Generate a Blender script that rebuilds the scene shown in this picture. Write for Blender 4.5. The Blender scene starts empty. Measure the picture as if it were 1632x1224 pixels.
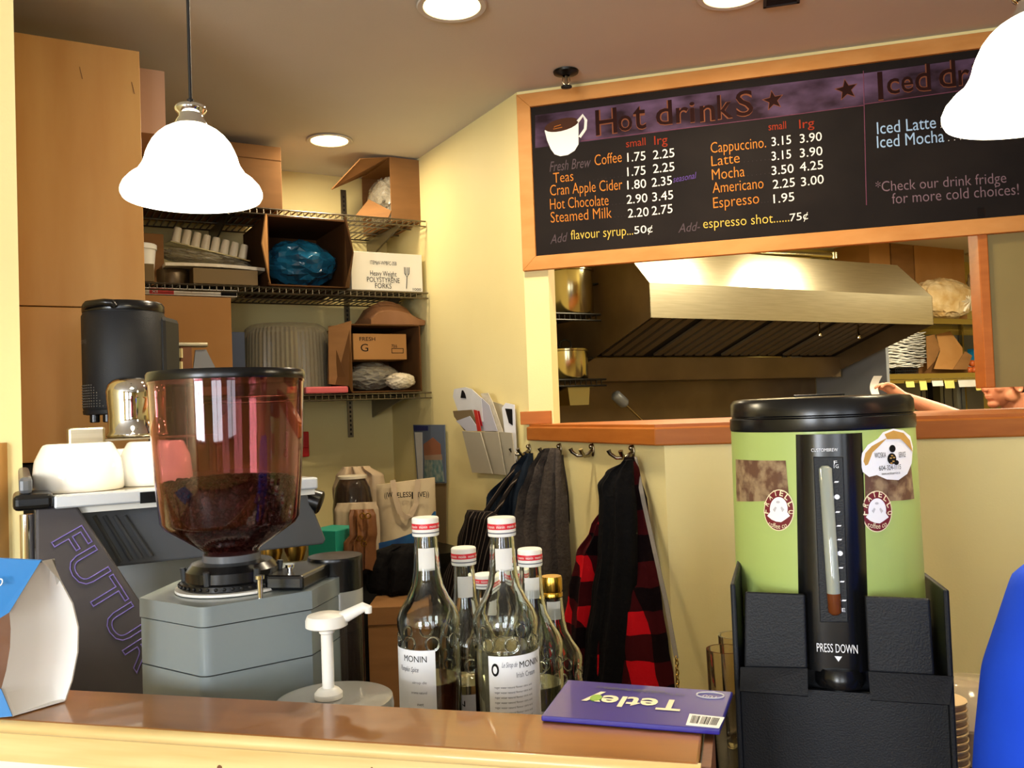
import bpy, bmesh, math, random
from mathutils import Vector, Matrix, noise as mnoise
random.seed(7)
S = bpy.context.scene
C = S.collection
PI = math.pi

# ------------------------------------------------------------------ camera
FPX = 1400.0
EYE = Vector((0, 0, 1.5))
PITCH = math.atan(43 / 1400)
RHO = 0.037
f0 = Vector((0, math.cos(PITCH), math.sin(PITCH)))
r0 = Vector((1, 0, 0))
u0 = Vector((0, -math.sin(PITCH), math.cos(PITCH)))
cr = r0 * math.cos(RHO) - u0 * math.sin(RHO)
cu = r0 * math.sin(RHO) + u0 * math.cos(RHO)
cam = bpy.data.cameras.new('camera')
cam.sensor_fit = 'HORIZONTAL'
cam.sensor_width = 36
cam.lens = 36 * FPX / 1632
cam.clip_start = 0.02
co = bpy.data.objects.new('camera', cam)
co.matrix_world = Matrix(((cr.x, cu.x, -f0.x, EYE.x), (cr.y, cu.y, -f0.y, EYE.y), (cr.z, cu.z, -f0.z, EYE.z), (0, 0, 0, 1)))
C.objects.link(co)
S.camera = co

# ------------------------------------------------------------------ world and daylight
S.view_settings.view_transform = 'Standard'
S.view_settings.look = 'None'
S.view_settings.exposure = 0.5
S.view_settings.gamma = 1
S.view_settings.use_curve_mapping = False
wd = bpy.data.worlds.new('World')
S.world = wd
wd.use_nodes = True
wd.node_tree.nodes['Background'].inputs[0].default_value = (0.75, 0.85, 1, 1)
wd.node_tree.nodes['Background'].inputs[1].default_value = 1.0


def area(name, loc, rot, sx, sy, power, col, parent=None, shape='RECTANGLE', spread=PI):
    l = bpy.data.lights.new(name, 'AREA')
    l.shape = shape
    l.size = sx
    l.size_y = sy
    l.energy = power
    l.color = col
    l.spread = spread
    o = bpy.data.objects.new(name, l)
    o.location = loc
    o.rotation_euler = rot
    if parent: o.parent = parent
    C.objects.link(o)
    return o


REAR = -3.6
WINS = [(-3.0, -1.75, 140), (-0.75, 0.45, 38), (1.05, 2.25, 16)]     # window openings in the wall behind the camera
for a, b, pw in WINS:
    area('daylight', ((a + b) / 2, REAR + 0.06, 1.65), (PI / 2, 0, 0), b - a - 0.06, 1.5, pw, (0.88, 0.94, 1.0))


# ------------------------------------------------------------------ pixel helpers
def ray(px, py):
    d = f0 * FPX + cr * (px - 816) + cu * (612 - py)
    return d / d.y


def P(px, py, Y):
    return EYE + ray(px, py) * Y


def onz(px, py, z):
    d = ray(px, py)
    return EYE + d * ((z - EYE.z) / d.z)


class Fr:
    """upright frame: x right along the angle, y away, z up"""
    def __init__(s, o, ang=0.0):
        s.o = Vector(o); s.a = ang
        s.x = Vector((math.cos(ang), math.sin(ang), 0))
        s.y = Vector((-math.sin(ang), math.cos(ang), 0))

    def w(s, x, y, z): return s.o + s.x * x + s.y * y + Vector((0, 0, z))

    def l(s, p):
        d = p - s.o
        return Vector((d.dot(s.x), d.dot(s.y), d.z))

    def px(s, px, py, off=0.0):
        d = ray(px, py)
        t = (off - (EYE - s.o).dot(s.y)) / d.dot(s.y)
        return s.l(EYE + d * t)

    def at(s, px, py, Y): return s.l(P(px, py, Y))
    def z(s, px, py, z): return s.l(onz(px, py, z))
    def sub(s, x, y, z, da=0.0): return Fr(s.w(x, y, z), s.a + da)


R = math.radians
UA = R(29.5)
WA = R(-15.2)
A = P(824, 147, 3.0)
RW = Fr((A.x, A.y, 0), UA)                       # right wall is the plane x=0 of this frame
# the corner of right wall and back wall
d = ray(625, 650)
t = -(EYE - RW.o).dot(RW.x) / d.dot(RW.x)
cc = EYE + d * t
BW = Fr((cc.x, cc.y, 0), UA)                     # back wall: y=0, right wall: x=0
CEIL = A.z
WW = Fr((A.x, A.y, 0), WA)                       # window wall: y=0
Bc = P(1058, 700, 2.25)
HW = Fr((A.x, A.y, 0), math.atan2(Bc.y - A.y, Bc.x - A.x))    # hook wall: y=0, x from 0
HL = math.hypot(Bc.x - A.x, Bc.y - A.y)
PW = Fr((Bc.x, Bc.y, 0), WA)                     # low wall right of the fold
hc = P(1037, 505, 4.0)
KF = Fr((hc.x, hc.y, 0), UA)                     # kitchen: hood front y=0, back wall y=1


# ------------------------------------------------------------------ mesh builder
class MB:
    def __init__(s): s.v = []; s.f = []

    def add(s, vs, fs):
        n = len(s.v)
        s.v += [Vector(v) for v in vs]
        s.f += [tuple(i + n for i in f) for f in fs]
        return s

    def box(s, x0, x1, y0, y1, z0, z1):
        vs = [(x, y, z) for z in (z0, z1) for y in (y0, y1) for x in (x0, x1)]
        return s.add(vs, [(0, 2, 3, 1), (4, 5, 7, 6), (0, 1, 5, 4), (2, 6, 7, 3), (0, 4, 6, 2), (1, 3, 7, 5)])

    def prism(s, poly, z0, z1):
        n = len(poly)
        vs = [(p[0], p[1], z0) for p in poly] + [(p[0], p[1], z1) for p in poly]
        fs = [tuple(range(n))[::-1], tuple(range(n, 2 * n))] + [(i, (i + 1) % n, n + (i + 1) % n, n + i) for i in range(n)]
        return s.add(vs, fs)

    def prismy(s, poly, y0, y1):
        """polygon in x,z extruded along y"""
        n = len(poly)
        vs = [(p[0], y0, p[1]) for p in poly] + [(p[0], y1, p[1]) for p in poly]
        fs = [tuple(range(n)), tuple(range(n, 2 * n))[::-1]] + [(i, n + i, n + (i + 1) % n, (i + 1) % n) for i in range(n)]
        return s.add(vs, fs)

    def sheet(s, pts, t):
        pts = [Vector(p) for p in pts]
        n = len(pts)
        nr = Vector((0, 0, 0))
        for i in range(n): nr += pts[i].cross(pts[(i + 1) % n])
        nr.normalize()
        vs = [p + nr * t / 2 for p in pts] + [p - nr * t / 2 for p in pts]
        fs = [tuple(range(n)), tuple(range(n, 2 * n))[::-1]] + [(i, n + i, n + (i + 1) % n, (i + 1) % n) for i in range(n)]
        return s.add(vs, fs)

    def lathe(s, prof, c=(0, 0, 0), n=32, M=None, close=True, sx=1.0, sy=1.0):
        c = Vector(c)
        vs = []; fs = []
        for r, z in prof:
            for k in range(n):
                a = 2 * PI * k / n
                v = Vector((r * math.cos(a) * sx, r * math.sin(a) * sy, z))
                vs.append((M @ v if M else v) + c)
        m = len(prof)
        for i in range(m - 1):
            for k in range(n):
                fs.append((i * n + k, i * n + (k + 1) % n, (i + 1) * n + (k + 1) % n, (i + 1) * n + k))
        if close:
            fs.append(tuple(range(n))[::-1]); fs.append(tuple((m - 1) * n + k for k in range(n)))
        return s.add(vs, fs)

    def shell(s, prof, t, c=(0, 0, 0), n=32, M=None, bottom=True):
        """thin walled vessel: outer profile, inner profile offset by t"""
        inner = [(max(r - t, 0.0005), z) for r, z in prof]
        if bottom: inner[0] = (inner[0][0], inner[0][1] + t)
        full = prof + inner[::-1]
        if not bottom: full = full + [prof[0]]
        return s.lathe(full, c, n, M, close=bottom)

    def tube(s, pts, r, n=8, caps=True):
        pts = [Vector(p) for p in pts]
        m = len(pts)
        rs = r if isinstance(r, (list, tuple)) else [r] * m
        t0 = (pts[1] - pts[0]).normalized()
        up = Vector((0, 0, 1)) if abs(t0.z) < 0.9 else Vector((1, 0, 0))
        a = t0.cross(up).normalized()
        vs = []; fs = []
        for i in range(m):
            t = (pts[min(i + 1, m - 1)] - pts[max(i - 1, 0)]).normalized()
            a = (a - t * a.dot(t)).normalized()
            b = t.cross(a)
            for k in range(n):
                w = 2 * PI * k / n
                vs.append(pts[i] + (a * math.cos(w) + b * math.sin(w)) * rs[i])
        for i in range(m - 1):
            for k in range(n):
                fs.append((i * n + k, i * n + (k + 1) % n, (i + 1) * n + (k + 1) % n, (i + 1) * n + k))
        if caps:
            fs.append(tuple(range(n))[::-1]); fs.append(tuple((m - 1) * n + k for k in range(n)))
        return s.add(vs, fs)

    def ball(s, c, r, n=14, m=10, M=None, noise=0.0, seed=0, crinkle=0.0, cf=5.0):
        """ellipsoid; r scalar or triple"""
        if not isinstance(r, (list, tuple)): r = (r, r, r)
        c = Vector(c)
        rnd = random.Random(seed)
        ph = [rnd.uniform(0, 6) for _ in range(6)]
        vs = []; fs = []
        for i in range(m + 1):
            th = PI * i / m
            for k in range(n):
                a = 2 * PI * k / n
                if crinkle and 0 < i < m: a += rnd.uniform(-1.6, 1.6) / n; th = PI * (i + rnd.uniform(-0.35, 0.35)) / m
                v = Vector((math.sin(th) * math.cos(a), math.sin(th) * math.sin(a), math.cos(th)))
                q = 1.0
                if noise:
                    q += noise * (math.sin(5 * v.x + ph[0]) + math.sin(6 * v.y + ph[1]) + math.sin(7 * v.z + ph[2]) + 0.7 * math.sin(11 * v.x + 9 * v.z + ph[3]) + 0.5 * math.sin(17 * v.z - 13 * v.y + ph[4]))
                if crinkle:
                    w_ = v * cf + Vector((seed * 3.1, seed * 1.7, 0))
                    q += crinkle * (0.5 - abs(mnoise.noise(w_)) * 2) + crinkle * 0.5 * (0.5 - abs(mnoise.noise(w_ * 2.3)) * 2)
                v = Vector((v.x * r[0] * q, v.y * r[1] * q, v.z * r[2] * q))
                vs.append((M @ v if M else v) + c)
        for i in range(m):
            for k in range(n):
                q4 = (i * n + k, (i + 1) * n + k, (i + 1) * n + (k + 1) % n, i * n + (k + 1) % n)
                if crinkle: fs += [q4[:3], (q4[0], q4[2], q4[3])] if (i + k + seed) % 3 else [q4[1:], (q4[0], q4[1], q4[3])]
                else: fs.append(q4)
        return s.add(vs, fs)

    def rings(s, rings, caps=True):
        n = len(rings[0]); m = len(rings)
        vs = [p for r in rings for p in r]
        fs = []
        for i in range(m - 1):
            for k in range(n):
                fs.append((i * n + k, i * n + (k + 1) % n, (i + 1) * n + (k + 1) % n, (i + 1) * n + k))
        if caps:
            fs.append(tuple(range(n))[::-1]); fs.append(tuple((m - 1) * n + k for k in range(n)))
        return s.add(vs, fs)

    def drape(s, rows, depth, folds=4, amp=0.3, back=0.004, seed=0, n=26, nr=30):
        """hanging cloth: rows (z, x0, x1[, depth factor]) from top to bottom"""
        rnd = random.Random(seed)
        p1, p2 = rnd.uniform(0, 6), rnd.uniform(0, 6)
        rs = []
        for i in range(nr + 1):
            q = i / nr * (len(rows) - 1)
            k = min(int(q), len(rows) - 2)
            u = q - k
            u2 = u * u * (3 - 2 * u)
            a = rows[k]; b = rows[k + 1]
            z = a[0] + (b[0] - a[0]) * u
            x0 = a[1] + (b[1] - a[1]) * u2; x1 = a[2] + (b[2] - a[2]) * u2
            da = a[3] if len(a) > 3 else 1; db = b[3] if len(b) > 3 else 1
            dp = depth * (da + (db - da) * u)
            front = []; bk = []
            for j in range(n + 1):
                w = -1 + 2 * j / n
                x = (x0 + x1) / 2 + (x1 - x0) / 2 * w
                prof = max(0.0, 1 - w * w) ** 0.5
                ed = math.sin(folds * PI * w + p1 + 0.9 * math.sin(3.1 * i / nr + p2)) * amp + math.sin(folds * 1.9 * PI * w + p2 + 2 * i / nr) * amp * 0.45
                y = -back - dp * prof * (1 + ed) * 0.8 - 0.004
                front.append((x, y, z + 0.006 * math.sin(9 * w + p1) * (1 if i == nr else 0)))
                if 0 < j < n: bk.append((x, -back, z))
            rs.append(front + bk[::-1])
        return s.rings(rs)

    def obj(s, name, m, parent=None, fr=None, smooth=None, bev=0.0, seg=2):
        me = bpy.data.meshes.new(name)
        me.from_pydata([tuple(v) for v in s.v], [], s.f)
        bm = bmesh.new(); bm.from_mesh(me)
        bmesh.ops.recalc_face_normals(bm, faces=bm.faces[:])
        bm.to_mesh(me); bm.free()
        me.materials.append(m)
        if smooth is not None:
            me.polygons.foreach_set('use_smooth', [True] * len(me.polygons))
            me.set_sharp_from_angle(angle=R(smooth))
        o = bpy.data.objects.new(name, me)
        C.objects.link(o)
        if parent: o.parent = parent
        if fr:
            o.location = fr.o; o.rotation_euler = (0, 0, fr.a)
        if bev:
            b = o.modifiers.new('bevel', 'BEVEL'); b.width = bev; b.segments = seg; b.limit_method = 'ANGLE'
            b.harden_normals = False
        return o


def thing(name, label, cat, fr, group=None):
    o = bpy.data.objects.new(name, None)
    o.empty_display_size = 0.05
    C.objects.link(o)
    o.location = fr.o; o.rotation_euler = (0, 0, fr.a)
    o['label'] = label; o['category'] = cat
    if group: o['group'] = group
    return o


def tag(o, label, cat, group=None, kind=None):
    o['label'] = label; o['category'] = cat
    if group: o['group'] = group
    if kind: o['kind'] = kind
    return o


def struct(o):
    o['kind'] = 'structure'
    return o


def dup(o, parent=None):
    c = o.copy(); C.objects.link(c)
    if parent: c.parent = parent
    for ch in list(o.children):
        dup(ch, c)
    return c


# ------------------------------------------------------------------ lettering
def glyphs(txt, outline=0.0, bold=0.0, shear=0.0, extr=0.0):
    cu_ = bpy.data.curves.new('t', 'FONT')
    cu_.body = txt
    cu_.size = 1
    cu_.resolution_u = 3
    cu_.shear = shear
    cu_.offset = bold
    if outline:
        cu_.fill_mode = 'NONE'; cu_.bevel_depth = outline; cu_.bevel_resolution = 1
    else:
        cu_.extrude = extr
    o = bpy.data.objects.new('t', cu_)
    C.objects.link(o)
    bpy.context.view_layer.update()
    me = bpy.data.meshes.new_from_object(o)
    vs = [v.co.copy() for v in me.vertices]
    fs = [tuple(p.vertices) for p in me.polygons]
    bpy.data.objects.remove(o); bpy.data.curves.remove(cu_); bpy.data.meshes.remove(me)
    return vs, fs


def text(mb, txt, mapf, w=None, h=None, **kw):
    """ink fitted to width w and height h (baseline included), mapf(x, y) -> point"""
    vs, fs = glyphs(txt, **kw)
    if not vs: return
    x0 = min(v.x for v in vs); x1 = max(v.x for v in vs)
    y1 = max(v.y for v in vs)
    y0 = 0.0
    sx = w / (x1 - x0) if w else None
    sy = h / (y1 - y0) if h else None
    if sx is None: sx = sy
    if sy is None: sy = sx
    n = len(mb.v)
    out = []
    for v in vs:
        out.append(mapf((v.x - x0) * sx, v.y * sy, v.z * min(sx, sy)))
    mb.add(out, fs)


def flat(o, ex, ey, nrm, lift=0.0006):
    """map text coordinates to a plane"""
    o = Vector(o); ex = Vector(ex); ey = Vector(ey); nrm = Vector(nrm)
    return lambda x, y, z=0: o + ex * x + ey * y + nrm * (lift + z)


# ------------------------------------------------------------------ materials
def lin(c):
    return tuple((x / 255 / 12.92 if x / 255 <= 0.04045 else ((x / 255 + 0.055) / 1.055) ** 2.4) for x in c) + (1,)


def mat(name, col, rough=0.5, metal=0.0, col2=None, scale=6.0, stretch=(1, 1, 1), bump=0.0, bscale=40.0, trans=0.0, ior=1.45, alpha=1.0, emit=0.0, coat=0.0, spec=None, lo=0.35, hi=0.65, detail=4):
    m = bpy.data.materials.new(name)
    m.use_nodes = True
    nt = m.node_tree
    b = nt.nodes['Principled BSDF']
    b.inputs['Base Color'].default_value = lin(col)
    b.inputs['Roughness'].default_value = rough
    b.inputs['Metallic'].default_value = metal
    b.inputs['IOR'].default_value = ior
    b.inputs['Transmission Weight'].default_value = trans
    b.inputs['Alpha'].default_value = alpha
    b.inputs['Coat Weight'].default_value = coat
    b.inputs['Coat Roughness'].default_value = 0.03
    if spec is not None: b.inputs['Specular IOR Level'].default_value = spec
    tc = nt.nodes.new('ShaderNodeTexCoord')
    mp = nt.nodes.new('ShaderNodeMapping')
    mp.inputs['Scale'].default_value = stretch
    nt.links.new(tc.outputs['Object'], mp.inputs[0])
    nz = nt.nodes.new('ShaderNodeTexNoise')
    nz.inputs['Scale'].default_value = scale
    nz.inputs['Detail'].default_value = detail
    nt.links.new(mp.outputs[0], nz.inputs['Vector'])
    if col2:
        rp = nt.nodes.new('ShaderNodeValToRGB')
        rp.color_ramp.elements[0].position = lo; rp.color_ramp.elements[0].color = lin(col)
        rp.color_ramp.elements[1].position = hi; rp.color_ramp.elements[1].color = lin(col2)
        nt.links.new(nz.outputs['Fac'], rp.inputs[0])
        nt.links.new(rp.outputs[0], b.inputs['Base Color'])
    if bump:
        n2 = nt.nodes.new('ShaderNodeTexNoise'); n2.inputs['Scale'].default_value = bscale; n2.inputs['Detail'].default_value = 3
        nt.links.new(mp.outputs[0], n2.inputs['Vector'])
        bp = nt.nodes.new('ShaderNodeBump'); bp.inputs['Strength'].default_value = bump; bp.inputs['Distance'].default_value = 0.01
        nt.links.new(n2.outputs['Fac'], bp.inputs['Height'])
        nt.links.new(bp.outputs[0], b.inputs['Normal'])
    if emit:
        b.inputs['Emission Color'].default_value = lin(col)
        b.inputs['Emission Strength'].default_value = emit
    return m


def nodes_of(m): return m.node_tree.nodes, m.node_tree.links


def mathn(nt, op, a, b=None, c=None):
    n = nt.nodes.new('ShaderNodeMath'); n.operation = op
    for i, v in enumerate((a, b, c)):
        if v is None: continue
        if isinstance(v, (int, float)): n.inputs[i].default_value = v
        else: nt.links.new(v, n.inputs[i])
    return n.outputs[0]


M = {}
M['wall'] = mat('wall_paint', (231, 213, 148), 0.6, col2=(235, 218, 154), scale=2, bump=0.05, bscale=180)
M['ceil'] = mat('ceiling_paint', (206, 200, 190), 0.75, col2=(211, 205, 195), scale=2, bump=0.05, bscale=160)
M['floor'] = mat('floor_tile', (120, 92, 70), 0.5, col2=(105, 80, 60), scale=3)
M['olive'] = mat('shaded_hatch_wall', (134, 118, 66), 0.6, col2=(126, 110, 60), scale=2)  # shade on the panel right of the jamb, put into a darker olive colour
M['plywall'] = mat('kitchen_wall', (226, 205, 120), 0.6, col2=(215, 192, 105), scale=3)
M['birch'] = mat('birch_cabinet', (192, 148, 88), 0.42, col2=(176, 126, 68), scale=3.2, stretch=(3, 3, 0.5), lo=0.3, hi=0.7, spec=0.4)
M['orange'] = mat('orange_wood', (176, 102, 38), 0.5, spec=0.25, col2=(162, 90, 30), scale=8, stretch=(1, 1, 6), lo=0.3, hi=0.7)
M['frame'] = mat('board_frame_wood', (196, 138, 74), 0.5, spec=0.25, col2=(184, 124, 60), scale=7, stretch=(1, 3, 3))
M['bartop'] = mat('bar_top_wood', (158, 104, 46), 0.28, col2=(134, 84, 32), scale=5, stretch=(0.6, 5, 5), lo=0.3, hi=0.75, coat=0.4)
M['pine'] = mat('pine_board', (240, 214, 150), 0.4, col2=(210, 172, 100), scale=5, stretch=(0.6, 1, 9), lo=0.35, hi=0.75, coat=0.2)
M['whitewall'] = mat('white_bar_panel', (236, 232, 220), 0.5)
M['black'] = mat('black_plastic', (14, 14, 15), 0.25, spec=0.5)
M['matblack'] = mat('matte_black_plastic', (17, 19, 24), 0.5, bump=0.12, bscale=500, spec=0.35)
M['charcoal'] = mat('charcoal_metal', (58, 60, 62), 0.4, metal=0.2)
M['darkmetal'] = mat('dark_metal', (40, 38, 34), 0.35, metal=0.8)
M['grey'] = mat('grey_enamel', (126, 136, 138), 0.3, col2=(118, 128, 130), scale=4, coat=0.2)
M['greyd'] = mat('dark_grey_enamel', (92, 94, 98), 0.26, spec=0.4)
M['panel'] = mat('machine_side_panel', (74, 70, 72), 0.5, spec=0.3)
M['chrome'] = mat('chrome', (225, 225, 225), 0.06, metal=1.0)
M['steel'] = mat('brushed_steel', (200, 190, 162), 0.30, metal=1.0, col2=(188, 178, 150), scale=20, stretch=(0.3, 6, 6))
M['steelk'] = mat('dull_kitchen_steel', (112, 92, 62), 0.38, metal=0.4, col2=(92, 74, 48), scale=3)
M['splash'] = mat('polished_splash_steel', (206, 212, 220), 0.22, metal=0.3)
M['wire'] = mat('shelf_wire', (120, 112, 96), 0.3, metal=0.9)
M['steelp'] = mat('pot_steel', (180, 168, 128), 0.18, metal=1.0)
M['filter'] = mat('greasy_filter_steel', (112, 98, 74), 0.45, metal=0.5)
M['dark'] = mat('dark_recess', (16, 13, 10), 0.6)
M['nickel'] = mat('nickel_hook', (150, 140, 120), 0.22, metal=1.0)
M['white'] = mat('white_plastic', (236, 234, 226), 0.35)
M['cup'] = mat('white_porcelain', (240, 240, 238), 0.08, coat=0.5)
M['paper'] = mat('white_paper', (224, 222, 216), 0.7, col2=(214, 212, 206), scale=12)
M['paperb'] = mat('pale_grey_paper', (190, 188, 194), 0.7)
M['ctn'] = mat('corrugated_cardboard', (138, 98, 58), 0.75, col2=(128, 90, 52), scale=4, stretch=(1, 1, 6), spec=0.2)
M['ctnl'] = mat('light_cardboard', (168, 122, 72), 0.72, col2=(158, 112, 62), scale=4, spec=0.2)
M['ctnp'] = mat('pinkish_panel', (170, 132, 104), 0.7)
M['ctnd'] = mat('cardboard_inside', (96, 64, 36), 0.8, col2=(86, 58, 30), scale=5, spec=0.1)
M['ctng'] = mat('grey_brown_cardboard', (124, 104, 72), 0.75, spec=0.2)
M['whitebox'] = mat('white_carton', (232, 226, 210), 0.6)
M['ink'] = mat('black_ink', (24, 22, 22), 0.6, spec=0.1)
M['inkg'] = mat('grey_ink', (112, 112, 120), 0.6, spec=0.1)
M['red'] = mat('red_plastic', (206, 24, 26), 0.4)
M['redlabel'] = mat('red_label', (190, 44, 34), 0.5)
M['pink'] = mat('pink_wrap', (200, 90, 92), 0.4)
M['blueb'] = mat('dark_blue_box', (46, 58, 82), 0.5)
M['bluep'] = mat('blue_box', (30, 70, 150), 0.45)
M['cyanp'] = mat('cyan_box', (30, 150, 205), 0.45)
M['teal'] = mat('teal_box', (30, 140, 116), 0.5)
M['bluebag'] = mat('blue_plastic_bag', (20, 76, 108), 0.14, col2=(28, 104, 140), scale=7, bump=0.5, bscale=22, coat=0.5, detail=2)
M['clearbag'] = mat('clear_plastic_bag', (205, 196, 172), 0.16, bump=0.9, bscale=22, alpha=0.42, coat=0.5)
M['whitebag'] = mat('white_plastic_bag', (214, 202, 176), 0.35, bump=0.6, bscale=25)
M['foodbag'] = mat('bread_in_plastic', (196, 160, 104), 0.2, col2=(222, 200, 160), scale=9, bump=0.9, bscale=20, coat=0.6)
M['paperbag'] = mat('brown_paper_bag', (150, 104, 66), 0.7, col2=(134, 92, 56), scale=6, bump=0.4, bscale=14)
M['canvas'] = mat('canvas_cloth', (196, 176, 140), 0.8, bump=0.25, bscale=18)
M['canvas2'] = mat('cream_cloth', (182, 160, 130), 0.8, bump=0.35, bscale=14)
M['navyp'] = mat('navy_print', (24, 34, 96), 0.7)
M['seablue'] = mat('sea_blue_print', (30, 104, 150), 0.7, col2=(20, 60, 110), scale=9)
M['leather'] = mat('brown_leather', (122, 78, 42), 0.55, col2=(104, 64, 34), scale=8, bump=0.3, bscale=25)
M['blackcloth'] = mat('black_cloth', (13, 11, 11), 0.85, bump=0.4, bscale=60, spec=0.15)
M['navycloth'] = mat('navy_cloth', (24, 32, 42), 0.8, bump=0.3, bscale=40, spec=0.15)
M['greycloth'] = mat('grey_knit', (72, 64, 58), 0.9, col2=(62, 55, 50), scale=60, bump=0.35, bscale=120, spec=0.1)
M['webbing'] = mat('grey_webbing', (136, 128, 118), 0.7)
M['strapd'] = mat('dark_strap', (44, 34, 24), 0.7)
M['brass'] = mat('brass_chain', (190, 150, 70), 0.25, metal=1.0)
M['gold'] = mat('gold_cap', (214, 168, 70), 0.22, metal=1.0)
M['redcap'] = mat('red_cap_band', (206, 34, 48), 0.4)
M['glass'] = mat('clear_glass', (246, 250, 246), 0.02, trans=1.0, ior=1.45)
M['glassb'] = mat('warm_tinted_glass', (246, 240, 226), 0.04, trans=1.0, ior=1.45)
M['liqr'] = mat('red_brown_syrup', (134, 56, 26), 0.05, trans=0.85, ior=1.33)
M['liqy'] = mat('pale_yellow_syrup', (226, 218, 178), 0.05, trans=0.9, ior=1.33)
M['label'] = mat('white_bottle_label', (238, 238, 240), 0.5)
M['hopper'] = mat('smoky_red_plastic', (204, 154, 156), 0.02, trans=1.0, ior=1.25, coat=0.6)
M['doser'] = mat('smoky_brown_plastic', (120, 104, 92), 0.04, trans=0.9, ior=1.15, coat=0.6)
M['doserg'] = mat('grey_clear_band', (150, 150, 146), 0.2, coat=0.4)
M['bean'] = mat('roasted_coffee_beans', (74, 40, 28), 0.4, col2=(50, 27, 19), scale=60)
M['dome'] = mat('ribbed_clear_plastic', (150, 140, 116), 0.15, alpha=0.5, coat=0.6)
M['green'] = mat('green_wrap', (168, 188, 108), 0.45, col2=(160, 180, 98), scale=3, coat=0.1)
M['sepia'] = mat('sepia_print', (98, 66, 48), 0.5, col2=(156, 132, 100), scale=60, detail=6, lo=0.42, hi=0.6)
M['maroon'] = mat('maroon_print', (112, 26, 34), 0.5)
M['stickw'] = mat('white_sticker', (238, 238, 242), 0.4)
M['tan'] = mat('tan_print', (190, 146, 72), 0.5)
M['gauge'] = mat('gauge_glass', (150, 156, 146), 0.08, coat=0.6)
M['coffee'] = mat('coffee_brown', (104, 54, 24), 0.2)
M['greyslot'] = mat('grey_screen', (92, 90, 86), 0.3)
M['board'] = mat('chalkboard', (27, 23, 22), 0.8, col2=(33, 28, 26), scale=5, spec=0.1)
M['band'] = mat('purple_chalk_band', (40, 28, 33), 0.8, col2=(98, 76, 102), scale=5, stretch=(1, 1, 2), lo=0.4, hi=0.66, spec=0.05)
for nm, c in dict(ch_white=(216, 212, 202), ch_orange=(184, 112, 46), ch_yellow=(204, 172, 78), ch_red=(134, 46, 28), ch_grey=(78, 66, 70), ch_purple=(84, 62, 122), ch_lilac=(118, 96, 104), ch_blue=(150, 178, 208), ch_dark=(38, 20, 18), ch_cream=(222, 222, 218), ch_brown=(66, 42, 32), ch_edge=(112, 66, 46), ch_rose=(110, 66, 84)).items():
    M[nm] = mat('chalk_' + nm[3:], c, 0.85, spec=0.05)
M['blue1'] = mat('blue_cardboard', (22, 126, 200), 0.3, coat=0.3)
M['cardw'] = mat('white_cardboard', (230, 226, 218), 0.6)
M['tet'] = mat('violet_tea_box', (42, 34, 134), 0.28, col2=(46, 38, 142), scale=2, coat=0.4)
M['cream'] = mat('cream_print', (238, 226, 190), 0.5)
M['lime'] = mat('lime_print', (130, 170, 50), 0.5)
M['futur'] = mat('violet_outline_lettering', (118, 104, 178), 0.4)
M['shade'] = mat('lit_opal_glass', (255, 244, 216), 0.3, emit=5.0)
M['lamp'] = mat('lit_lamp_lens', (255, 226, 160), 0.3, emit=9.0)
M['tube'] = mat('lit_fluorescent_lens', (255, 240, 200), 0.3, emit=8.0)
M['cord'] = mat('black_cord', (18, 14, 12), 0.5)
M['skin'] = mat('skin', (206, 140, 108), 0.5, col2=(196, 126, 96), scale=12)
M['hair'] = mat('dark_brown_hair', (52, 32, 22), 0.7, bump=0.5, bscale=150)
M['shirtb'] = mat('blue_shirt', (30, 78, 222), 0.75, col2=(24, 66, 206), scale=4, bump=0.15, bscale=25, spec=0.15)
M['shirtk'] = mat('black_shirt', (26, 26, 30), 0.8)
M['eyew'] = mat('eye_white', (230, 226, 220), 0.2)
M['steelb'] = mat('blue_grey_steel', (126, 130, 136), 0.35, metal=0.2)
M['slip'] = mat('yellow_paper_slip', (226, 214, 120), 0.7)
M['tomato'] = mat('orange_vegetable', (196, 92, 36), 0.4)
M['cale'] = mat('calendar_sky', (92, 104, 124), 0.5)
M['sand'] = mat('calendar_sand', (160, 132, 110), 0.5)
M['hut'] = mat('calendar_hut', (150, 92, 66), 0.5)
M['sea'] = mat('calendar_sea', (52, 108, 118), 0.4, col2=(150, 160, 150), scale=30)
M['cupw'] = mat('waffle_tan', (200, 172, 130), 0.6)
M['clearlid'] = mat('clear_lid_plastic', (210, 190, 160), 0.1, alpha=0.55, coat=0.8)


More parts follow.
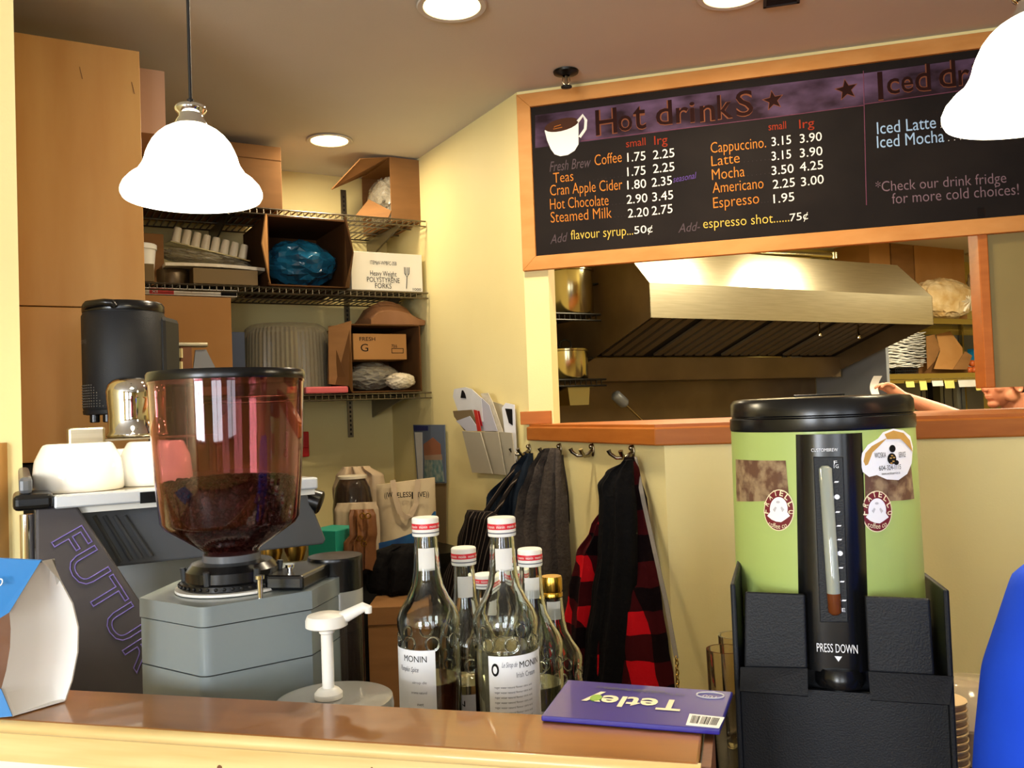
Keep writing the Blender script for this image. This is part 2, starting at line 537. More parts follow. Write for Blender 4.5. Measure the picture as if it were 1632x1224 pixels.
def plaid():
    m = mat('buffalo_plaid', (190, 20, 26), 0.9, spec=0.1, bump=0.2, bscale=90)
    nt = m.node_tree; b = nt.nodes['Principled BSDF']
    tc = nt.nodes.new('ShaderNodeTexCoord'); sp = nt.nodes.new('ShaderNodeSeparateXYZ')
    nt.links.new(tc.outputs['Object'], sp.inputs[0])
    wob = nt.nodes.new('ShaderNodeTexNoise'); wob.inputs['Scale'].default_value = 7
    nt.links.new(tc.outputs['Object'], wob.inputs['Vector'])
    wo = mathn(nt, 'MULTIPLY', wob.outputs['Fac'], 0.05)
    sk = mathn(nt, 'MULTIPLY', sp.outputs['Z'], 0.22)
    fx = mathn(nt, 'LESS_THAN', mathn(nt, 'FRACT', mathn(nt, 'MULTIPLY', mathn(nt, 'ADD', mathn(nt, 'ADD', sp.outputs['X'], sk), wo), 8.0)), 0.5)
    fz = mathn(nt, 'LESS_THAN', mathn(nt, 'FRACT', mathn(nt, 'MULTIPLY', mathn(nt, 'ADD', sp.outputs['Z'], wo), 8.0)), 0.5)
    v = mathn(nt, 'MULTIPLY', mathn(nt, 'ADD', fx, fz), 0.5)
    rp = nt.nodes.new('ShaderNodeValToRGB'); rp.color_ramp.interpolation = 'CONSTANT'
    e = rp.color_ramp.elements
    e[0].position = 0; e[0].color = lin((18, 8, 10))
    e[1].position = 0.75; e[1].color = lin((196, 18, 28))
    k = e.new(0.3); k.color = lin((62, 12, 16))
    nt.links.new(v, rp.inputs[0]); nt.links.new(rp.outputs[0], b.inputs['Base Color'])
    return m


def stripes(name, c1, c2, ax='X', f=60, w=0.15, skew=0.0):
    m = mat(name, c1, 0.8, spec=0.1)
    nt = m.node_tree; b = nt.nodes['Principled BSDF']
    tc = nt.nodes.new('ShaderNodeTexCoord'); sp = nt.nodes.new('ShaderNodeSeparateXYZ')
    nt.links.new(tc.outputs['Object'], sp.inputs[0])
    co_ = mathn(nt, 'ADD', sp.outputs[ax], mathn(nt, 'MULTIPLY', sp.outputs['Z'], skew))
    v = mathn(nt, 'LESS_THAN', mathn(nt, 'FRACT', mathn(nt, 'MULTIPLY', co_, f)), w)
    mx = nt.nodes.new('ShaderNodeMix'); mx.data_type = 'RGBA'
    mx.inputs['A'].default_value = lin(c1); mx.inputs['B'].default_value = lin(c2)
    nt.links.new(v, mx.inputs['Factor']); nt.links.new(mx.outputs['Result'], b.inputs['Base Color'])
    return m


M['plaid'] = plaid()
M['pin'] = stripes('pinstriped_cloth', (20, 16, 15), (96, 84, 74), 'X', 60, 0.16, skew=-0.35)
M['bar'] = stripes('barcode_print', (234, 232, 226), (30, 30, 30), 'X', 260, 0.45)


# ================================================================== THE SETTING
struct(MB().box(-3.2, 5.6, REAR - 0.1, 9.0, -0.1, 0).obj('floor', M['floor']))
struct(MB().box(-3.2, 5.6, REAR - 0.1, 9.0, CEIL, CEIL + 0.1).obj('ceiling', M['ceil']))
# wall behind the camera with three windows
mb = MB()
xs = [-3.2] + [v for w in WINS for v in w[:2]] + [5.6]
for i in range(0, len(xs), 2): mb.box(xs[i], xs[i + 1], REAR - 0.1, REAR, 0, CEIL)
for a, b, pw in WINS:
    mb.box(a, b, REAR - 0.1, REAR, 0, 0.88); mb.box(a, b, REAR - 0.1, REAR, 2.42, CEIL)
struct(mb.obj('wall_rear', M['wall']))
for i, (a, b, pw) in enumerate(WINS):
    mb = MB()
    for x in (a, (a + b) / 2 - 0.02, b - 0.04): mb.box(x, x + 0.04, REAR + 0.07, REAR + 0.11, 0.88, 2.42)
    for z in (0.88, 1.75, 2.38): mb.box(a, b, REAR + 0.07, REAR + 0.11, z, z + 0.04)
    struct(mb.obj('window_%d' % (i + 1), M['orange']))
struct(MB().box(5.5, 5.6, REAR, 9.0, 0, CEIL).obj('wall_east', M['wall']))
struct(MB().box(-3.2, -3.1, REAR, 9.0, 0, CEIL).obj('wall_west', M['wall']))

# left near pier
pe = P(27, 300, 1.75)
struct(MB().prism([(-3.1, 1.75), (pe.x, 1.75), (-1.25, 2.02), (-3.1, 2.02)], 0, CEIL).obj('wall_left', M['wall']))
q0 = P(2, 706, 1.73)
struct(MB().box(-3.1, q0.x, 1.715, 1.752, 0.9, q0.z).obj('trim_1', M['birch']))

# back wall (behind shelves), right wall, window wall
struct(MB().box(-2.6, 0.1, 0, 0.1, 0, CEIL).obj('wall_back', M['wall'], fr=BW))
lw = BW.l(RW.w(0, 0, 0)).y
struct(MB().box(0, 0.1, lw + 0.0, 0.0, 0, CEIL).obj('wall_right', M['wall'], fr=BW))
JX = WW.px(1562, 480, 0).x
JX2 = WW.px(1578, 480, 0).x
COLX = WW.px(875, 470, 0).x
HEAD = 2.06
struct(MB().box(0, COLX, 0.0, 0.10, 0, CEIL).obj('wall_column', M['wall'], fr=WW))
struct(MB().box(COLX, 3.2, 0.0, 0.10, HEAD, CEIL).obj('wall_kitchen', M['wall'], fr=WW))
PB = WW.px(1600, 617, 0).z
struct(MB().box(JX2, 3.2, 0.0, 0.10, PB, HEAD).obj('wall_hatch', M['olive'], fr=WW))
struct(MB().box(JX, JX2, -0.012, 0.11, PB, HEAD).obj('trim_2', M['orange'], fr=WW, bev=0.003))
# low wall: hook side and front side, cap
CZ1 = 1.452; CZ0 = 1.398
struct(MB().box(0.0, HL, 0, 0.12, 0, CZ0).obj('wall_hooks', M['wall'], fr=HW))
struct(MB().box(0.0, 2.9, 0, 0.12, 0, CZ0).obj('wall_counter', M['wall'], fr=PW))
c0 = HW.w(0.004, -0.015, 0); c1 = HW.w(HL, -0.015, 0) - PW.x * 0.01; c2 = PW.w(3.0, -0.02, 0)
c1 = c1 - PW.y * 0.012
c3 = WW.w(3.0, 0.12, 0); c4 = WW.w(COLX + 0.02, 0.12, 0); c5 = WW.w(COLX - 0.02, 0.004, 0)
poly = [(v.x, v.y) for v in (c0, c1, c2, c3, c4, c5)]
struct(MB().prism(poly, CZ0, CZ1 - 0.008).obj('trim_3', M['orange'], bev=0.004))
ins = [(v.x, v.y) for v in (c0 + HW.y * 0.012, c1 + PW.y * 0.014, c2 + PW.y * 0.012, c3, c4, c5)]
struct(MB().prism(ins, CZ1 - 0.008, CZ1).obj('trim_4', M['orange']))
b0 = WW.px(829, 660, -0.012); b1 = WW.px(878, 660, -0.012)
struct(MB().box(b0.x, b1.x, -0.014, 0.012, CZ1, WW.px(850, 655.5, -0.012).z).obj('trim_5', M['orange'], fr=WW, bev=0.002))

# kitchen enclosure
struct(MB().box(-3.0, 4.6, 1.3, 1.4, 0, CEIL).obj('wall_kitchen_back', M['plywall'], fr=KF))
struct(MB().box(4.6, 4.7, -4.5, 1.3, 0, CEIL).obj('wall_kitchen_right', M['plywall'], fr=KF))

# ------------------------------------------------------------------ ceiling fittings
def downlight(px, py, rad, label, power):
    p = onz(px, py, CEIL)
    fr = Fr((p.x, p.y, CEIL))
    t = thing('downlight', label, 'ceiling light', fr, 'recessed downlights')
    MB().lathe([(rad * 1.22, -0.004), (rad * 1.18, -0.007), (rad, -0.006), (rad * 0.97, -0.002), (rad * 0.97, -0.0005), (rad * 1.22, -0.0005)], n=40, close=False).obj('trim_ring', M['ceil'], t, smooth=40)
    MB().lathe([(rad * 0.96, -0.003), (rad * 0.96, -0.0008)], n=40).obj('lens', M['lamp'], t)
    area('lamp', (0, 0, -0.012), (0, 0, 0), rad * 1.7, rad * 1.7, power, (1.0, 0.85, 0.62), t, 'DISK')
    return t


downlight(720, 8, 0.078, 'lit round recessed ceiling light at the top edge, between the two glowing pendants', 11)
downlight(525, 223, 0.074, 'lit round recessed ceiling light above the wire shelves', 5)
downlight(1167, -12, 0.078, 'lit round recessed ceiling light cut by the top edge near the square vent', 8)

p = onz(902, 116, CEIL - 0.006)
fr = Fr((p.x, p.y, CEIL))
t = thing('fire_sprinkler', 'small metal fire sprinkler on the ceiling beside the corner of the menu board', 'sprinkler', fr)
MB().lathe([(0.042, -0.002), (0.040, -0.008), (0.020, -0.014), (0.012, -0.016), (0.012, -0.001)], n=28).obj('escutcheon', M['darkmetal'], t, smooth=40)
mb = MB().tube([(0, 0, -0.014), (0, 0, -0.045)], 0.006)
mb.tube([(-0.010, 0, -0.02), (-0.013, 0, -0.035), (-0.002, 0, -0.05)], 0.002); mb.tube([(0.010, 0, -0.02), (0.013, 0, -0.035), (0.002, 0, -0.05)], 0.002)
mb.obj('sprinkler_body', M['nickel'], t, smooth=40)
MB().lathe([(0.004, -0.05), (0.018, -0.051), (0.018, -0.054), (0.004, -0.056)], n=20).obj('deflector', M['darkmetal'], t)

p = onz(1245, 2, CEIL)
fr = Fr((p.x, p.y + 0.0, CEIL), WA)
t = thing('ceiling_vent', 'dark square ceiling vent cut by the top edge of the view', 'vent', fr)
mb = MB().box(-0.048, 0.048, -0.1, -0.09, -0.012, -0.0005).box(-0.048, 0.048, -0.006, 0.004, -0.012, -0.0005).box(-0.048, -0.04, -0.1, 0.004, -0.012, -0.0005).box(0.04, 0.048, -0.1, 0.004, -0.012, -0.0005)
mb.obj('vent_frame', M['charcoal'], t)
mb = MB().box(-0.04, 0.04, -0.09, -0.006, -0.003, -0.0005)
for k in range(6): mb.sheet([(-0.04, -0.085 + k * 0.014, -0.004), (0.04, -0.085 + k * 0.014, -0.004), (0.04, -0.077 + k * 0.014, -0.011), (-0.04, -0.077 + k * 0.014, -0.011)], 0.0015)
mb.obj('louver', M['matblack'], t)


def pendant(px, Y, label):
    bot = P(px, 314, Y) if px < 800 else P(px, 176, Y)
    fr = Fr((bot.x, bot.y, bot.z))
    t = thing('pendant_lamp', label, 'pendant lamp', fr, 'bell pendant lamps over the bar')
    k = 0.000964
    prof = [(105, -3), (108, 3), (108, 9), (104, 18), (95, 28), (84, 36), (80, 42), (75, 50), (72, 58), (70, 66), (66, 76), (60, 88), (52, 98), (43, 106), (33, 112), (26, 115)]
    pr = [(r * k, z * k) for r, z in prof]
    MB().lathe(pr + [(r - 0.003, z) for r, z in pr[::-1]] + [pr[0]], n=48, close=False).obj('lamp_shade', M['shade'], t, smooth=50)
    MB().lathe([(r * k, z * k) for r, z in [(27, 115), (25, 121), (20, 128), (19, 134), (24, 139), (25, 143), (23, 147), (14, 151), (5, 153)]], n=32).obj('fitter', M['chrome'], t, smooth=50)
    top = CEIL - bot.z
    MB().lathe([(0.0052, 153 * k), (0.0052, 158 * k), (0.0026, 160 * k), (0.0026, top - 0.02), (0.05, top - 0.018), (0.055, top - 0.001)], n=14).obj('cord', M['cord'], t, smooth=40)
    l = bpy.data.lights.new('bulb', 'POINT'); l.energy = 4; l.color = (1, 0.9, 0.7); l.shadow_soft_size = 0.025
    o = bpy.data.objects.new('bulb', l); o.location = (0, 0, 0.035); o.parent = t; C.objects.link(o)


pendant(307.5, 1.35, 'glowing white bell glass pendant on a black cord in front of the birch cabinet')
pendant(1659, 1.01, 'glowing white bell glass pendant in front of the menu board, cut by the right edge')

# ------------------------------------------------------------------ birch cabinet
p = P(222, 82, 2.24)
CF = Fr((p.x, p.y, 0), UA)
zt = p.z; zs = CF.px(180, 491, 0).z; zb = CF.px(60, 737, 0).z
fr = CF.sub(0, 0, zb)
t = thing('wall_cabinet', 'tall birch cabinet with a flat upper and lower door beside the wire shelves', 'cabinet', fr)
MB().box(-0.80, -0.001, 0.019, 0.34, 0, zt - zb).obj('carcass', M['birch'], t)
MB().box(-0.80, 0, 0, 0.017, zs - zb + 0.0015, zt - zb).obj('door', M['birch'], t, bev=0.0015)
MB().box(-0.80, 0, 0, 0.017, 0, zs - zb - 0.0015).obj('door', M['birch'], t, bev=0.0015)
a = CF.px(262, 114, 0.12); b = CF.px(262, 215, 0.12)
o = MB().box(-0.05, a.x, 0.12, 0.33, b.z - zb, a.z - zb).obj('end_filler', M['ctnp'], t)
mb = MB()
for x, z, l in ((-0.14, 2.40, 0.03), (-0.02, 2.38, 0.03)):
    mb.tube([(x, -0.0004, z - zb), (x + 0.006, -0.0004, z - zb - l)], 0.0008, 5)
mb.obj('scratch', M['leather'], t)
# pantry block under the cabinet
MBb = MB().box(-0.42, -0.03, 0.02, 0.30, 0, zb - 0.004)
o = MBb.obj('base_cabinet', M['dark'], fr=CF); tag(o, 'black base cabinet under the birch cabinet, behind the espresso machine', 'cabinet')

# ================================================================== WIRE SHELVES
SD = 0.46
LEFT = -1.75
ZT = BW.px(683, 352, -SD).z; ZM = BW.px(686, 466, -SD).z; ZL = BW.px(690, 624, -SD).z
for z, lab in ((ZT, 'top chrome wire wall shelf holding the big cartons under the ceiling'), (ZM, 'middle chrome wire wall shelf holding the blue bag and forks carton'), (ZL, 'bottom chrome wire wall shelf holding the ribbed domes')):
    fr = BW.sub(0, 0, z)
    t = thing('wire_shelf', lab, 'shelf', fr, 'wire shelves on the back wall')
    mb = MB()
    k = LEFT
    while k < -0.02:
        mb.box(k, k + 0.004, -SD, -0.012, -0.004, 0)
        k += 0.026
    mb.obj('wire_deck', M['wire'], t)
    mb = MB()
    mb.tube([(LEFT, -SD, -0.004), (-0.005, -SD, -0.004)], 0.0035, 6)
    mb.tube([(LEFT, -SD, -0.026), (-0.005, -SD, -0.026)], 0.0035, 6)
    k = LEFT
    while k < -0.01:
        mb.box(k, k + 0.003, -SD - 0.001, -SD + 0.001, -0.026, -0.004); k += 0.026
    mb.obj('front_rail', M['wire'], t, smooth=60)
    mb = MB()
    for y in (-0.30, -0.16, -0.014): mb.tube([(LEFT, y, -0.007), (-0.005, y, -0.007)], 0.0035, 6)
    mb.obj('cross_rod', M['wire'], t, smooth=60)
    for x in (-0.10, -0.80):
        MB().prismy([(x - 0.004, 0), (x + 0.004, 0), (x + 0.004, 1), (x - 0.004, 1)], 0, 1)
        b_ = MB().add([(x + s, yy, zz) for s in (-0.004, 0.004) for yy, zz in ((-0.012, -0.012), (-0.40, -0.012), (-0.40, -0.022), (-0.012, -0.10))], [(0, 1, 2, 3), (7, 6, 5, 4), (0, 4, 5, 1), (1, 5, 6, 2), (2, 6, 7, 3), (3, 7, 4, 0)])
        b_.obj('bracket', M['wire'], t)
for x in (BW.px(559, 690, -0.006).x,):
    zb_ = BW.px(560, 697, -0.006).z
    mb = MB().box(x - 0.012, x + 0.012, -0.010, 0, zb_, ZT + 0.22)
    o = mb.obj('shelf_standard', M['wire'], fr=BW)
    tag(o, 'slotted metal upright on the back wall carrying the wire shelves', 'shelf upright')
    mb = MB()
    for k in range(60):
        z = zb_ + 0.01 + k * 0.02
        if z < ZT + 0.2: mb.box(x - 0.004, x + 0.004, -0.0108, -0.009, z, z + 0.011)
    mb.obj('slots', M['dark'], fr=None, parent=o)


def carton(name, label, rect, off, depth, m, base=None, cat='box', group=None, fr=BW, gap=0.003, tape=False):
    """closed carton whose front face spans the given region of plane y=off"""
    x0, y0, x1, y1 = rect
    a = fr.px(x0, (y0 + y1) / 2, off); b = fr.px(x1, (y0 + y1) / 2, off)
    z1 = fr.px((x0 + x1) / 2, y0, off).z
    z0 = base + gap if base is not None else fr.px((x0 + x1) / 2, y1, off).z
    f2 = fr.sub((a.x + b.x) / 2, off, z0)
    t = thing(name, label, cat, f2, group)
    w = b.x - a.x; h = z1 - z0
    MB().box(-w / 2, w / 2, 0, depth, 0, h).obj('body', m, t, bev=0.002)
    if tape: MB().box(-0.02, 0.02, -0.001, depth, h - 0.004, h + 0.001).obj('tape', M['tan'], t)
    return t, f2, w, h


def txt_on(t, f2, items, m, name='print', y=-0.0012):
    mb = MB()
    for s, px, py, w, h in items:
        q = f2.px(px, py, y)
        q2 = f2.px(px + w, py, y)
        q3 = f2.px(px, py - h, y)
        text(mb, s, flat((q.x, y, q.z), (1, 0, 0), (0, 0, 1), (0, -1, 0), 0.0003), w=q2.x - q.x, h=q3.z - q.z)
    return mb.obj(name, m, t)


# --- top shelf
t, f2, w, h = carton('cardboard_carton', 'big brown carton on the top shelf beside the glowing pendant shade', (222, 222, 449, 345), -0.44, 0.36, M['ctn'], ZT)
MB().box(-w / 2, w / 2, -0.0015, 0.0, h - 0.055, h - 0.053).obj('flap_seam', M['ctnd'], t)

# open carton under the ceiling at right
t0 = BW.px(621, 250, -0.40); t1 = BW.px(679, 345, -0.40)
fr = BW.sub(t0.x, -0.40, ZT + 0.003)
t = thing('open_carton', 'open orange brown carton at the right end of the top shelf with flaps spread left', 'box', fr)
w = t1.x - t0.x; h = t0.z - ZT - 0.003
MB().box(0, w, 0, 0.005, 0, h).box(0, w, 0.34, 0.345, 0, h).box(w - 0.005, w, 0.005, 0.34, 0, h).box(0, w, 0.005, 0.34, 0, 0.005).box(0, w, 0.005, 0.34, h - 0.005, h).obj('body', M['ctn'], t)
L = lambda px, py, Y: fr.l(P(px, py, Y))
Yc = fr.w(0, 0, 0).y
MB().sheet([(0, 0.005, h), (0, 0.30, h), L(528, 302, Yc + 0.02), L(574, 253, Yc - 0.06)], 0.004).obj('flap', M['ctn'], t)
MB().sheet([(0, 0.0, 0.04), L(619, 347, Yc), L(566, 345, Yc + 0.05), L(588, 318, Yc + 0.10)], 0.004).obj('flap', M['ctn'], t)
o = MB().ball((0, 0, 0), (0.055, 0.13, h * 0.36), 26, 20, noise=0.01, seed=3, crinkle=0.16, cf=3.5).obj('plastic_bag', M['clearbag'], fr=fr.sub(0.03, 0.17, 0.005 + h * 0.42), smooth=14)
tag(o, 'crumpled clear plastic bag inside the open carton on the top shelf', 'bag')

# --- middle shelf
t, f2, w, h = carton('carton', 'white forks carton on the right end of the middle shelf', (560, 403, 673, 466), -0.44, 0.30, M['whitebox'], ZM)
txt_on(t, f2, [('ITEM#V-WPBFC-35B', 590, 421, 42, 6), ('Heavy Weight', 590, 439, 42, 8), ('POLYSTYRENE', 585, 449, 52, 8), ('FORKS', 598, 459, 26, 8), ('1000', 658, 463, 13, 4)], M['ink'], 'printed_lettering')
mb = MB()
q = f2.px(648, 426, 0); q2 = f2.px(648, 460, 0); k = (q.z - q2.z)
mb.tube([(q.x, -0.001, q.z - k * .45), (q2.x - .001, -0.001, q2.z)], 0.0016, 5)
mb.tube([(q.x - .011, -0.001, q.z), (q.x - .010, -0.001, q.z - k * .3), (q.x, -0.001, q.z - k * .45), (q.x + .010, -0.001, q.z - k * .3), (q.x + .011, -0.001, q.z)], 0.0014, 5)
for s in (-.004, .004): mb.tube([(q.x + s, -0.001, q.z), (q.x + s, -0.001, q.z - k * .35)], 0.0011, 5)
mb.obj('fork_print', M['ink'], t)

# open carton with blue bag: sits forward of the shelf a little
off = -0.47
a = BW.px(428, 455, off); b = BW.px(556, 460, off); zt_ = BW.px(470, 342, off).z
fr = BW.sub(a.x, off, ZM + 0.003)
t = thing('open_carton', 'dark open carton on the middle shelf with the blue bag in it', 'box', fr)
w = b.x - a.x; h = zt_ - ZM - 0.012
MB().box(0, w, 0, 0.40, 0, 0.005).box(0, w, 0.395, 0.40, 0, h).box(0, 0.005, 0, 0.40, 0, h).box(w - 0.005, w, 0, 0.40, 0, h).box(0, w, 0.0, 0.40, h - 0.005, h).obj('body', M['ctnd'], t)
Yc = fr.w(0, 0, 0).y
l = lambda px, py, dy: fr.l(P(px, py, Yc + dy))
MB().sheet([(0, 0, h), (0, 0, 0.02), l(431, 452, -0.035), l(417, 388, -0.06), l(423, 340, -0.05)], 0.004).obj('flap', M['ctnl'], t)
MB().sheet([(w, 0, h), (w, 0, 0.0), l(551, 458, 0.02), l(563, 402, 0.02), l(549, 345, 0.03)], 0.004).obj('flap', M['ctnd'], t)
bc = fr.l(P(492, 425, Yc + 0.14))
o = MB().ball((0, 0, 0), (w * 0.46, 0.15, (h - 0.02) * 0.37), 34, 24, noise=0.012, seed=9, crinkle=0.10, cf=2.2).obj('blue_bag', M['bluebag'], fr=fr.sub(w * 0.52, 0.165, 0.012 + (h - 0.02) * 0.40), smooth=14)
tag(o, 'shiny blue plastic bag bulging in the dark open carton', 'bag')

# low boxes, cup tray, bag at the left of the middle shelf
carton('flat_carton', 'flat grey brown carton on the middle shelf under the cup tray', (308, 429, 411, 459), -0.45, 0.3, M['ctng'], ZM)
carton('small_box', 'small grey brown box on the middle shelf next to the cabinet edge', (226, 420, 246, 452), -0.45, 0.2, M['ctng'], ZM)
q = BW.px(276, 440, -0.36)
f2 = BW.sub(q.x, -0.33, ZM + 0.003)
o = MB().lathe([(0.055, 0), (0.064, 0.002), (0.066, 0.012), (0.066, 0.055), (0.064, 0.06), (0.02, 0.06)], n=32).obj('cake_tin', M['steelk'], fr=f2, smooth=40); tag(o, 'round dull metal cake tin on the middle shelf beside the flat carton', 'tin')
q = BW.px(232, 410, -0.50)
f2 = BW.sub(q.x, -0.40, ZM + 0.003)
t = thing('takeaway_tub', 'white lidded tub on the middle shelf against the birch cabinet', 'tub', f2)
zz = f2.px(234, 386, -0.05).z
MB().lathe([(0.036, 0), (0.048, zz - 0.02)], n=28).obj('tub', M['white'], t, smooth=40)
MB().lathe([(0.052, zz - 0.02), (0.052, zz - 0.003), (0.048, zz)], n=28).obj('lid', M['white'], t, smooth=40)
t, f2, w, h = carton('cardboard_box', 'plain brown cardboard box on the middle shelf behind the white tub', (226, 372, 261, 416), -0.36, 0.2, M['ctn'], ZM)
# slab under the cup tray (foam sheet in plastic)
a = BW.px(262, 412, -0.42); b = BW.px(420, 428, -0.42)
mb = MB()
rs = []
for i in range(15):
    u = i / 14
    x = a.x + (b.x - a.x) * u; z = BW.px(262 + 158 * u, 420 + 9 * u * u + 2, -0.42).z
    rs.append([(x, -0.44, z - 0.006), (x, -0.44, z + 0.006), (x, -0.15, z + 0.012), (x, -0.15, z - 0.006)])
f2 = BW.sub(a.x, -0.3, ZM)
rs = [[(p_[0] - a.x, p_[1] + 0.3, p_[2] - ZM) for p_ in r_] for r_ in rs]
o = MB().rings(rs).obj('foam_sheet', M['whitebag'], fr=f2, smooth=40); tag(o, 'pale bent packing sheet lying over the flat carton on the middle shelf', 'packing sheet')
# cup tray: row of tapered cups on an inclined sheet
A0 = BW.px(272, 384, -0.38); A1 = BW.px(399, 416, -0.38)
f2 = BW.sub(A0.x, -0.38, A0.z)
t = thing('cup_tray', 'tilted tray of pale moulded cups in a plastic bag on the middle shelf', 'tray', f2)
e = Vector((A1.x - A0.x, 0, A1.z - A0.z)); Ln = e.length; e.normalize(); nz_ = Vector((-e.z, 0, e.x))
nn = 8
MB().sheet([e * 0, e * Ln, e * Ln + Vector((0, 0.16, 0.02)), Vector((0, 0.16, 0.02))], 0.004).obj('tray_sheet', M['steelp'], t)
Mr = Matrix((Vector((e.x, 0, nz_.x)), Vector((0, 1, 0)), Vector((e.z, 0, nz_.z))))
for k in range(nn):
    cpos = e * (Ln * (k + 0.6) / (nn + 0.3)) + Vector((0, 0.035, 0.004))
    rr = Ln / nn * 0.46
    MB().lathe([(rr, 0), (rr * 0.84, 0.056), (rr * 0.78, 0.06), (0.002, 0.06)], cpos, 18, Mr).obj('cup', M['whitebag'], t, smooth=40)
q = BW.px(330, 410, -0.36)
o = MB().ball((0, 0, 0), (0.165, 0.10, 0.022), 60, 30, M=Matrix.Rotation(R(7), 3, 'Y'), noise=0.03, seed=5, crinkle=0.2, cf=4).obj('clear_bag', M['clearbag'], fr=BW.sub(q.x, -0.30, q.z), smooth=70); tag(o, 'clear plastic bag crumpled under the tilted cup tray', 'bag')

# --- bottom shelf
# flat box lying on the brown carton, just under the middle shelf
t, f2, w, h = carton('brown_carton', 'large brown carton on the bottom shelf behind the black canister', (226, 472, 365, 618), -0.45, 0.34, M['ctn'], ZL)
mb = MB(); mb.box(-w / 2 - 0.0, w / 2 + 0.008, -0.016, -0.011, h - 0.30, h - 0.003); mb.obj('flap', M['ctnl'], t, bev=0.002)
MB().box(-w / 2 + 0.03, w / 2 - 0.01, -0.0015, 0, h - 0.365, h - 0.325).obj('tape', M['clearlid'], t)
q = f2.px(300, 462, 0)
t2, g2, w2, h2 = carton('flat_printed_box', 'flat red and white printed box on top of the large brown carton', (228, 460, 378, 471), -0.44, 0.30, M['whitebox'])
c_ = M['redlabel']
a = g2.px(238, 462, 0); b = g2.px(277, 462, 0)
MB().box(a.x, b.x, -0.0012, 0, 0.002, h2 - 0.002).obj('red_panel', c_, t2)
txt_on(t2, g2, [('www.dudesprinters.com', 282, 464.0, 46, 5)], M['ink'], 'web_address')
txt_on(t2, g2, [('xl', 242, 466.5, 9, 6)], M['paper'], 'size_mark')
a = g2.px(352, 462, 0); b = g2.px(377, 462, 0)
MB().box(a.x, b.x, -0.0012, 0, 0.003, h2 - 0.003).obj('stamp', M['ink'], t2)

carton('blue_carton', 'narrow dark blue box on the bottom shelf between brown carton and ribbed domes', (367, 529, 391, 612), -0.40, 0.2, M['blueb'], ZL)
# ribbed plastic domes: a tall nest lying as a drum
q = BW.px(459, 600, -0.24)
cx = BW.px(459, 600, -0.24).x
rr = (BW.px(523, 570, -0.24).x - BW.px(386, 570, -0.24).x) / 2
f2 = BW.sub(cx, -0.225, ZL + 0.003)
ht = BW.px(459, 517, -0.3).z - ZL
mb = MB()
vs = []
n = 120
prof = [(0.97, 0), (1.0, 0.02), (0.985, 0.5 * ht), (0.96, 0.86 * ht), (0.90, 0.95 * ht), (0.78, ht), (0.2, ht)]
ring = []
for r_, z_ in prof:
    ring.append([(rr * r_ * (1 + 0.012 * (k % 2 * 2 - 1)) * math.cos(2 * PI * k / n), min(rr, 0.21) * r_ * (1 + 0.012 * (k % 2 * 2 - 1)) * math.sin(2 * PI * k / n), z_) for k in range(n)])
mb.rings(ring)
t = thing('cake_dome_stack', 'nest of ribbed clear plastic cake domes on the bottom shelf', 'cake domes', f2)
mb.obj('ribbed_dome', M['dome'], t)
mb = MB(); mb.rings([[(v[0] * 0.93, v[1] * 0.93, v[2] * 0.9 + 0.012) for v in r_] for r_ in ring]); mb.obj('inner_dome', M['dome'], t)
MB().lathe([(rr * 0.99, 0), (rr * 1.03, 0.004), (rr * 1.03, 0.012), (rr * 0.99, 0.014)], n=60, sy=min(rr, 0.21) / rr).obj('rim', M['dome'], t)
# pink packet
a = BW.px(486, 616, -0.46); b = BW.px(554, 616, -0.46)
o = MB().box(a.x - a.x, b.x - a.x, -0.02, 0.012, 0, 0.026).obj('pink_packet', M['pink'], fr=BW.sub(a.x, -0.45, ZL + 0.003), bev=0.005); tag(o, 'flat pink wrapped packet on the bottom shelf in front of the ribbed domes', 'packet')

# open carton with G box
off = -0.45
a = BW.px(560, 600, off); b = BW.px(672, 600, off); zt_ = BW.px(620, 517, off).z
fr = BW.sub(a.x, off, ZL + 0.003)
t = thing('open_box', 'open brown box at the right end of the bottom shelf, smaller box inside', 'box', fr)
w = b.x - a.x; h = zt_ - ZL - 0.003
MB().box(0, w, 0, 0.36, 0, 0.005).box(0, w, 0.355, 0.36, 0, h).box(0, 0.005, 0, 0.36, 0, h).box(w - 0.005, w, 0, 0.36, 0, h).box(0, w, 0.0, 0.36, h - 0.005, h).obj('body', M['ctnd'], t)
Yc = fr.w(0, 0, 0).y
MB().sheet([(0, 0, h), (0, 0, 0), l(556, 615, -0.03), l(522, 612, -0.02), l(523, 520, -0.02)], 0.004).obj('flap', M['ctnd'], t)
l2 = lambda px, py, dy: fr.l(P(px, py, Yc + dy))
MB().sheet([l2(556, 616, -0.01), l2(524, 612, -0.03), l2(523, 522, -0.03), l2(560, 511, 0.0)], 0.004).obj('flap', M['ctn'], t)
t2, g2, w2, h2 = carton('small_carton', 'small brown carton printed with a big G inside the open box', (563, 532, 648, 573), off + 0.03, 0.16, M['ctnl'])
txt_on(t2, g2, [('G', 575, 560, 12, 12), ('FRESH', 573, 543, 25, 6), ('70/6', 624, 554, 9, 5)], M['ink'], 'printed_lettering')
mb = MB(); q = g2.px(624, 555, 0); q2 = g2.px(643, 563, 0)
mb.box(q.x, q2.x, -0.0012, 0, q2.z, q2.z + 0.002).box(q.x, q2.x, -0.0012, 0, q.z - 0.002, q.z).box(q.x, q.x + 0.002, -0.0012, 0, q2.z, q.z).box(q2.x - 0.002, q2.x, -0.0012, 0, q2.z, q.z)
mb.obj('print_frame', M['ink'], t2)
zlow = g2.o.z - (ZL + 0.003) - 0.006
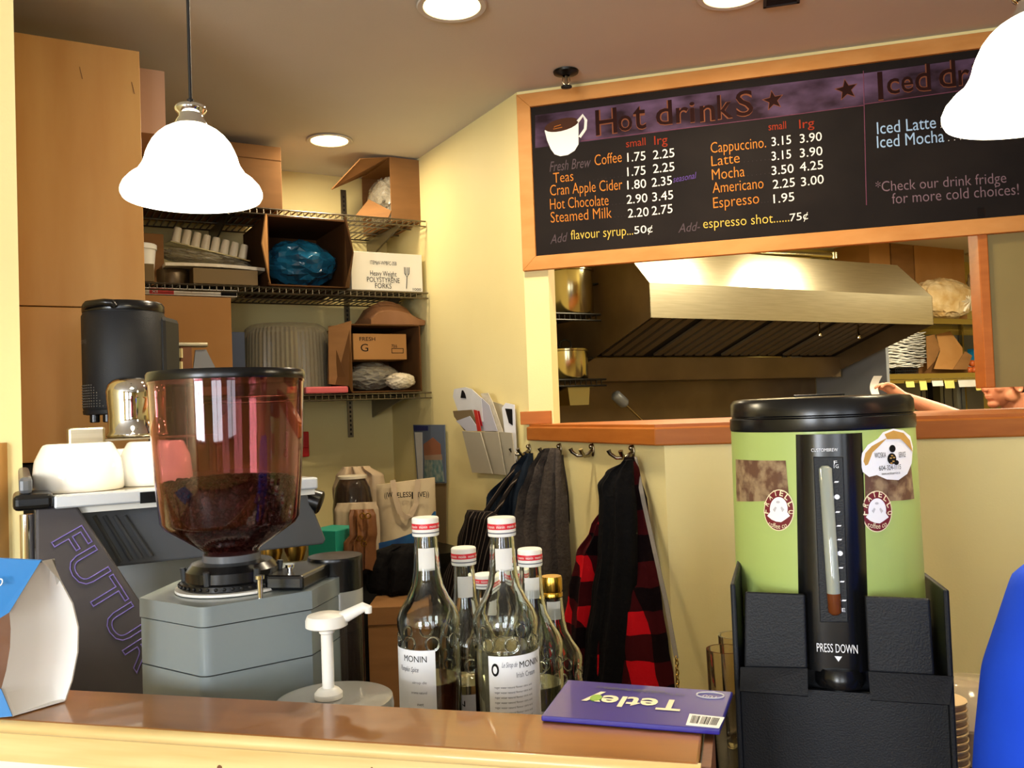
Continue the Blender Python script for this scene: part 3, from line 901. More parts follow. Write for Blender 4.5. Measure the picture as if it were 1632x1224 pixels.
o = MB().ball((0, 0, 0), (0.115, 0.12, zlow / 2 - 0.008), 30, 20, noise=0.01, seed=11, crinkle=0.10, cf=3).obj('plastic_bag', M['clearbag'], fr=fr.sub(w * 0.46, 0.16, 0.008 + zlow / 2), smooth=14); tag(o, 'clear plastic bag under the small G carton in the open box', 'bag')
o = MB().ball((0, 0, 0), (0.06, 0.05, 0.034), 50, 30, noise=0.02, seed=12, crinkle=0.14, cf=3).obj('white_bag', M['whitebag'], fr=fr.sub(w * 0.72, 0.03, 0.045), smooth=70); tag(o, 'crumpled white plastic bag at the bottom of the open box', 'bag')
# folded paper bag on top of the open box
a = BW.px(590, 512, -0.42); b = BW.px(676, 512, -0.42)
zz = ZL + 0.003 + h
hh = min(BW.px(635, 478, -0.40).z - zz, ZM - zz - 0.03)
mb = MB()
rs = []
for i in range(9):
    u = i / 8
    x = (b.x - a.x) * u
    top = hh * (0.55 + 0.45 * math.sin(PI * min(1, u * 1.1) ** 0.8)) * (1 if u < 0.8 else 0.75) if 0 < u < 1 else hh * 0.35
    rs.append([(x, -0.01 + 0.01 * math.sin(7 * u), 0.002), (x, -0.012, top * 0.55), (x, 0.05, top), (x, 0.16, top * 0.9), (x, 0.22, top * 0.5), (x, 0.22, 0.002)])
o = mb.rings(rs).obj('paper_bag', M['paperbag'], fr=BW.sub(a.x, -0.42, zz), smooth=35); tag(o, 'crumpled brown paper bag on top of the open box, under the middle shelf', 'bag')

# small red clip on back wall
q = BW.px(487, 706, -0.01)
f2 = BW.sub(q.x, -0.002, q.z)
t = thing('wall_clip', 'small bright red plastic clip on the back wall, right of the bean hopper', 'clip', f2)
MB().box(-0.012, 0.014, -0.016, 0, -0.05, 0.05).obj('plate', M['red'], t, bev=0.004)
MB().box(-0.03, 0.010, -0.030, -0.014, -0.06, -0.02).obj('tab', M['red'], t, bev=0.005)


# ================================================================== KITCHEN BEHIND THE WINDOW
HX = KF.px(1487, 500, 0).x
hz0 = KF.px(1037, 506, 0).z; hz1 = KF.px(1037, 450, 0).z
hs = KF.px(1432, 423, 0)
# the sloped top: 45 degrees back from the band
SL = 0.215
hz2 = hz1 + 0.215
hzb = 1.64
fr = KF.sub(0, 0, 0)
t = thing('range_hood', 'big stainless steel range hood filling the kitchen window', 'range hood', fr)
TH = 0.004
MB().box(0, HX, 0, TH, hz0, hz1).obj('front_band', M['steel'], t)
MB().add([(0, 0, hz1), (HX, 0, hz1), (HX, SL, hz2), (0, SL, hz2), (0, 0.004, hz1 - .004), (HX, .004, hz1 - .004), (HX, SL, hz2 - .006), (0, SL, hz2 - .006)], [(0, 1, 2, 3), (7, 6, 5, 4), (0, 4, 5, 1), (2, 6, 7, 3), (0, 3, 7, 4), (1, 5, 6, 2)]).obj('sloped_top', M['steel'], t)
MB().box(0, HX, SL, 0.97, hz2 - 0.006, hz2).obj('top_panel', M['steel'], t)
for x in (0.0, HX - 0.004):
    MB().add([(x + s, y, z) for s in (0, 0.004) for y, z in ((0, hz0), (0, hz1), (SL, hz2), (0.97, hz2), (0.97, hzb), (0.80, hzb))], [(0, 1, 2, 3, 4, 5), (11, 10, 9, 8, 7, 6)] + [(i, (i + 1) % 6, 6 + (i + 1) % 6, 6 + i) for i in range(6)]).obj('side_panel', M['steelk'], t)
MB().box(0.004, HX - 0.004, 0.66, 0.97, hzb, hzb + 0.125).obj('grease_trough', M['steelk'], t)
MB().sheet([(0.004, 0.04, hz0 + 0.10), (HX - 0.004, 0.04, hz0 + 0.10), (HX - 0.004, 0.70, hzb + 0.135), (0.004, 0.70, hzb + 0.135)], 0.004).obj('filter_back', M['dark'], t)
ax = Vector((0, 0.64, hzb + 0.125 - hz0 - 0.085)); 
p0 = Vector((0, 0.05, hz0 + 0.085))
nb = 4
for b_ in range(nb):
    mb = MB()
    x0 = 0.03 + b_ * (HX - 0.06) / nb; x1 = x0 + (HX - 0.06) / nb - 0.05
    nsl = 6
    for k in range(nsl):
        xa = x0 + (x1 - x0) * k / nsl; xb = xa + (x1 - x0) / nsl * 0.66
        q = [p0 + Vector((xa, 0, 0)), p0 + Vector((xb, 0, 0)), p0 + ax * 0.93 + Vector((xb, 0, 0)), p0 + ax * 0.93 + Vector((xa, 0, 0))]
        mb.sheet(q, 0.012)
    mb.obj('grease_filter', M['filter'], t)
for pxx, pyy in ((1306, 530), (1368, 534)):
    q = KF.px(pxx, pyy, 0.14)
    MB().lathe([(0.010, -0.03), (0.013, -0.01), (0.006, 0.0), (0.006, 0.05)], (q.x, 0.14, q.z + 0.01), 12).obj('nozzle', M['chrome'], t, smooth=50)
# stainless splash panel under the hood, right end partition
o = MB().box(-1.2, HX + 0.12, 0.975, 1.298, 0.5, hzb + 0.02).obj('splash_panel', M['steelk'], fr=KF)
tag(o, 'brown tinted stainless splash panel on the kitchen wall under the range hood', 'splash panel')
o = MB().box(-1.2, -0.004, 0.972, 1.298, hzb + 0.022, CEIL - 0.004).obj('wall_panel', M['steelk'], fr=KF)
tag(o, 'dark stainless wall panel left of the range hood behind the pots', 'wall panel')
q = KF.px(1370, 600, 0.5)
o = MB().box(HX + 0.124, HX + 0.15, 0.42, 0.97, 0.6, hz0 + 0.1).obj('partition', M['steelb'], fr=KF)
tag(o, 'blue grey steel partition at the right end under the range hood', 'partition')
# ceiling lights above the hood, plus two unseen ones added to brighten the kitchen
for x0, x1, yk, pw, lab in ((0.5, 1.5, -1.35, 24, 'unseen fill light added on the ceiling between the window wall and the range hood'), (2.3, 2.9, -0.5, 42, 'unseen fill light added on the ceiling over the right kitchen shelves'), (-0.04, 0.62, -0.02, 13, 'lit kitchen ceiling light over the left end of the range hood'), (1.0, 1.36, -0.02, 11, 'lit kitchen ceiling light over the right half of the range hood')):
    fr = KF.sub((x0 + x1) / 2, yk, CEIL)
    t = thing('kitchen_light', lab, 'ceiling light', fr, 'kitchen ceiling lights')
    w = x1 - x0
    MB().box(-w / 2 - 0.02, w / 2 + 0.02, -0.17, 0.17, -0.05, -0.001).obj('housing', M['white'], t)
    MB().box(-w / 2, w / 2, -0.15, 0.15, -0.062, -0.0505).obj('diffuser', M['tube'], t)
    area('lamp', (0, 0, -0.07), (0, 0, 0), w, 0.3, pw, (1.0, 0.88, 0.62), t)

# pipe over the hood
a = KF.px(1180, 401, 0.7); b = KF.px(1330, 408, 0.7)
o = MB().tube([(a.x, 0.7, a.z), (b.x, 0.7, b.z), (b.x, 0.98, b.z)], 0.018, 10).lathe([(0.028, -0.02), (0.028, 0.02)], (b.x - 0.01, 0.7, b.z), 12).obj('gas_pipe', M['steelp'], fr=KF, smooth=50)
tag(o, 'thin metal pipe with a bend running above the range hood', 'pipe')

# pots at the left
def kshelf(rect, off, lab):
    x0, y, x1 = rect
    a = KF.px(x0, y, off); b = KF.px(x1, y, off)
    fr = KF.sub(b.x, off, a.z)
    t = thing('pot_shelf', lab, 'shelf', fr)
    L = -0.42
    mb = MB().tube([(L, 0, 0), (0, 0, 0)], 0.005, 6).tube([(L, 0, -0.03), (0, 0, -0.03)], 0.005, 6)
    k = L
    while k < 0: mb.box(k, k + 0.004, -0.002, 0.002, -0.03, 0); k += 0.03
    mb.obj('shelf_rail', M['darkmetal'], t)
    MB().box(L, 0, 0.004, 0.97 - off, -0.006, 0).obj('shelf_deck', M['darkmetal'], t)
    MB().add([(-0.25 + s, yy, zz) for s in (-0.006, 0.006) for yy, zz in ((0.97 - off, -0.007), (0.02, -0.007), (0.97 - off, -0.16))], [(0, 1, 2), (5, 4, 3), (0, 3, 4, 1), (1, 4, 5, 2), (2, 5, 3, 0)]).obj('shelf_bracket', M['darkmetal'], t)
    return t, a.z


t, z1 = kshelf((870, 499, 957), 0.30, 'dark wire shelf in the kitchen with the tall stock pot on it')
t, z2 = kshelf((870, 606, 966), 0.30, 'dark steel shelf in the kitchen with the lidded pot on it')


def pot(rect, z0, label, lid):
    x0, y0, x1 = rect
    off = 0.42
    a = KF.px(x0, y0, off); b = KF.px(x1, y0, off)
    r = (b.x - a.x) / 2; h = KF.px((x0 + x1) / 2, y0, off).z - z0
    fr = KF.sub((a.x + b.x) / 2, off, z0 + 0.002)
    t = thing('stock_pot', label, 'pot', fr)
    MB().shell([(r * 0.92, 0), (r * 0.98, 0.01), (r * 0.98, h - 0.006), (r * 1.04, h - 0.003), (r * 1.04, h)], 0.004, n=36).obj('pot_body', M['steelp'], t, smooth=40)
    MB().tube([(r * .98, -0.03, h * .72), (r * 1.25, -0.03, h * .74), (r * 1.3, 0, h * .75), (r * 1.25, 0.03, h * .74), (r * .98, 0.03, h * .72)], 0.005, 8).obj('handle', M['darkmetal'], t, smooth=60)
    if lid:
        l_ = MB().lathe([(r * 1.03, h + 0.001), (r * 1.03, h + 0.005), (r * 0.6, h + 0.014), (0.003, h + 0.016)], n=32).obj('lid', M['steelp'], t, smooth=40)
        MB().tube([(-0.035, 0, h + 0.014), (-0.03, 0, h + 0.045), (0, 0, h + 0.055), (0.03, 0, h + 0.045), (0.035, 0, h + 0.014)], 0.005, 8).obj('lid_handle', M['darkmetal'], l_, smooth=60)


pot((872, 434, 938), z1, 'tall shiny stock pot on the upper kitchen shelf beside the window column', True)
pot((871, 560, 931), z2, 'lidded steel pot on the lower kitchen shelf beside the window column', True)
a = KF.px(905, 618, 0.36); b = KF.px(941, 645, 0.36)
fr = KF.sub((a.x + b.x) / 2, 0.36, b.z)
w = b.x - a.x; h = a.z - b.z
t = thing('steel_insert_pan', 'small square steel pan hanging under the lower kitchen shelf', 'pan', fr)
MB().add([(sx * w / 2 * s, sy, z) for z, s in ((0, 0.86), (h, 1.0)) for sx, sy in ((-1, 0), (1, 0), (1, 0.14), (-1, 0.14))], [(0, 1, 2, 3), (0, 4, 5, 1), (1, 5, 6, 2), (2, 6, 7, 3), (3, 7, 4, 0)]).obj('pan_body', M['steelp'], t)
MB().box(-w / 2 - 0.012, w / 2 + 0.012, -0.012, 0.15, h, h + 0.004).obj('pan_rim', M['steelp'], t)
MB().box(-w / 2, w / 2, 0.02, 0.10, h + 0.004, z2 - 0.03 - b.z - 0.001 if z2 - 0.03 - b.z > h + 0.006 else h + 0.01).obj('hanger', M['darkmetal'], t)
# ladle
a = KF.px(992, 640, 0.5); b = KF.px(1030, 676, 0.5)
fr = KF.sub(b.x, 0.5, b.z - 0.25)
o = thing('spatula', 'grey spoon handle sticking up behind the orange window counter', 'utensil', fr)
la = fr.l(P(1, 1, 1)) * 0
pa = Vector((a.x - b.x, 0, a.z - b.z + 0.25))
MB().tube([(0.12, 0, 0), (0.0, 0, 0.25), pa], 0.006, 8).obj('shaft', M['steelp'], o, smooth=60)
dr = (pa - Vector((0, 0, 0.25))).normalized()
MB().tube([pa - dr * 0.03, pa - dr * 0.015, pa + dr * 0.055, pa + dr * 0.065], [0.014, 0.028, 0.028, 0.018], 12).obj('grip', M['steelb'], o, smooth=50)

# range / counter block under hood carries the utensil
o = MB().box(-0.6, HX + 0.1, 0.12, 0.97, 0, 0.92).obj('cooking_range', M['steelk'], fr=KF, bev=0.005)
tag(o, 'steel cooking range under the hood, behind the window counter', 'range')
o = MB().lathe([(0.045, 0), (0.055, 0.10), (0.055, fr.o.z + 0.13 - 0.92), (0.05, fr.o.z + 0.13 - 0.92), (0.05, 0.01), (0.002, 0.01)], n=20, close=False).obj('utensil_crock', M['steelp'], fr=Fr(KF.w(b.x + 0.06, 0.5, 0.922), UA), smooth=40)
tag(o, 'steel utensil crock on the range holding the grey spoon', 'crock')

# right hand shelves
XR0 = HX + 0.16; XR1 = 4.5
OFF = 0.70
zu = KF.px(1530, 509, OFF).z; zl = KF.px(1470, 596, OFF).z
for z, lab in ((zu, 'upper steel shelf in the kitchen under the bags and cartons'), (zl, 'lower steel pass shelf in the kitchen under the foil box and papers')):
    fr = KF.sub(0, OFF, z)
    t = thing('kitchen_shelf', lab, 'shelf', fr)
    MB().box(XR0 if z == zl else HX + 0.16, XR1, 0, 0.58, -0.006, 0).obj('shelf_board', M['steelp'], t)
    MB().box(XR0 if z == zl else HX + 0.16, XR1, -0.004, 0.0, -0.035, 0.004).obj('shelf_lip', M['steelp'], t, bev=0.002)
    for x in (XR0 + 0.02, XR1 - 0.3):
        MB().box(x, x + 0.02, 0.55, 0.58, -z + 0.001 if z == zl else zl - z + 0.001, -0.007).obj('post', M['steelp'], t)
o = MB().box(XR0, XR1, 1.285, 1.298, 0.6, zu - 0.05).obj('rear_panel', M['steelb'], fr=KF)
tag(o, 'blue grey steel panel on the kitchen wall behind the right shelves', 'wall panel')
# order rail and slips under the lower shelf
fr = KF.sub(0, OFF + 0.02, zl)
o = MB().box(XR0 + 0.02, XR1 - 0.1, 0.0, 0.016, -0.06, -0.037).obj('order_rail', M['steelp'], fr=fr)
tag(o, 'steel order rail fixed under the lower kitchen shelf', 'order rail')
for x0, y0, x1, y1, m_, lab in ((1446, 601, 1460, 611, 'slip', 'small yellow order slip on the rail, first from the left'), (1468, 601, 1480, 616, 'slip', 'yellow order slip on the rail, second from the left'), (1488, 603, 1506, 612, 'paper', 'white order slip on the rail between the yellow ones'), (1508, 601, 1524, 614, 'slip', 'yellow order slip on the rail, third yellow one from the left'), (1530, 602, 1558, 613, 'paper', 'wide white order slip on the rail near the orange jamb'), (1557, 606, 1566, 622, 'slip', 'yellow order slip on the rail in front of the cook\'s nose')):
    a = KF.px(x0, y0, OFF); b = KF.px(x1, y1, OFF)
    o = MB().sheet([(0, 0, 0), (b.x - a.x, 0, 0), (b.x - a.x, -0.006, b.z - a.z), (0, -0.008, b.z - a.z)], 0.001).obj('order_slip', M[m_], fr=KF.sub(a.x, OFF + 0.017, min(a.z, zl - 0.045)))
    tag(o, lab, 'order slip', 'order slips')
for x, y0, y1, lab in ((1468, 612, 652, 'black cable hanging behind the cook\'s arm, leftmost'), (1477, 614, 650, 'black cable hanging behind the cook\'s arm, second from left'), (1504, 612, 652, 'black cable hanging right of the dark post'), (1518, 612, 655, 'black cable hanging nearest the cook\'s face')):
    a = KF.px(x, y0, OFF + 0.3); b = KF.px(x + 2, y1, OFF + 0.3)
    o = MB().tube([(0, 0, 0), (0.01, 0.01, (b.z - a.z) * 0.5), (b.x - a.x, 0, (b.z - a.z)), (b.x - a.x, 0, (b.z - a.z) - 0.5)], 0.005, 6).obj('cable', M['cord'], fr=KF.sub(a.x, OFF + 0.3, a.z), smooth=60)
    tag(o, lab, 'cable', 'cables under the kitchen shelf')
a = KF.px(1486, 612, OFF + 0.36); b = KF.px(1500, 655, OFF + 0.36)
o = MB().box(0, b.x - a.x, 0, 0.06, 0.001 - a.z, zl - a.z - 0.012).obj('dark_post', M['dark'], fr=KF.sub(a.x, OFF + 0.36, a.z)); tag(o, 'thick dark post between the hanging cables', 'post')

# lower shelf things
t, f2, w, h = carton('foil_box', 'dark blue foil box with a cyan end on the lower kitchen shelf', (1383, 567, 1408, 592), OFF + 0.05, 0.10, M['blueb'], zl + 0.004, fr=KF)
MB().box(-w / 2 - 0.075, -w / 2 + 0.0005, 0.0, 0.10, 0, h * 0.97).obj('box_end', M['cyanp'], t)
txt_on(t, f2, [('Reynolds', 1386, 576, 20, 5), ('711', 1391, 584, 10, 6)], M['paper'], 'printed_lettering')
# crumpled paper stack over a black basket
a = KF.px(1427, 588, OFF + 0.08); b = KF.px(1462, 588, OFF + 0.08)
fr = KF.sub(a.x, OFF + 0.08, zl + 0.004)
t = thing('wire_basket', 'small black basket on the lower kitchen shelf under the crumpled papers', 'basket', fr)
w = b.x - a.x; h = 0.045
mb = MB()
for z in (0.003, 0.022, h): mb.tube([(0, 0, z), (w, 0, z), (w, 0.25, z), (0, 0.25, z), (0, 0, z)], 0.003, 5)
for k in range(12): mb.tube([(w * k / 11, 0, 0.003), (w * k / 11, 0, h)], 0.002, 5)
for k in range(10): mb.tube([(w * k / 9, 0.25, 0.003), (w * k / 9, 0.25, h)], 0.002, 5)
mb.obj('basket_wire', M['matblack'], t)
a2 = KF.px(1402, 560, OFF + 0.10); b2 = KF.px(1474, 560, OFF + 0.10)
ztop = KF.px(1440, 530, OFF + 0.10).z
nsh = 20
rnd = random.Random(4)
for k in range(nsh):
    z = zl + 0.055 + (ztop - zl - 0.055) * k / (nsh - 1)
    u = k / (nsh - 1)
    x0 = a2.x + 0.0 + 0.30 * max(0, u - 0.55) + rnd.uniform(-0.01, 0.01); x1 = b2.x - 0.02 * (1 - u) + rnd.uniform(-0.015, 0.01)
    n = 16
    mb = MB(); rs = []
    ph = rnd.uniform(0, 6)
    for i in range(n + 1):
        x = (x1 - x0) * i / n
        dz = 0.004 * math.sin(11 * i / n + ph) + 0.003 * math.sin(23 * i / n + 2 * ph)
        yy = 0.008 * math.sin(9 * i / n + 1.7 * ph)
        rs.append([(x, yy, dz), (x, 0.24 + yy, dz + 0.004), (x, 0.24 + yy, dz + 0.009), (x, yy, dz + 0.005 + 0.003 * math.sin(5 * i / n))])
    o = mb.rings(rs).obj('paper_sheet', M['paper'], fr=KF.sub(x0, OFF + 0.09, z), smooth=50)
    tag(o, 'crumpled white paper sheet in the pile over the black basket in the kitchen', 'paper', 'crumpled papers on the kitchen shelf')
# torn paper bag / open box
a = KF.px(1476, 590, OFF + 0.08); b = KF.px(1545, 590, OFF + 0.08)
fr = KF.sub(a.x, OFF + 0.08, zl + 0.005)
l3 = lambda px, py, dy: (lambda v: Vector((v.x - a.x, dy, v.z - zl - 0.005)))(KF.px(px, py, OFF + 0.08 + dy))
t = thing('open_produce_box', 'open brown cardboard produce box with raised flaps on the lower kitchen shelf', 'box', fr)
w = b.x - a.x
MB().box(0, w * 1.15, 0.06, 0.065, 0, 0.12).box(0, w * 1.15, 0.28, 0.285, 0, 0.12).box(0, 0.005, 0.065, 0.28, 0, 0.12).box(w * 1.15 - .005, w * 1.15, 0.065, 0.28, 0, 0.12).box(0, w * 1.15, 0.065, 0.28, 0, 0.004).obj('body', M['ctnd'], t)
MB().sheet([l3(1478, 588, 0), l3(1476, 536, 0.02), l3(1489, 533, 0.04), l3(1498, 556, 0.05), l3(1490, 575, 0.03)], 0.004).obj('flap', M['ctn'], t)
MB().sheet([l3(1488, 588, 0.03), l3(1498, 560, 0.05), l3(1492, 533, 0.08), l3(1514, 528, 0.08), l3(1534, 555, 0.04), l3(1534, 568, 0.03), l3(1518, 589, 0.01)], 0.004).obj('flap', M['ctnl'], t)
MB().sheet([l3(1519, 589, 0.0), l3(1538, 560, 0.03), l3(1549, 567, 0.03), l3(1541, 589, 0.0)], 0.004).obj('flap', M['ctn'], t)
rnd = random.Random(3)
for k, (x, y) in enumerate(((1548, 584), (1556, 586), (1562, 580), (1553, 576), (1560, 570))):
    q = KF.px(x, y, OFF + 0.20)
    z = zl + 0.006 + 0.026 + (0.05 if k >= 3 else 0)
    o = MB().ball((0, 0, 0), (0.026, 0.026, 0.026), 14, 10).obj('tomato', M['tomato'], fr=KF.sub(q.x, OFF + 0.22, z), smooth=80)
    tag(o, 'small orange vegetable heaped beside the open produce box in the kitchen', 'vegetable', 'orange vegetables on the kitchen shelf')
a = KF.px(1562, 575, OFF + 0.32)
fr = KF.sub(a.x, OFF + 0.32, zl + 0.004)
t = thing('blue_carton', 'light blue and white carton at the right end of the lower kitchen shelf', 'carton', fr)
hh = KF.px(1565, 556, OFF + 0.32).z - zl
MB().box(0, 0.16, 0, 0.1, 0, hh * 0.5).obj('carton_base', M['paper'], t); MB().box(0, 0.16, 0, 0.1, hh * 0.5, hh).obj('carton_top', M['cyanp'], t)

# upper shelf things
carton('brown_carton', 'tall brown carton behind the range hood, leftmost of the three on the upper kitchen shelf', (1387, 372, 1420, 505), OFF + 0.22, 0.3, M['ctnl'], zu + 0.004, fr=KF)
carton('brown_carton', 'tall brown carton, middle of the three on the upper kitchen shelf', (1422, 370, 1457, 505), OFF + 0.22, 0.3, M['ctn'], zu + 0.004, fr=KF)
carton('brown_carton', 'widest of the three brown cartons on the upper kitchen shelf, behind the bread bag', (1459, 365, 1538, 505), OFF + 0.22, 0.3, M['ctnl'], zu + 0.004, fr=KF)
# bread bag: long loaf bag twisted towards us
a = KF.px(1466, 470, OFF + 0.05); b = KF.px(1562, 470, OFF + 0.05)
hh = KF.px(1505, 441, OFF + 0.05).z - zu
fr = KF.sub((a.x + b.x) / 2, OFF + 0.10, zu + 0.006)
t = thing('bread_bag', 'clear plastic bag of buns with a twisted end on the upper kitchen shelf', 'bag', fr)
w = (b.x - a.x) / 2
MB().ball((-0.01, 0, hh * 0.5), (w * 0.98, 0.10, hh * 0.47), 34, 22, noise=0.02, seed=2, crinkle=0.08, cf=3).obj('filled_bag', M['foodbag'], t, smooth=16)
mb = MB()
kc = Vector((w * 0.40, -0.10, hh * 0.42))
for k in range(11):
    an = 2 * PI * k / 11 + 0.2
    L_ = 0.085 + 0.02 * math.sin(3 * k)
    e1 = kc + Vector((math.cos(an) * L_, 0.035, math.sin(an) * L_ * 0.8)); e2 = kc + Vector((math.cos(an + 0.35) * L_, 0.035, math.sin(an + 0.35) * L_ * 0.8))
    mb.sheet([kc + Vector((0, -0.012, 0)), e1, (e1 + e2) / 2 + Vector((0, -0.02, 0)), e2], 0.002)
mb.obj('twisted_end', M['whitebag'], t)
for k, (px, py, rr, lab) in enumerate(((1556, 392, 0.11, 'clear plastic bag of buns at the top right of the upper kitchen shelf'), (1560, 448, 0.12, 'clear plastic bag of buns behind the orange jamb, below the topmost bag'))):
    q = KF.px(px, py, OFF + 0.26)
    o = MB().ball((0, 0, 0), (0.10, 0.10, rr * 0.9), 26, 18, noise=0.02, seed=20 + k, crinkle=0.14, cf=3).obj('bun_bag', M['foodbag'], fr=KF.sub(q.x + 0.03, OFF + 0.26, q.z), smooth=16); tag(o, lab, 'bag', 'bags of buns')


# ================================================================== MENU BOARD
BO = -0.022
bl = WW.px(825, 151, BO); bl2 = WW.px(831, 429, BO)
ztop = bl.z; zbot = WW.px(1240, 399.3, BO).z
x0 = (bl.x + bl2.x) / 2
bx1 = 1.95
FW = 0.047
fr = WW.sub(x0, 0, zbot)
BW_, BH = bx1 - x0, ztop - zbot
t = thing('menu_board', 'long black chalk menu board in a light wood frame above the kitchen window', 'menu board', fr)
board = MB().box(FW * 0.8, BW_ - FW * 0.8, -0.012, -0.002, FW * 0.8, BH - FW * 0.8).obj('chalkboard_panel', M['board'], t)
for nm, poly in (('top', [(0, BH), (BW_, BH), (BW_ - FW, BH - FW), (FW, BH - FW)]), ('bottom', [(0, 0), (FW, FW), (BW_ - FW, FW), (BW_, 0)]), ('l', [(0, 0), (0, BH), (FW, BH - FW), (FW, FW)]), ('r', [(BW_, 0), (BW_ - FW, FW), (BW_ - FW, BH - FW), (BW_, BH)])):
    MB().prismy(poly, -0.024, -0.001).obj('frame_rail', M['frame'], t, bev=0.0015)
YB = -0.0122


def bp(px, py):
    q = fr.px(px, py, YB)
    return q


LIFT = [0]


def chalk(items, m, name, dy=0.0004, **kw):
    """items: text, pixel start of baseline, pixel end of baseline, cap height in pixels"""
    for s, xa, ya, xb, yb, h in items:
        mb = MB()
        q = bp(xa, ya); q2 = bp(xb, yb)
        d_ = q2 - q; w_ = d_.length
        e = Vector((1, 0, d_.z / max(d_.x, 1e-4))).normalized()
        hh = (bp(xa, ya - h) - q).length
        text(mb, s, flat((q.x, YB - dy, q.z), (e.x, 0, e.z), (0, 0, 1), (0, -1, 0), 0), w=w_, h=hh, **kw)
        mb.obj(name, m, board)


# purple band
mb = MB()
mb.prismy([(lambda q: (q.x, q.z))(bp(*c_)) for c_ in ((853, 184), (1100, 151), (1376, 117), (1700, 72), (1700, 122), (1376, 167), (1100, 204), (853, 236))], YB - 0.0002, YB + 0.0002)
mb.obj('painted_band', M['band'], board)
mb = MB()
for pa, pb in (((926, 225), (1240, 186)), ((1240, 186), (1376, 168)), ((1378, 166), (1700, 121)), ((1376, 113), (1381, 327))):
    a = bp(*pa); b = bp(*pb); mb.tube([(a.x, YB - 0.0003, a.z), (b.x, YB - 0.0003, b.z)], 0.0013, 4)
mb.obj('chalk_line', M['ch_rose'], board)
HT = [('H', 950, 216, 984, 211, 40), ('o', 986, 209, 1008, 207, 24), ('t', 1010, 206, 1030, 204, 36), ('d', 1046, 200, 1072, 197, 38), ('r', 1078, 196, 1098, 194, 24), ('i', 1100, 195, 1108, 194, 32), ('n', 1116, 194, 1140, 191, 25), ('k', 1144, 190, 1168, 187, 38), ('S', 1174, 186, 1201, 182, 40), ('I', 1400, 159, 1408, 158, 44), ('c', 1414, 150, 1434, 148, 24), ('e', 1437, 147, 1456, 145, 24), ('d', 1459, 146, 1484, 143, 42), ('d', 1497, 140, 1524, 137, 42), ('r', 1528, 136, 1546, 134, 24), ('i', 1550, 133, 1558, 132, 32), ('n', 1566, 130, 1590, 127, 25), ('k', 1594, 126, 1618, 123, 38), ('s', 1622, 122, 1646, 119, 30)]
chalk(HT, M['ch_edge'], 'heading_edge', 0.0006, bold=0.028)
chalk(HT, M['ch_dark'], 'heading', 0.0012, bold=0.004)
for cx_, cy_, r_ in ((1232, 160, 15), (1349, 143, 16)):
    c0_ = bp(cx_, cy_); rr = (bp(cx_, cy_ - r_) - c0_).length
    for m_, s_, dy in (('star', 1.0, 0.0012), ('star_edge', 1.16, 0.0006)):
        pts = []
        for k in range(10):
            an = PI / 2 + PI * k / 5 + 0.12
            q_ = rr * s_ * (1 if k % 2 == 0 else 0.42)
            pts.append((c0_.x + q_ * math.cos(an), c0_.z + q_ * math.sin(an)))
        MB().prismy(pts, YB - dy, YB + 0.0001).obj(m_, M['ch_dark' if m_ == 'star' else 'ch_edge'], board)
# the painted coffee cup
def bpoly(mb, pts, dy): mb.prismy([(lambda q: (q.x, q.z))(bp(*c_)) for c_ in pts], YB - dy, YB + 0.0001)
mb = MB(); bpoly(mb, [(868, 208), (877, 205), (920, 192), (922, 190), (922, 230), (916, 240), (905, 247), (893, 249), (884, 246), (878, 238), (872, 224)], 0.0006)
q0 = [bp(*c_) for c_ in ((921, 194), (929, 184), (934, 192), (933, 206), (924, 219))]
mb.tube([(q.x, YB - 0.0006, q.z) for q in q0], 0.0055, 6)
mb.obj('cup_painting', M['ch_cream'], board)
mb = MB(); el = []
for k in range(20):
    an = 2 * PI * k / 20
    el.append((895 + 27 * math.cos(an), 199 - 27 * math.cos(an) * 0.22 + 10 * math.sin(an)))
bpoly(mb, el, 0.001); mb.obj('cup_coffee', M['ch_brown'], board)
q0 = [bp(*c_) for c_ in ((894, 199), (884, 202), (882, 206), (896, 203))]
MB().tube([(q.x, YB - 0.0014, q.z) for q in q0], 0.0012, 4).obj('cup_highlight', M['ch_orange'], board)

chalk([('1.75', 1000, 258, 1029, 255, 14), ('2.25', 1041, 254, 1075, 250, 14), ('1.75', 1000, 281, 1029, 278, 14), ('2.25', 1041, 276, 1075, 272, 14), ('1.80', 1000, 302, 1030, 299, 14), ('2.35', 1039, 298, 1071, 294, 14), ('2.90', 999, 325, 1032, 322, 14), ('3.45', 1040, 321, 1073, 317, 14), ('2.20', 1001, 347, 1034, 344, 14), ('2.75', 1039, 343, 1072, 339, 14), ('50¢', 1011, 373, 1040, 370, 12),
       ('3.15', 1230, 233, 1261, 229, 14), ('3.90', 1275, 228, 1310, 224, 14), ('3.15', 1230, 256, 1261, 252, 14), ('3.90', 1275, 251, 1311, 247, 14), ('3.50', 1230, 279, 1265, 275, 14), ('4.25', 1275, 273, 1312, 269, 14), ('2.25', 1232, 301, 1267, 297, 14), ('3.00', 1277, 297, 1313, 292, 14), ('1.95', 1233, 324, 1266, 320, 14), ('75¢', 1259, 353, 1288, 349, 12), ('4.25', 1597, 214, 1636, 209, 14)], M['ch_white'], 'price', bold=0.0)
chalk([('Coffee', 948, 264, 991, 258, 17), ('Teas', 882, 292, 914, 288, 16), ('Cran Apple Cider', 877, 312, 992, 302, 17), ('Hot Chocolate', 877, 334, 970, 327, 17), ('Steamed Milk', 878, 355, 975, 347, 17), ('Cappuccino.', 1133, 244, 1221, 235, 17), ('Latte', 1134, 265, 1179, 259, 16), ('Mocha', 1135, 287, 1187, 281, 17), ('Americano', 1136, 308, 1217, 300, 17), ('Espresso', 1137, 332, 1210, 324, 17)], M['ch_orange'], 'drink_name', bold=-0.008)
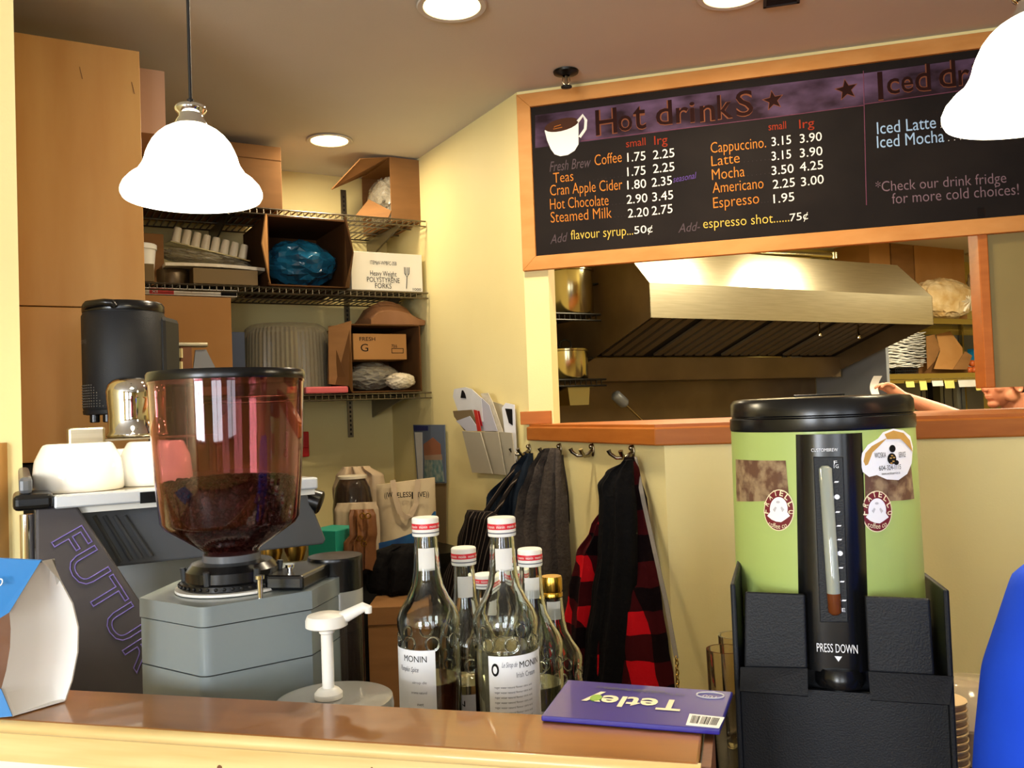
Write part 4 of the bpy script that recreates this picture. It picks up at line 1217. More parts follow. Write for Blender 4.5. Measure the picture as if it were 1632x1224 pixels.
chalk([('flavour syrup...', 910, 382, 1009, 374, 15), ('espresso shot......', 1121, 364, 1258, 353, 15)], M['ch_yellow'], 'extra_name', bold=-0.008)
chalk([('small', 998, 235, 1029, 231, 12), ('lrg', 1043, 231, 1064, 229, 14), ('small', 1225, 208, 1253, 205, 12), ('lrg', 1274, 205, 1298, 202, 14)], M['ch_red'], 'size_heading')
chalk([('Fresh Brew', 876, 274, 942, 266, 16), ('Add', 877, 389, 905, 384, 14), ('Add-', 1081, 371, 1116, 367, 14)], M['ch_grey'], 'faded_note', shear=0.3)
chalk([('seasonal', 1073, 291, 1110, 284, 10)], M['ch_purple'], 'purple_note', shear=0.2)
chalk([('*Check our drink fridge', 1396, 306, 1604, 291, 17), ('for more cold choices!', 1422, 325, 1624, 310, 17)], M['ch_lilac'], 'lilac_note', bold=-0.006)
chalk([('Iced Latte', 1398, 214, 1492, 204, 19), ('Iced Mocha', 1398, 236, 1505, 226, 19)], M['ch_blue'], 'iced_name')
mb = MB()
def dots(xa, ya, xb, yb, n, r=0.0016):
    for k in range(n):
        q = bp(xa + (xb - xa) * k / (n - 1), ya + (yb - ya) * k / (n - 1))
        mb.lathe([(r, -0.0004), (r, 0.0002)], (q.x, YB, q.z), 6, Matrix.Rotation(PI / 2, 3, 'X'))
dots(1500, 203, 1590, 193, 9); dots(1512, 224, 1588, 216, 9)
mb.obj('leader_dots', M['ch_white'], board)
mb = MB()
dots(920, 290, 992, 281, 12, 0.0009); dots(976, 326, 994, 324, 4, 0.0009); dots(980, 346, 996, 344, 4, 0.0009); dots(1186, 258, 1226, 254, 7, 0.0009); dots(1192, 280, 1226, 276, 6, 0.0009); dots(1214, 323, 1229, 321, 4, 0.0009)
mb.obj('faint_dots', M['ch_grey'], board)


# ================================================================== HOOK WALL AND CORNER
GA = R(-45)
hooks = [(845, 718), (894, 718), (946, 719), (1010, 722)]
names = ['double coat hook nearest the window column, holding the striped bag strap', 'double coat hook with the grey knit cardigan', 'empty double coat hook, the only one holding nothing', 'double coat hook holding the plaid jacket, nearest the wall fold']
HP = []
for (px, py), lab in zip(hooks, names):
    q = HW.px(px, py, 0)
    fr = HW.sub(q.x, 0, q.z)
    t = thing('coat_hook', lab, 'coat hook', fr, 'coat hooks under the orange counter edge')
    mb = MB().ball((0, -0.003, 0.004), (0.010, 0.004, 0.020), 14, 8)
    mb.ball((0, -0.008, 0.014), (0.007, 0.007, 0.008), 12, 8)
    mb.obj('hook_plate', M['nickel'], t, smooth=60)
    for s in (-1, 1):
        MB().tube([(0, -0.006, 0), (s * 0.010, -0.022, -0.012), (s * 0.022, -0.042, -0.012), (s * 0.030, -0.056, 0.0), (s * 0.032, -0.060, 0.010)], [0.006, 0.0055, 0.005, 0.0055, 0.007], 10).obj('hook_prong', M['nickel'], t, smooth=60)
    HP.append(HW.w(q.x, -0.04, q.z - 0.014))


def hang(name, m, hk, rows, depth, label, cat, folds=4, amp=0.3, seed=1, ang=GA, toward=0.0, group=None):
    """cloth hanging from a hook; rows are (y, x left, x right[, depth factor]) in the photograph"""
    o0 = HP[hk]
    fr = Fr((o0.x, o0.y, 0), ang)
    fr = Fr(fr.w(0, -toward, 0), ang)
    top = fr.px(rows[0][1], rows[0][0], 0)
    base = fr.sub(0, 0, fr.px(rows[-1][1], rows[-1][0], 0).z)
    rr = []
    for r_ in rows:
        a = base.px(r_[1], r_[0], 0); b = base.px(r_[2], r_[0], 0)
        rr.append((a.z, a.x, b.x) + tuple(r_[3:]))
    o = MB().drape(rr, depth, folds, amp, 0.0, seed, nr=40).obj(name, m, fr=base, smooth=75)
    if label: tag(o, label, cat, group)
    return o, base


# navy jacket, striped bag, grey cardigan
hang('navy_jacket', M['navycloth'], 0, [(722, 843, 850, .3), (745, 822, 852, .6), (790, 786, 850, 1), (840, 779, 852, 1), (960, 770, 850, 1), (1090, 770, 850, 1)], 0.07, 'dark navy jacket hanging on the first hook behind the striped bag straps', 'jacket', 3, 0.3, 4, toward=0.0)
o, fr = hang('striped_bag', M['pin'], 0, [(812, 748, 790, .8), (822, 745, 800, 1), (860, 733, 798, 1), (930, 708, 790, 1), (1010, 680, 770, 1), (1060, 675, 765, .8)], 0.05, 'dark pinstriped cloth bag hanging left of the navy jacket', 'bag', 2, 0.12, 6, toward=0.14)
for (xa, ya, xb, yb) in ((838, 722, 768, 822), (846, 724, 783, 826)):
    a = fr.px(xa, ya, 0.06); b = fr.px(xb, yb, -0.015)
    a.y = 0.12; b.y = -0.01
    a = fr.at(xa, ya, fr.w(0, 0.14, 0).y); 
    m_ = (a + b) / 2 + Vector((0.006, -0.01, 0))
    mb = MB()
    mb.tube([a, m_, b], 0.0075, 6)
    mb.obj('bag_strap', M['pin'], o, smooth=60)
hang('grey_cardigan', M['greycloth'], 1, [(714, 874, 891, .35), (722, 866, 895, .5), (745, 852, 899, .7), (790, 834, 906, .9), (830, 829, 908, 1), (900, 840, 912, 1), (1000, 846, 916, 1), (1100, 848, 918, 1)], 0.08, 'grey brown knit cardigan draped on the second hook', 'cardigan', 4, 0.4, 8, toward=0.03)
o, fr = hang('dark_strap', M['strapd'], 1, [(725, 894, 898, 1), (800, 905, 912, 1), (895, 918, 927, 1), (1000, 934, 942, 1), (1090, 944, 952, 1)], 0.006, 'long dark strap hanging from the second hook right of the cardigan', 'strap', 1, 0.0, 2, toward=-0.03)

# plaid jacket with black hood lining
jo, jf = hang('plaid_jacket', M['plaid'], 3, [(728, 1002, 1011, .3), (750, 985, 1021, .5), (800, 970, 1034, .7), (840, 950, 1040, .9), (880, 928, 1046, 1), (940, 916, 1056, 1.05), (1000, 906, 1066, 1.1), (1040, 899, 1074, 1.1), (1110, 910, 1086, 1)], 0.085, 'red and black buffalo plaid jacket with a black hood on the last hook', 'jacket', 4, 0.22, 3, toward=0.02)
rows = [(733, 996, 1004, .4), (752, 966, 1006, .7), (772, 955, 1007, .95), (795, 958, 1010, 1), (830, 957, 1012, 1), (880, 955, 1012, 1), (950, 945, 1010, 1.05), (1020, 935, 1006, 1.1), (1110, 926, 998, 1.1)]
rr = []
for r_ in rows:
    a = jf.px(r_[1], r_[0], -0.06); b = jf.px(r_[2], r_[0], -0.06)
    rr.append((a.z, a.x, b.x) + tuple(r_[3:]))
MB().drape(rr, 0.06, 3, 0.14, 0.045, 5, nr=40).obj('hood_lining', M['blackcloth'], jo, smooth=75)
# grey webbing strap with chain
o0 = HP[3]; fr = Fr((o0.x, o0.y, 0), GA)
pts = []
for px, py, dd in ((1012, 728, 0.0), (1028, 800, -0.05), (1046, 880, -0.07), (1062, 960, -0.085), (1078, 1048, -0.10)):
    pts.append(fr.px(px, py, dd + 0.0))
for p_, dd in zip(pts, (0.0, -0.055, -0.075, -0.085, -0.1)): p_.y = dd
base = fr.sub(pts[-1].x, pts[-1].y, pts[-1].z - 0.12)
t = thing('strap_with_chain', 'grey webbing strap ending in a brass chain along the right edge of the plaid jacket', 'strap', base)
pl_ = [base.l(fr.w(*p_)) for p_ in pts]
mb = MB(); rs = []
for p_ in pl_: rs.append([p_ + Vector((dx, dy, 0)) for dx, dy in ((-0.006, 0.001), (0.006, 0.001), (0.006, -0.002), (-0.006, -0.002))])
mb.rings(rs); mb.obj('webbing', M['webbing'], t)
mb = MB()
for k in range(11):
    c_ = Vector((0.001 * (k % 2), 0, 0.118 - k * 0.011))
    rg = [c_ + (Vector((0.004 * math.cos(a_), 0, 0.0075 * math.sin(a_))) if k % 2 else Vector((0, 0.004 * math.cos(a_), 0.0075 * math.sin(a_)))) for a_ in [2 * PI * j / 8 for j in range(9)]]
    mb.tube(rg, 0.0014, 5, caps=False)
mb.obj('chain', M['brass'], t, smooth=60)

# ------------------------------------------------------------------ right wall: letter rack and calendar
RX = Fr((A.x, A.y, 0), UA - PI / 2)


def wsheet(name, m, pts, off, label=None, cat=None, group=None, parent=None, fr=None, t=0.0015, lean=0.0):
    """flat paper standing parallel to the right wall; lean pushes its top out from the wall"""
    q = [RX.px(px, py, off) for px, py in pts]
    zb_ = min(v.z for v in q)
    q = [RX.px(px, py, off - lean * (v.z - zb_)) for (px, py), v in zip(pts, q)]
    for v in q: pass
    c_ = q[0]
    f2 = fr or RX.sub(c_.x, off, zb_)
    o = MB().sheet([f2.l(RX.w(v.x, v.y, v.z)) for v in q], t).obj(name, m, parent, fr=None if parent else f2)
    if label: tag(o, label, cat, group)
    return o, f2


q = RX.px(752, 754, -0.005)
rk = RX.sub(q.x, -0.004, q.z)
t = thing('letter_rack', 'pale acrylic wall rack full of papers on the yellow wall left of the window column', 'letter rack', rk)
def rs_(nm, pts, off, lean, m=None):
    m = m or M['rack']
    q_ = []
    zb_ = RX.px(*pts[0], off).z
    for px, py in pts:
        v = RX.px(px, py, off); v = RX.px(px, py, off - lean * max(0, v.z - zb_)); q_.append(rk.l(RX.w(v.x, v.y, v.z)))
    return MB().sheet(q_, 0.003).obj(nm, m, t)
M['rack'] = mat('rack_plastic', (176, 166, 142), 0.4)
rs_('back_panel', [(757, 752), (826, 757), (822, 652), (786, 640)], -0.006, 0.0)
rs_('front_pocket', [(753, 753), (785, 755), (766, 689), (737, 687)], -0.07, 0.15)
rs_('middle_pocket', [(785, 755), (806, 757), (794, 689), (766, 688)], -0.055, 0.12)
rs_('rear_pocket', [(806, 757), (824, 757), (816, 690), (794, 688)], -0.045, 0.1)
wsheet('letter', M['paper'], [(736, 672), (770, 672), (767, 634), (752, 620), (742, 617), (724, 620), (722, 632)], -0.052, 'folded white letter with a small dark bottle drawing, top left in the letter rack', 'letter', lean=0.1)
wsheet('envelope', M['paperb'], [(745, 687), (793, 687), (780, 646), (768, 634), (733, 636)], -0.047, 'large white envelope with red print standing in the middle of the letter rack', 'envelope', lean=0.1)
wsheet('newspaper', M['ctng'], [(740, 686), (764, 686), (752, 653), (722, 655), (724, 664)], -0.066, 'folded brownish newspaper at the front left of the letter rack', 'newspaper', lean=0.1)
wsheet('note', M['paperb'], [(744, 687), (765, 687), (749, 663), (727, 671)], -0.070, 'small pale blue note at the front left of the letter rack', 'note', lean=0.1)
wsheet('red_card', M['redlabel'], [(761, 687), (767, 687), (760, 654), (755, 653)], -0.072, 'narrow red card between note and envelope in the letter rack', 'card', lean=0.1)
wsheet('clipboard', M['whitebag'], [(796, 700), (806, 700), (785, 640), (778, 626), (766, 627), (772, 640)], -0.040, 'beige clipboard standing behind the white envelope in the letter rack', 'clipboard', lean=0.06)
wsheet('magazine', M['label'], [(808, 720), (824, 735), (820, 645), (806, 642), (800, 650)], -0.030, 'white magazine with a dark cover photo at the right end of the letter rack', 'magazine', lean=0.02)
o_, f2 = wsheet('magazine_photo', M['ink'], [(812, 674), (817, 678), (816, 652), (805, 650)], -0.0335, parent=bpy.data.objects['magazine'], fr=RX.sub(0, 0, 0)) if False else (None, None)
# bottle drawing on the letter
lo_ = bpy.data.objects['letter']
f2 = Fr(lo_.location, lo_.rotation_euler[2])
def deco(parent, m, nm, pts, off, lean, zref):
    f_ = Fr(parent.location, parent.rotation_euler[2])
    q_ = []
    for px, py in pts:
        v = RX.px(px, py, off); v = RX.px(px, py, off - lean * max(0, v.z - zref)); q_.append(f_.l(RX.w(v.x, v.y, v.z)))
    return MB().sheet(q_, 0.0008).obj(nm, m, parent)
deco(lo_, M['ink'], 'bottle_print', [(734, 634), (743, 635), (741, 627), (738, 622), (736, 622), (735, 627)], -0.054, 0.1, lo_.location.z)
mg = bpy.data.objects['magazine']
deco(mg, M['ink'], 'cover_photo', [(811, 674), (817, 678), (816, 652), (805, 651)], -0.0325, 0.02, mg.location.z)
en = bpy.data.objects['envelope']
deco(en, M['redcap'], 'red_print', [(766, 679), (769, 679), (764, 655), (761, 655)], -0.0495, 0.1, en.location.z)

q = RX.px(690, 770, -0.002)
cal = RX.sub(q.x, -0.002, q.z)
o, f2 = wsheet('wall_calendar', M['cale'], [(666, 770), (711, 770), (709, 677), (659, 677)], -0.012, 'beach photo wall calendar hanging near the corner behind the cream tote bag', 'calendar', t=0.004)
deco(o, M['navyp'], 'month_label', [(659.5, 687), (682, 686), (682, 679), (659, 678)], -0.0150, 0, -9)
deco(o, M['paper'], 'white_margin', [(667, 768), (674, 768), (673, 689), (661, 689)], -0.0150, 0, -9)
deco(o, M['sea'], 'sea_print', [(676, 768), (708, 768), (704, 732), (677, 732)], -0.0150, 0, -9)
deco(o, M['sand'], 'sand_print', [(677, 733), (705, 733), (704, 724), (676, 726)], -0.0153, 0, -9)
deco(o, M['hut'], 'hut_print', [(676, 727), (703, 726), (702, 708), (690, 697), (675, 708)], -0.0151, 0, -9)
o, f2 = wsheet('calendar_page', M['ctng'], [(690, 866), (711, 866), (711, 771), (678, 771)], -0.008, 'grey board leaning on the right wall under the calendar', 'board', t=0.003)

# ------------------------------------------------------------------ back counter with bags
CZ = P(650, 881, 3.4).z
o = MB().box(-1.75, -0.004, -0.78, -0.004, CZ - 0.04, CZ).obj('counter_top', M['darkmetal'], fr=None)
o.name = 'back_counter'
o.location = BW.o; o.rotation_euler = (0, 0, BW.a)
tag(o, 'dark back counter in the corner carrying the bags under the calendar', 'counter')
MB().box(-1.75, -0.02, -0.74, -0.01, 0, CZ - 0.041).obj('counter_base', M['dark'], o)

# tote bag
a = P(603, 880, 3.32); b = P(697, 880, 3.32)
fr = Fr((a.x, a.y, CZ + 0.002), 0)
t = thing('tote_bag', 'cream cloth tote bag with black lettering and a blue wave print on the back counter', 'tote bag', fr)
l = lambda px, py: fr.px(px, py, 0)
TL, TR = l(604, 768), l(697, 761)
w = TR.x - TL.x; h = TR.z
body = MB()
rs = []
for i in range(9):
    u = i / 8
    z = h * u
    d_ = 0.05 * (1 - u) ** 0.7 + 0.012
    rs.append([(0.0 + w * j / 8, -d_ * math.sin(PI * j / 8) ** 0.6 * (1 + 0.15 * math.sin(j * 2 + i)) if 0 < j < 8 else 0, z - (0.02 * (1 - j / 8)) * u) for j in range(9)] + [(w * (8 - j) / 8, 0.02 + d_ * 0.8 * math.sin(PI * j / 8), z - (0.02 * (j / 8)) * u) for j in range(9)])
body.rings(rs); bo = body.obj('bag_body', M['canvas'], t, smooth=60)
pts = [l(*c_) for c_ in ((605, 878), (605, 862), (632, 856), (660, 846), (680, 832), (694, 812), (697, 812), (697, 878))]
MB().prismy([(p_.x, p_.z) for p_ in pts], -0.066, -0.060).obj('wave_print', M['seablue'], t)
for x0_, x1_ in ((626, 634), (664, 671)):
    pass
hp = [l(*c_) for c_ in ((628, 764), (632, 786), (640, 812), (650, 821), (658, 818), (666, 800), (668, 763))]
rs = []
for i, p_ in enumerate(hp):
    tn = (hp[min(i + 1, len(hp) - 1)] - hp[max(i - 1, 0)]); tn.y = 0; tn.normalize(); nn_ = Vector((tn.z, 0, -tn.x)) * 0.010
    p2 = Vector((p_.x, -0.034 - 0.035 * math.sin(PI * i / 6), p_.z))
    rs.append([p2 + nn_, p2 - nn_, p2 - nn_ + Vector((0, -0.003, 0)), p2 + nn_ + Vector((0, -0.003, 0))])
MB().rings(rs).obj('handle', M['canvas2'], t)
mb = MB()
for s, xa, ya, wpx, hpx in (('((W', 616, 791, 13, 8), ('ELESS', 636, 791, 22, 8), ('|', 659, 790, 2, 8), ('IVE))', 669, 790, 17, 8)):
    q = l(xa, ya)
    text(mb, s, flat((q.x, -0.056, q.z), (1, 0, 0.04), (0, 0, 1), (0, -1, 0), 0), w=wpx * 3.32 / 1400, h=hpx * 3.32 / 1400, bold=0.01)
mb.obj('lettering', M['ink'], t)
# dark gusset stripe
# white bag with the jar
fr = Fr((P(566, 880, 3.5).x, P(566, 880, 3.5).y, CZ + 0.002), 0)
l = lambda px, py: fr.px(px, py, 0)
rr = [(744, 545, 590, .5), (760, 535, 612, .8), (780, 530, 615, 1), (820, 533, 612, 1), (875, 535, 612, 1)]
rows = []
for r_ in rr:
    a_ = l(r_[1], r_[0]); b_ = l(r_[2], r_[0]); rows.append((max(a_.z, 0.003), a_.x, b_.x, r_[3]))
rows[-1] = (0.002,) + rows[-1][1:]
o = MB().drape(rows, 0.07, 3, 0.35, 0.0, 3).obj('cloth_bag', M['canvas2'], fr=fr, smooth=70)
tag(o, 'off-white cloth bag with a glass jar showing, behind the cream tote bag', 'bag')
q = l(573, 800)
fj = fr.sub(q.x, -0.14, 0.001)
t = thing('glass_jar', 'glass jar with a pale lid standing in front of the off-white cloth bag', 'jar', fj)
jt = fj.px(573, 757, 0).z
MB().lathe([(0.05, 0), (0.075, 0.01), (0.078, jt * 0.6), (0.066, jt * 0.85), (0.048, jt - 0.012)], n=28).obj('jar_body', M['doser'], t, smooth=50)
MB().lathe([(0.055, jt - 0.012), (0.055, jt - 0.002), (0.05, jt)], n=28).obj('jar_lid', M['whitebag'], t, smooth=40)
# wrap of the bag in front of the jar
fw = fr.sub(0, -0.235, 0)
lw_ = lambda px, py: fw.px(px, py, 0)
rows = []
for r_ in [(802, 537, 600, .6), (815, 533, 604, 1), (840, 534, 606, 1), (876, 536, 606, 1)]:
    a_ = lw_(r_[1], r_[0]); b_ = lw_(r_[2], r_[0]); rows.append((max(a_.z, 0.003), a_.x, b_.x, r_[3]))
rows[-1] = (0.002,) + rows[-1][1:]
cloth = MB().drape(rows, 0.03, 3, 0.3, 0.0, 5).obj('folded_cloth', M['canvas2'], fr=fw, smooth=70)
tag(cloth, 'fold of off-white cloth wrapped round the front of the glass jar', 'cloth')
# teal box, leather satchel
q = P(531, 870, 3.10)
fb = Fr((q.x, q.y, CZ + 0.002), R(-25))
o = MB().box(-0.07, 0.05, -0.05, 0.09, 0, fb.px(531, 846, -0.05).z).obj('teal_carton', M['teal'], fr=fb, bev=0.003); tag(o, 'small teal box on the back counter left of the leather satchel', 'box')
fs = Fr((P(577, 870, 3.06).x, P(577, 870, 3.06).y, CZ + 0.002), R(-8))
rows = []
for r_ in [(812, 558, 596, .5), (822, 556, 600, .8), (850, 558, 602, 1), (866, 548, 600, 1), (880, 545, 600, .9)]:
    a_ = fs.px(r_[1], r_[0], 0); b_ = fs.px(r_[2], r_[0], 0); rows.append((max(a_.z, 0.004), a_.x, b_.x, r_[3]))
rows[-1] = (0.003,) + rows[-1][1:]
t = thing('leather_satchel', 'brown leather satchel with brass rings beside the cream tote bag', 'satchel', fs)
MB().drape(rows, 0.05, 3, 0.25, 0.0, 9).obj('satchel_body', M['leather'], t, smooth=60)
for px, py in ((578, 822), (587, 822), (574, 858), (580, 866)):
    q = fs.px(px, py, -0.055)
    mb = MB().tube([(q.x + 0.009 * math.cos(k * PI / 5), -0.058, q.z + 0.009 * math.sin(k * PI / 5)) for k in range(11)], 0.002, 5, caps=False)
    mb.obj('brass_ring', M['brass'], t, smooth=60)
# carton on the floor with the black bag on top
cz = P(640, 962, 2.9).z
a = P(585, 960, 2.86); b = P(682, 960, 2.85)
fc = Fr((a.x, a.y, 0), 0)
o = MB().box(0, b.x - a.x, 0, 0.30, 0, cz).obj('tall_carton', M['ctn'], fr=fc, bev=0.003); tag(o, 'tall brown carton on the floor under the black bag', 'box')
MB().box(0, b.x - a.x, -0.002, 0, cz - 0.06, cz - 0.056).obj('flap_line', M['ctnd'], o)
fb = Fr((P(650, 955, 3.0).x, P(650, 955, 3.0).y, cz + 0.003), 0)
rows = []
for r_ in [(874, 618, 680, .5), (885, 592, 696, .8), (910, 578, 700, 1), (945, 576, 700, 1), (962, 580, 696, .9)]:
    a_ = fb.px(r_[1], r_[0], 0); b_ = fb.px(r_[2], r_[0], 0); rows.append((max(a_.z, 0.003), a_.x, b_.x, r_[3]))
rows[-1] = (0.002,) + rows[-1][1:]
o = MB().drape(rows, 0.11, 3, 0.2, -0.10, 12).obj('black_bag', M['blackcloth'], fr=fb, smooth=70); tag(o, 'slouched black cloth bag lying on the tall carton below the tote bag', 'bag')


# ================================================================== THE BAR AND ITS LEDGE
LZ = 1.2
CT = 0.95
fl = onz(0, 1145.7, LZ); frt = onz(1117, 1217, LZ)
dv = frt - fl
BF = Fr((frt.x, frt.y, 0), math.atan2(dv.y, dv.x))        # bar: front edge y=0, right end x=0
LD = (BF.l(onz(120, 1098, LZ)).y + BF.l(onz(870, 1140, LZ)).y) / 2
BLN = -1.9
fr = BF.sub(0, 0, 0)
t = thing('service_bar', 'raised wooden service bar ledge with a pale pine front running along the bottom', 'bar', fr)
MB().box(BLN, -0.002, 0.0, LD, LZ - 0.012, LZ).obj('bar_top', M['bartop'], t, bev=0.002)
mb = MB()
prof = [(0.004, LZ - 0.0005), (-0.004, LZ - 0.001), (-0.007, LZ - 0.004), (-0.007, LZ - 0.009), (-0.004, LZ - 0.012), (0.004, LZ - 0.012)]
mb.rings([[(x, y - 0.001, z - 0.0003) for y, z in prof] for x in (BLN, 0.0)])
mb.obj('nosing', M['pine'], t, smooth=60)
MB().box(BLN, -0.006, 0.006, LD - 0.012, LZ - 0.046, LZ - 0.0125).obj('apron_board', M['pine'], t)
mb = MB()
for x, z, r in ((-0.46, LZ - 0.036, 0.0028), (-0.30, LZ - 0.026, 0.0012)):
    mb.lathe([(r, -0.0003), (r, 0.0003)], (x, 0.006, z), 12, Matrix.Rotation(PI / 2, 3, 'X'))
mb.obj('knot', M['leather'], t)
MB().box(BLN, -0.012, 0.012, LD - 0.015, 0, LZ - 0.0465).obj('bar_front', M['whitewall'], t)
MB().box(0.0, 0.008, 0.004, LD, LZ - 0.30, LZ - 0.004).obj('end_post', M['leather'], t)

# work counter behind the bar
p = [BF.w(BLN + 0.75, LD + 0.004, 0), BF.w(-0.05, LD + 0.004, 0), Vector((0.20, 0.93, 0)), Vector((0.85, 0.93, 0)), Vector((0.85, 1.50, 0)), Vector((0.05, 1.50, 0))]
q = P(480, 1000, 1.62)
poly = [(v.x, v.y) for v in p] + [(q.x, 1.62), (-0.45, 2.05), (-0.9, 2.1), (-0.97, 1.70)]
o = MB().prism(poly, CT - 0.035, CT).obj('work_counter', M['darkmetal']); tag(o, 'dark work counter behind the bar carrying the grinder, bottles and dispenser', 'counter')
ins = [(v[0] * 0.985, v[1] * 0.99 + 0.012) for v in poly]
MB().prism(ins, 0, CT - 0.036).obj('counter_base', M['dark'], o)

# ------------------------------------------------------------------ espresso machine
e0 = P(22, 800, 1.38)
EF = Fr((e0.x, e0.y, CT), UA)
fr = EF
t = thing('espresso_machine', 'grey and black espresso machine with a slanted side panel lettered in violet outline', 'espresso machine', fr)
l = lambda px, py, off=0.0: fr.px(px, py, off)
topz = l(140, 784).z
for pxx in (43,):
    q = l(pxx, 850, 0.02)
    MB().lathe([(0.010, 0.003), (0.010, topz - 0.03)], (q.x, 0.02, 0), 16).obj('chrome_post', M['chrome'], t, smooth=60)
pts = [l(*c_) for c_ in ((57, 808), (124, 808), (225, 961), (258, 1012), (258, 1150), (57, 1150))]
pz = max(0.02, min(pts[4].z, pts[5].z))
pl_ = [(v.x, v.z) for v in pts[:4]] + [(pts[4].x, 0.012), (pts[5].x, 0.012)]
MB().prismy(pl_, 0.0, 0.03).obj('side_panel', M['panel'], t, bev=0.004)
# outline lettering
a = l(82, 864, -0.001); b = l(197, 1040, -0.001)
e = (b - a).normalized(); up = Vector((-e.z, 0, e.x))
mb = MB()
text(mb, 'FUTUR', flat((a.x, -0.0012, a.z), (e.x, 0, e.z), (up.x, 0, up.z), (0, -1, 0), 0), w=(b - a).length * 1.20, h=0.050, outline=0.012)
mb.obj('outline_lettering', M['futur'], t)
# top rail
xr = l(505, 790).x
z0r = l(57, 811).z
MB().box(l(20, 800).x, l(86, 800).x, -0.012, 0.10, l(50, 813).z, l(50, 787).z).obj('rail_corner', M['black'], t, bev=0.008, seg=3)
MB().box(l(30, 780).x, l(52, 780).x, -0.004, 0.42, l(50, 787).z, l(50, 760).z).obj('gallery_end', M['greyd'], t, bev=0.006)
MB().box(l(86, 800).x, xr, -0.010, 0.02, l(150, 806).z, topz - 0.002).obj('rail_bar', M['splash'], t, bev=0.003)
MB().box(l(222, 800).x, l(252, 800).x, -0.013, -0.009, l(230, 803).z + 0.002, topz - 0.006).obj('rail_badge', M['black'], t)
MB().box(l(60, 800).x, xr, 0.02, 0.50, topz - 0.02, topz - 0.004).obj('cup_tray', M['steel'], t)
MB().box(l(124, 800).x, xr, 0.012, 0.03, l(150, 817).z, l(150, 806).z).obj('under_rail_strip', M['white'], t)
# body under the tray
pb_ = [l(*c_, 0.07) for c_ in ((60, 812), (480, 800), (522, 866), (190, 903), (60, 905))]
zb_ = pb_[3].z; zt_ = topz - 0.021
bd = [(pb_[0].x, zt_), (l(476, 800, 0.07).x, zt_), (l(492, 815, 0.07).x, zt_ - 0.02), (l(520, 866, 0.07).x, zb_ + 0.008), (l(516, 870, 0.07).x, zb_), (pb_[0].x, zb_)]
MB().prismy(bd, 0.07, 0.48).obj('machine_body', M['greyd'], t, bev=0.004)
mb = MB()
for k in range(4):
    a = l(150 + k * 16, 822, 0.07); b = l(193 + k * 16, 895 - k * 3, 0.07)
    mb.tube([(a.x, 0.068, a.z), (b.x, 0.068, b.z)], 0.004, 6)
mb.obj('body_rib', M['greyd'], t, smooth=60)
MB().box(pb_[0].x, l(420, 900, 0.25).x, 0.20, 0.46, 0.08, zb_ - 0.001).obj('back_splash', M['splash'], t)
MB().box(l(57, 800).x + 0.01, l(470, 900, 0.07).x, 0.035, 0.48, 0.012, 0.08).obj('drip_tray_base', M['black'], t)
mb = MB()
for x_ in (0.1, 0.42):
    for y_ in (0.06, 0.44): mb.lathe([(0.018, 0), (0.018, 0.012)], (x_, y_, 0), 14)
mb.obj('foot', M['black'], t)
for px, py in ((432, 884), (470, 880)):
    q = l(px, py, 0.16)
    MB().lathe([(0.016, -0.02), (0.022, 0.0), (0.022, 0.018)], (q.x, 0.16, zb_ - 0.018), 18).obj('group_head', M['brass'], t, smooth=50)
a = l(476, 790, 0.10); b = l(512, 802, 0.08)
MB().tube([a, a + (b - a) * 0.35, a + (b - a) * 0.38, b - (b - a) * 0.06, b], [0.016, 0.016, 0.022, 0.023, 0.019], 20).obj('steam_knob', M['black'], t, smooth=40)
a2 = a + (b - a) * 0.30
MB().tube([a2, a2 + (b - a) * 0.08], [0.0235, 0.0235], 20).obj('knob_ring', M['chrome'], t, smooth=40)


# cups on the machine: upside down
def cup(px0, px1, ytop, ybot, Y, label, flare=0.80):
    c_ = P((px0 + px1) / 2, ybot, Y)
    r = (px1 - px0) / 2 / FPX * Y
    h = P((px0 + px1) / 2, ytop, Y).z - (topz + CT)
    fr_ = Fr((c_.x, c_.y, topz + CT - 0.003), R(110))
    t_ = thing('coffee_cup', label, 'cup', fr_, 'upturned white cups on the espresso machine')
    MB().lathe([(r * 0.97, 0), (r, 0.004), (r * 0.985, h * 0.3), (r * 0.93, h * 0.65), (r * flare, h * 0.9), (r * flare * 0.94, h * 0.97), (r * flare * 0.86, h), (0.002, h - 0.002)], n=44).obj('cup_body', M['cup'], t_, smooth=50)
    MB().tube([(r * .96, 0, h * .3), (r * 1.25, 0, h * .3), (r * 1.3, 0, h * .5), (r * 1.15, 0, h * .72), (r * .9, 0, h * .75)], 0.006, 8).obj('handle', M['cup'], t_, smooth=60)


cup(59, 193, 703, 778, 1.53, 'large upturned white cup at the left end of the espresso machine top', 0.80)
cup(193, 300, 700, 773, 1.62, 'upturned white cup on the espresso machine half hidden by the bean hopper', 0.78)
cup(165, 240, 712, 770, 1.76, 'upturned white cup in the gap behind the two front cups', 0.78)
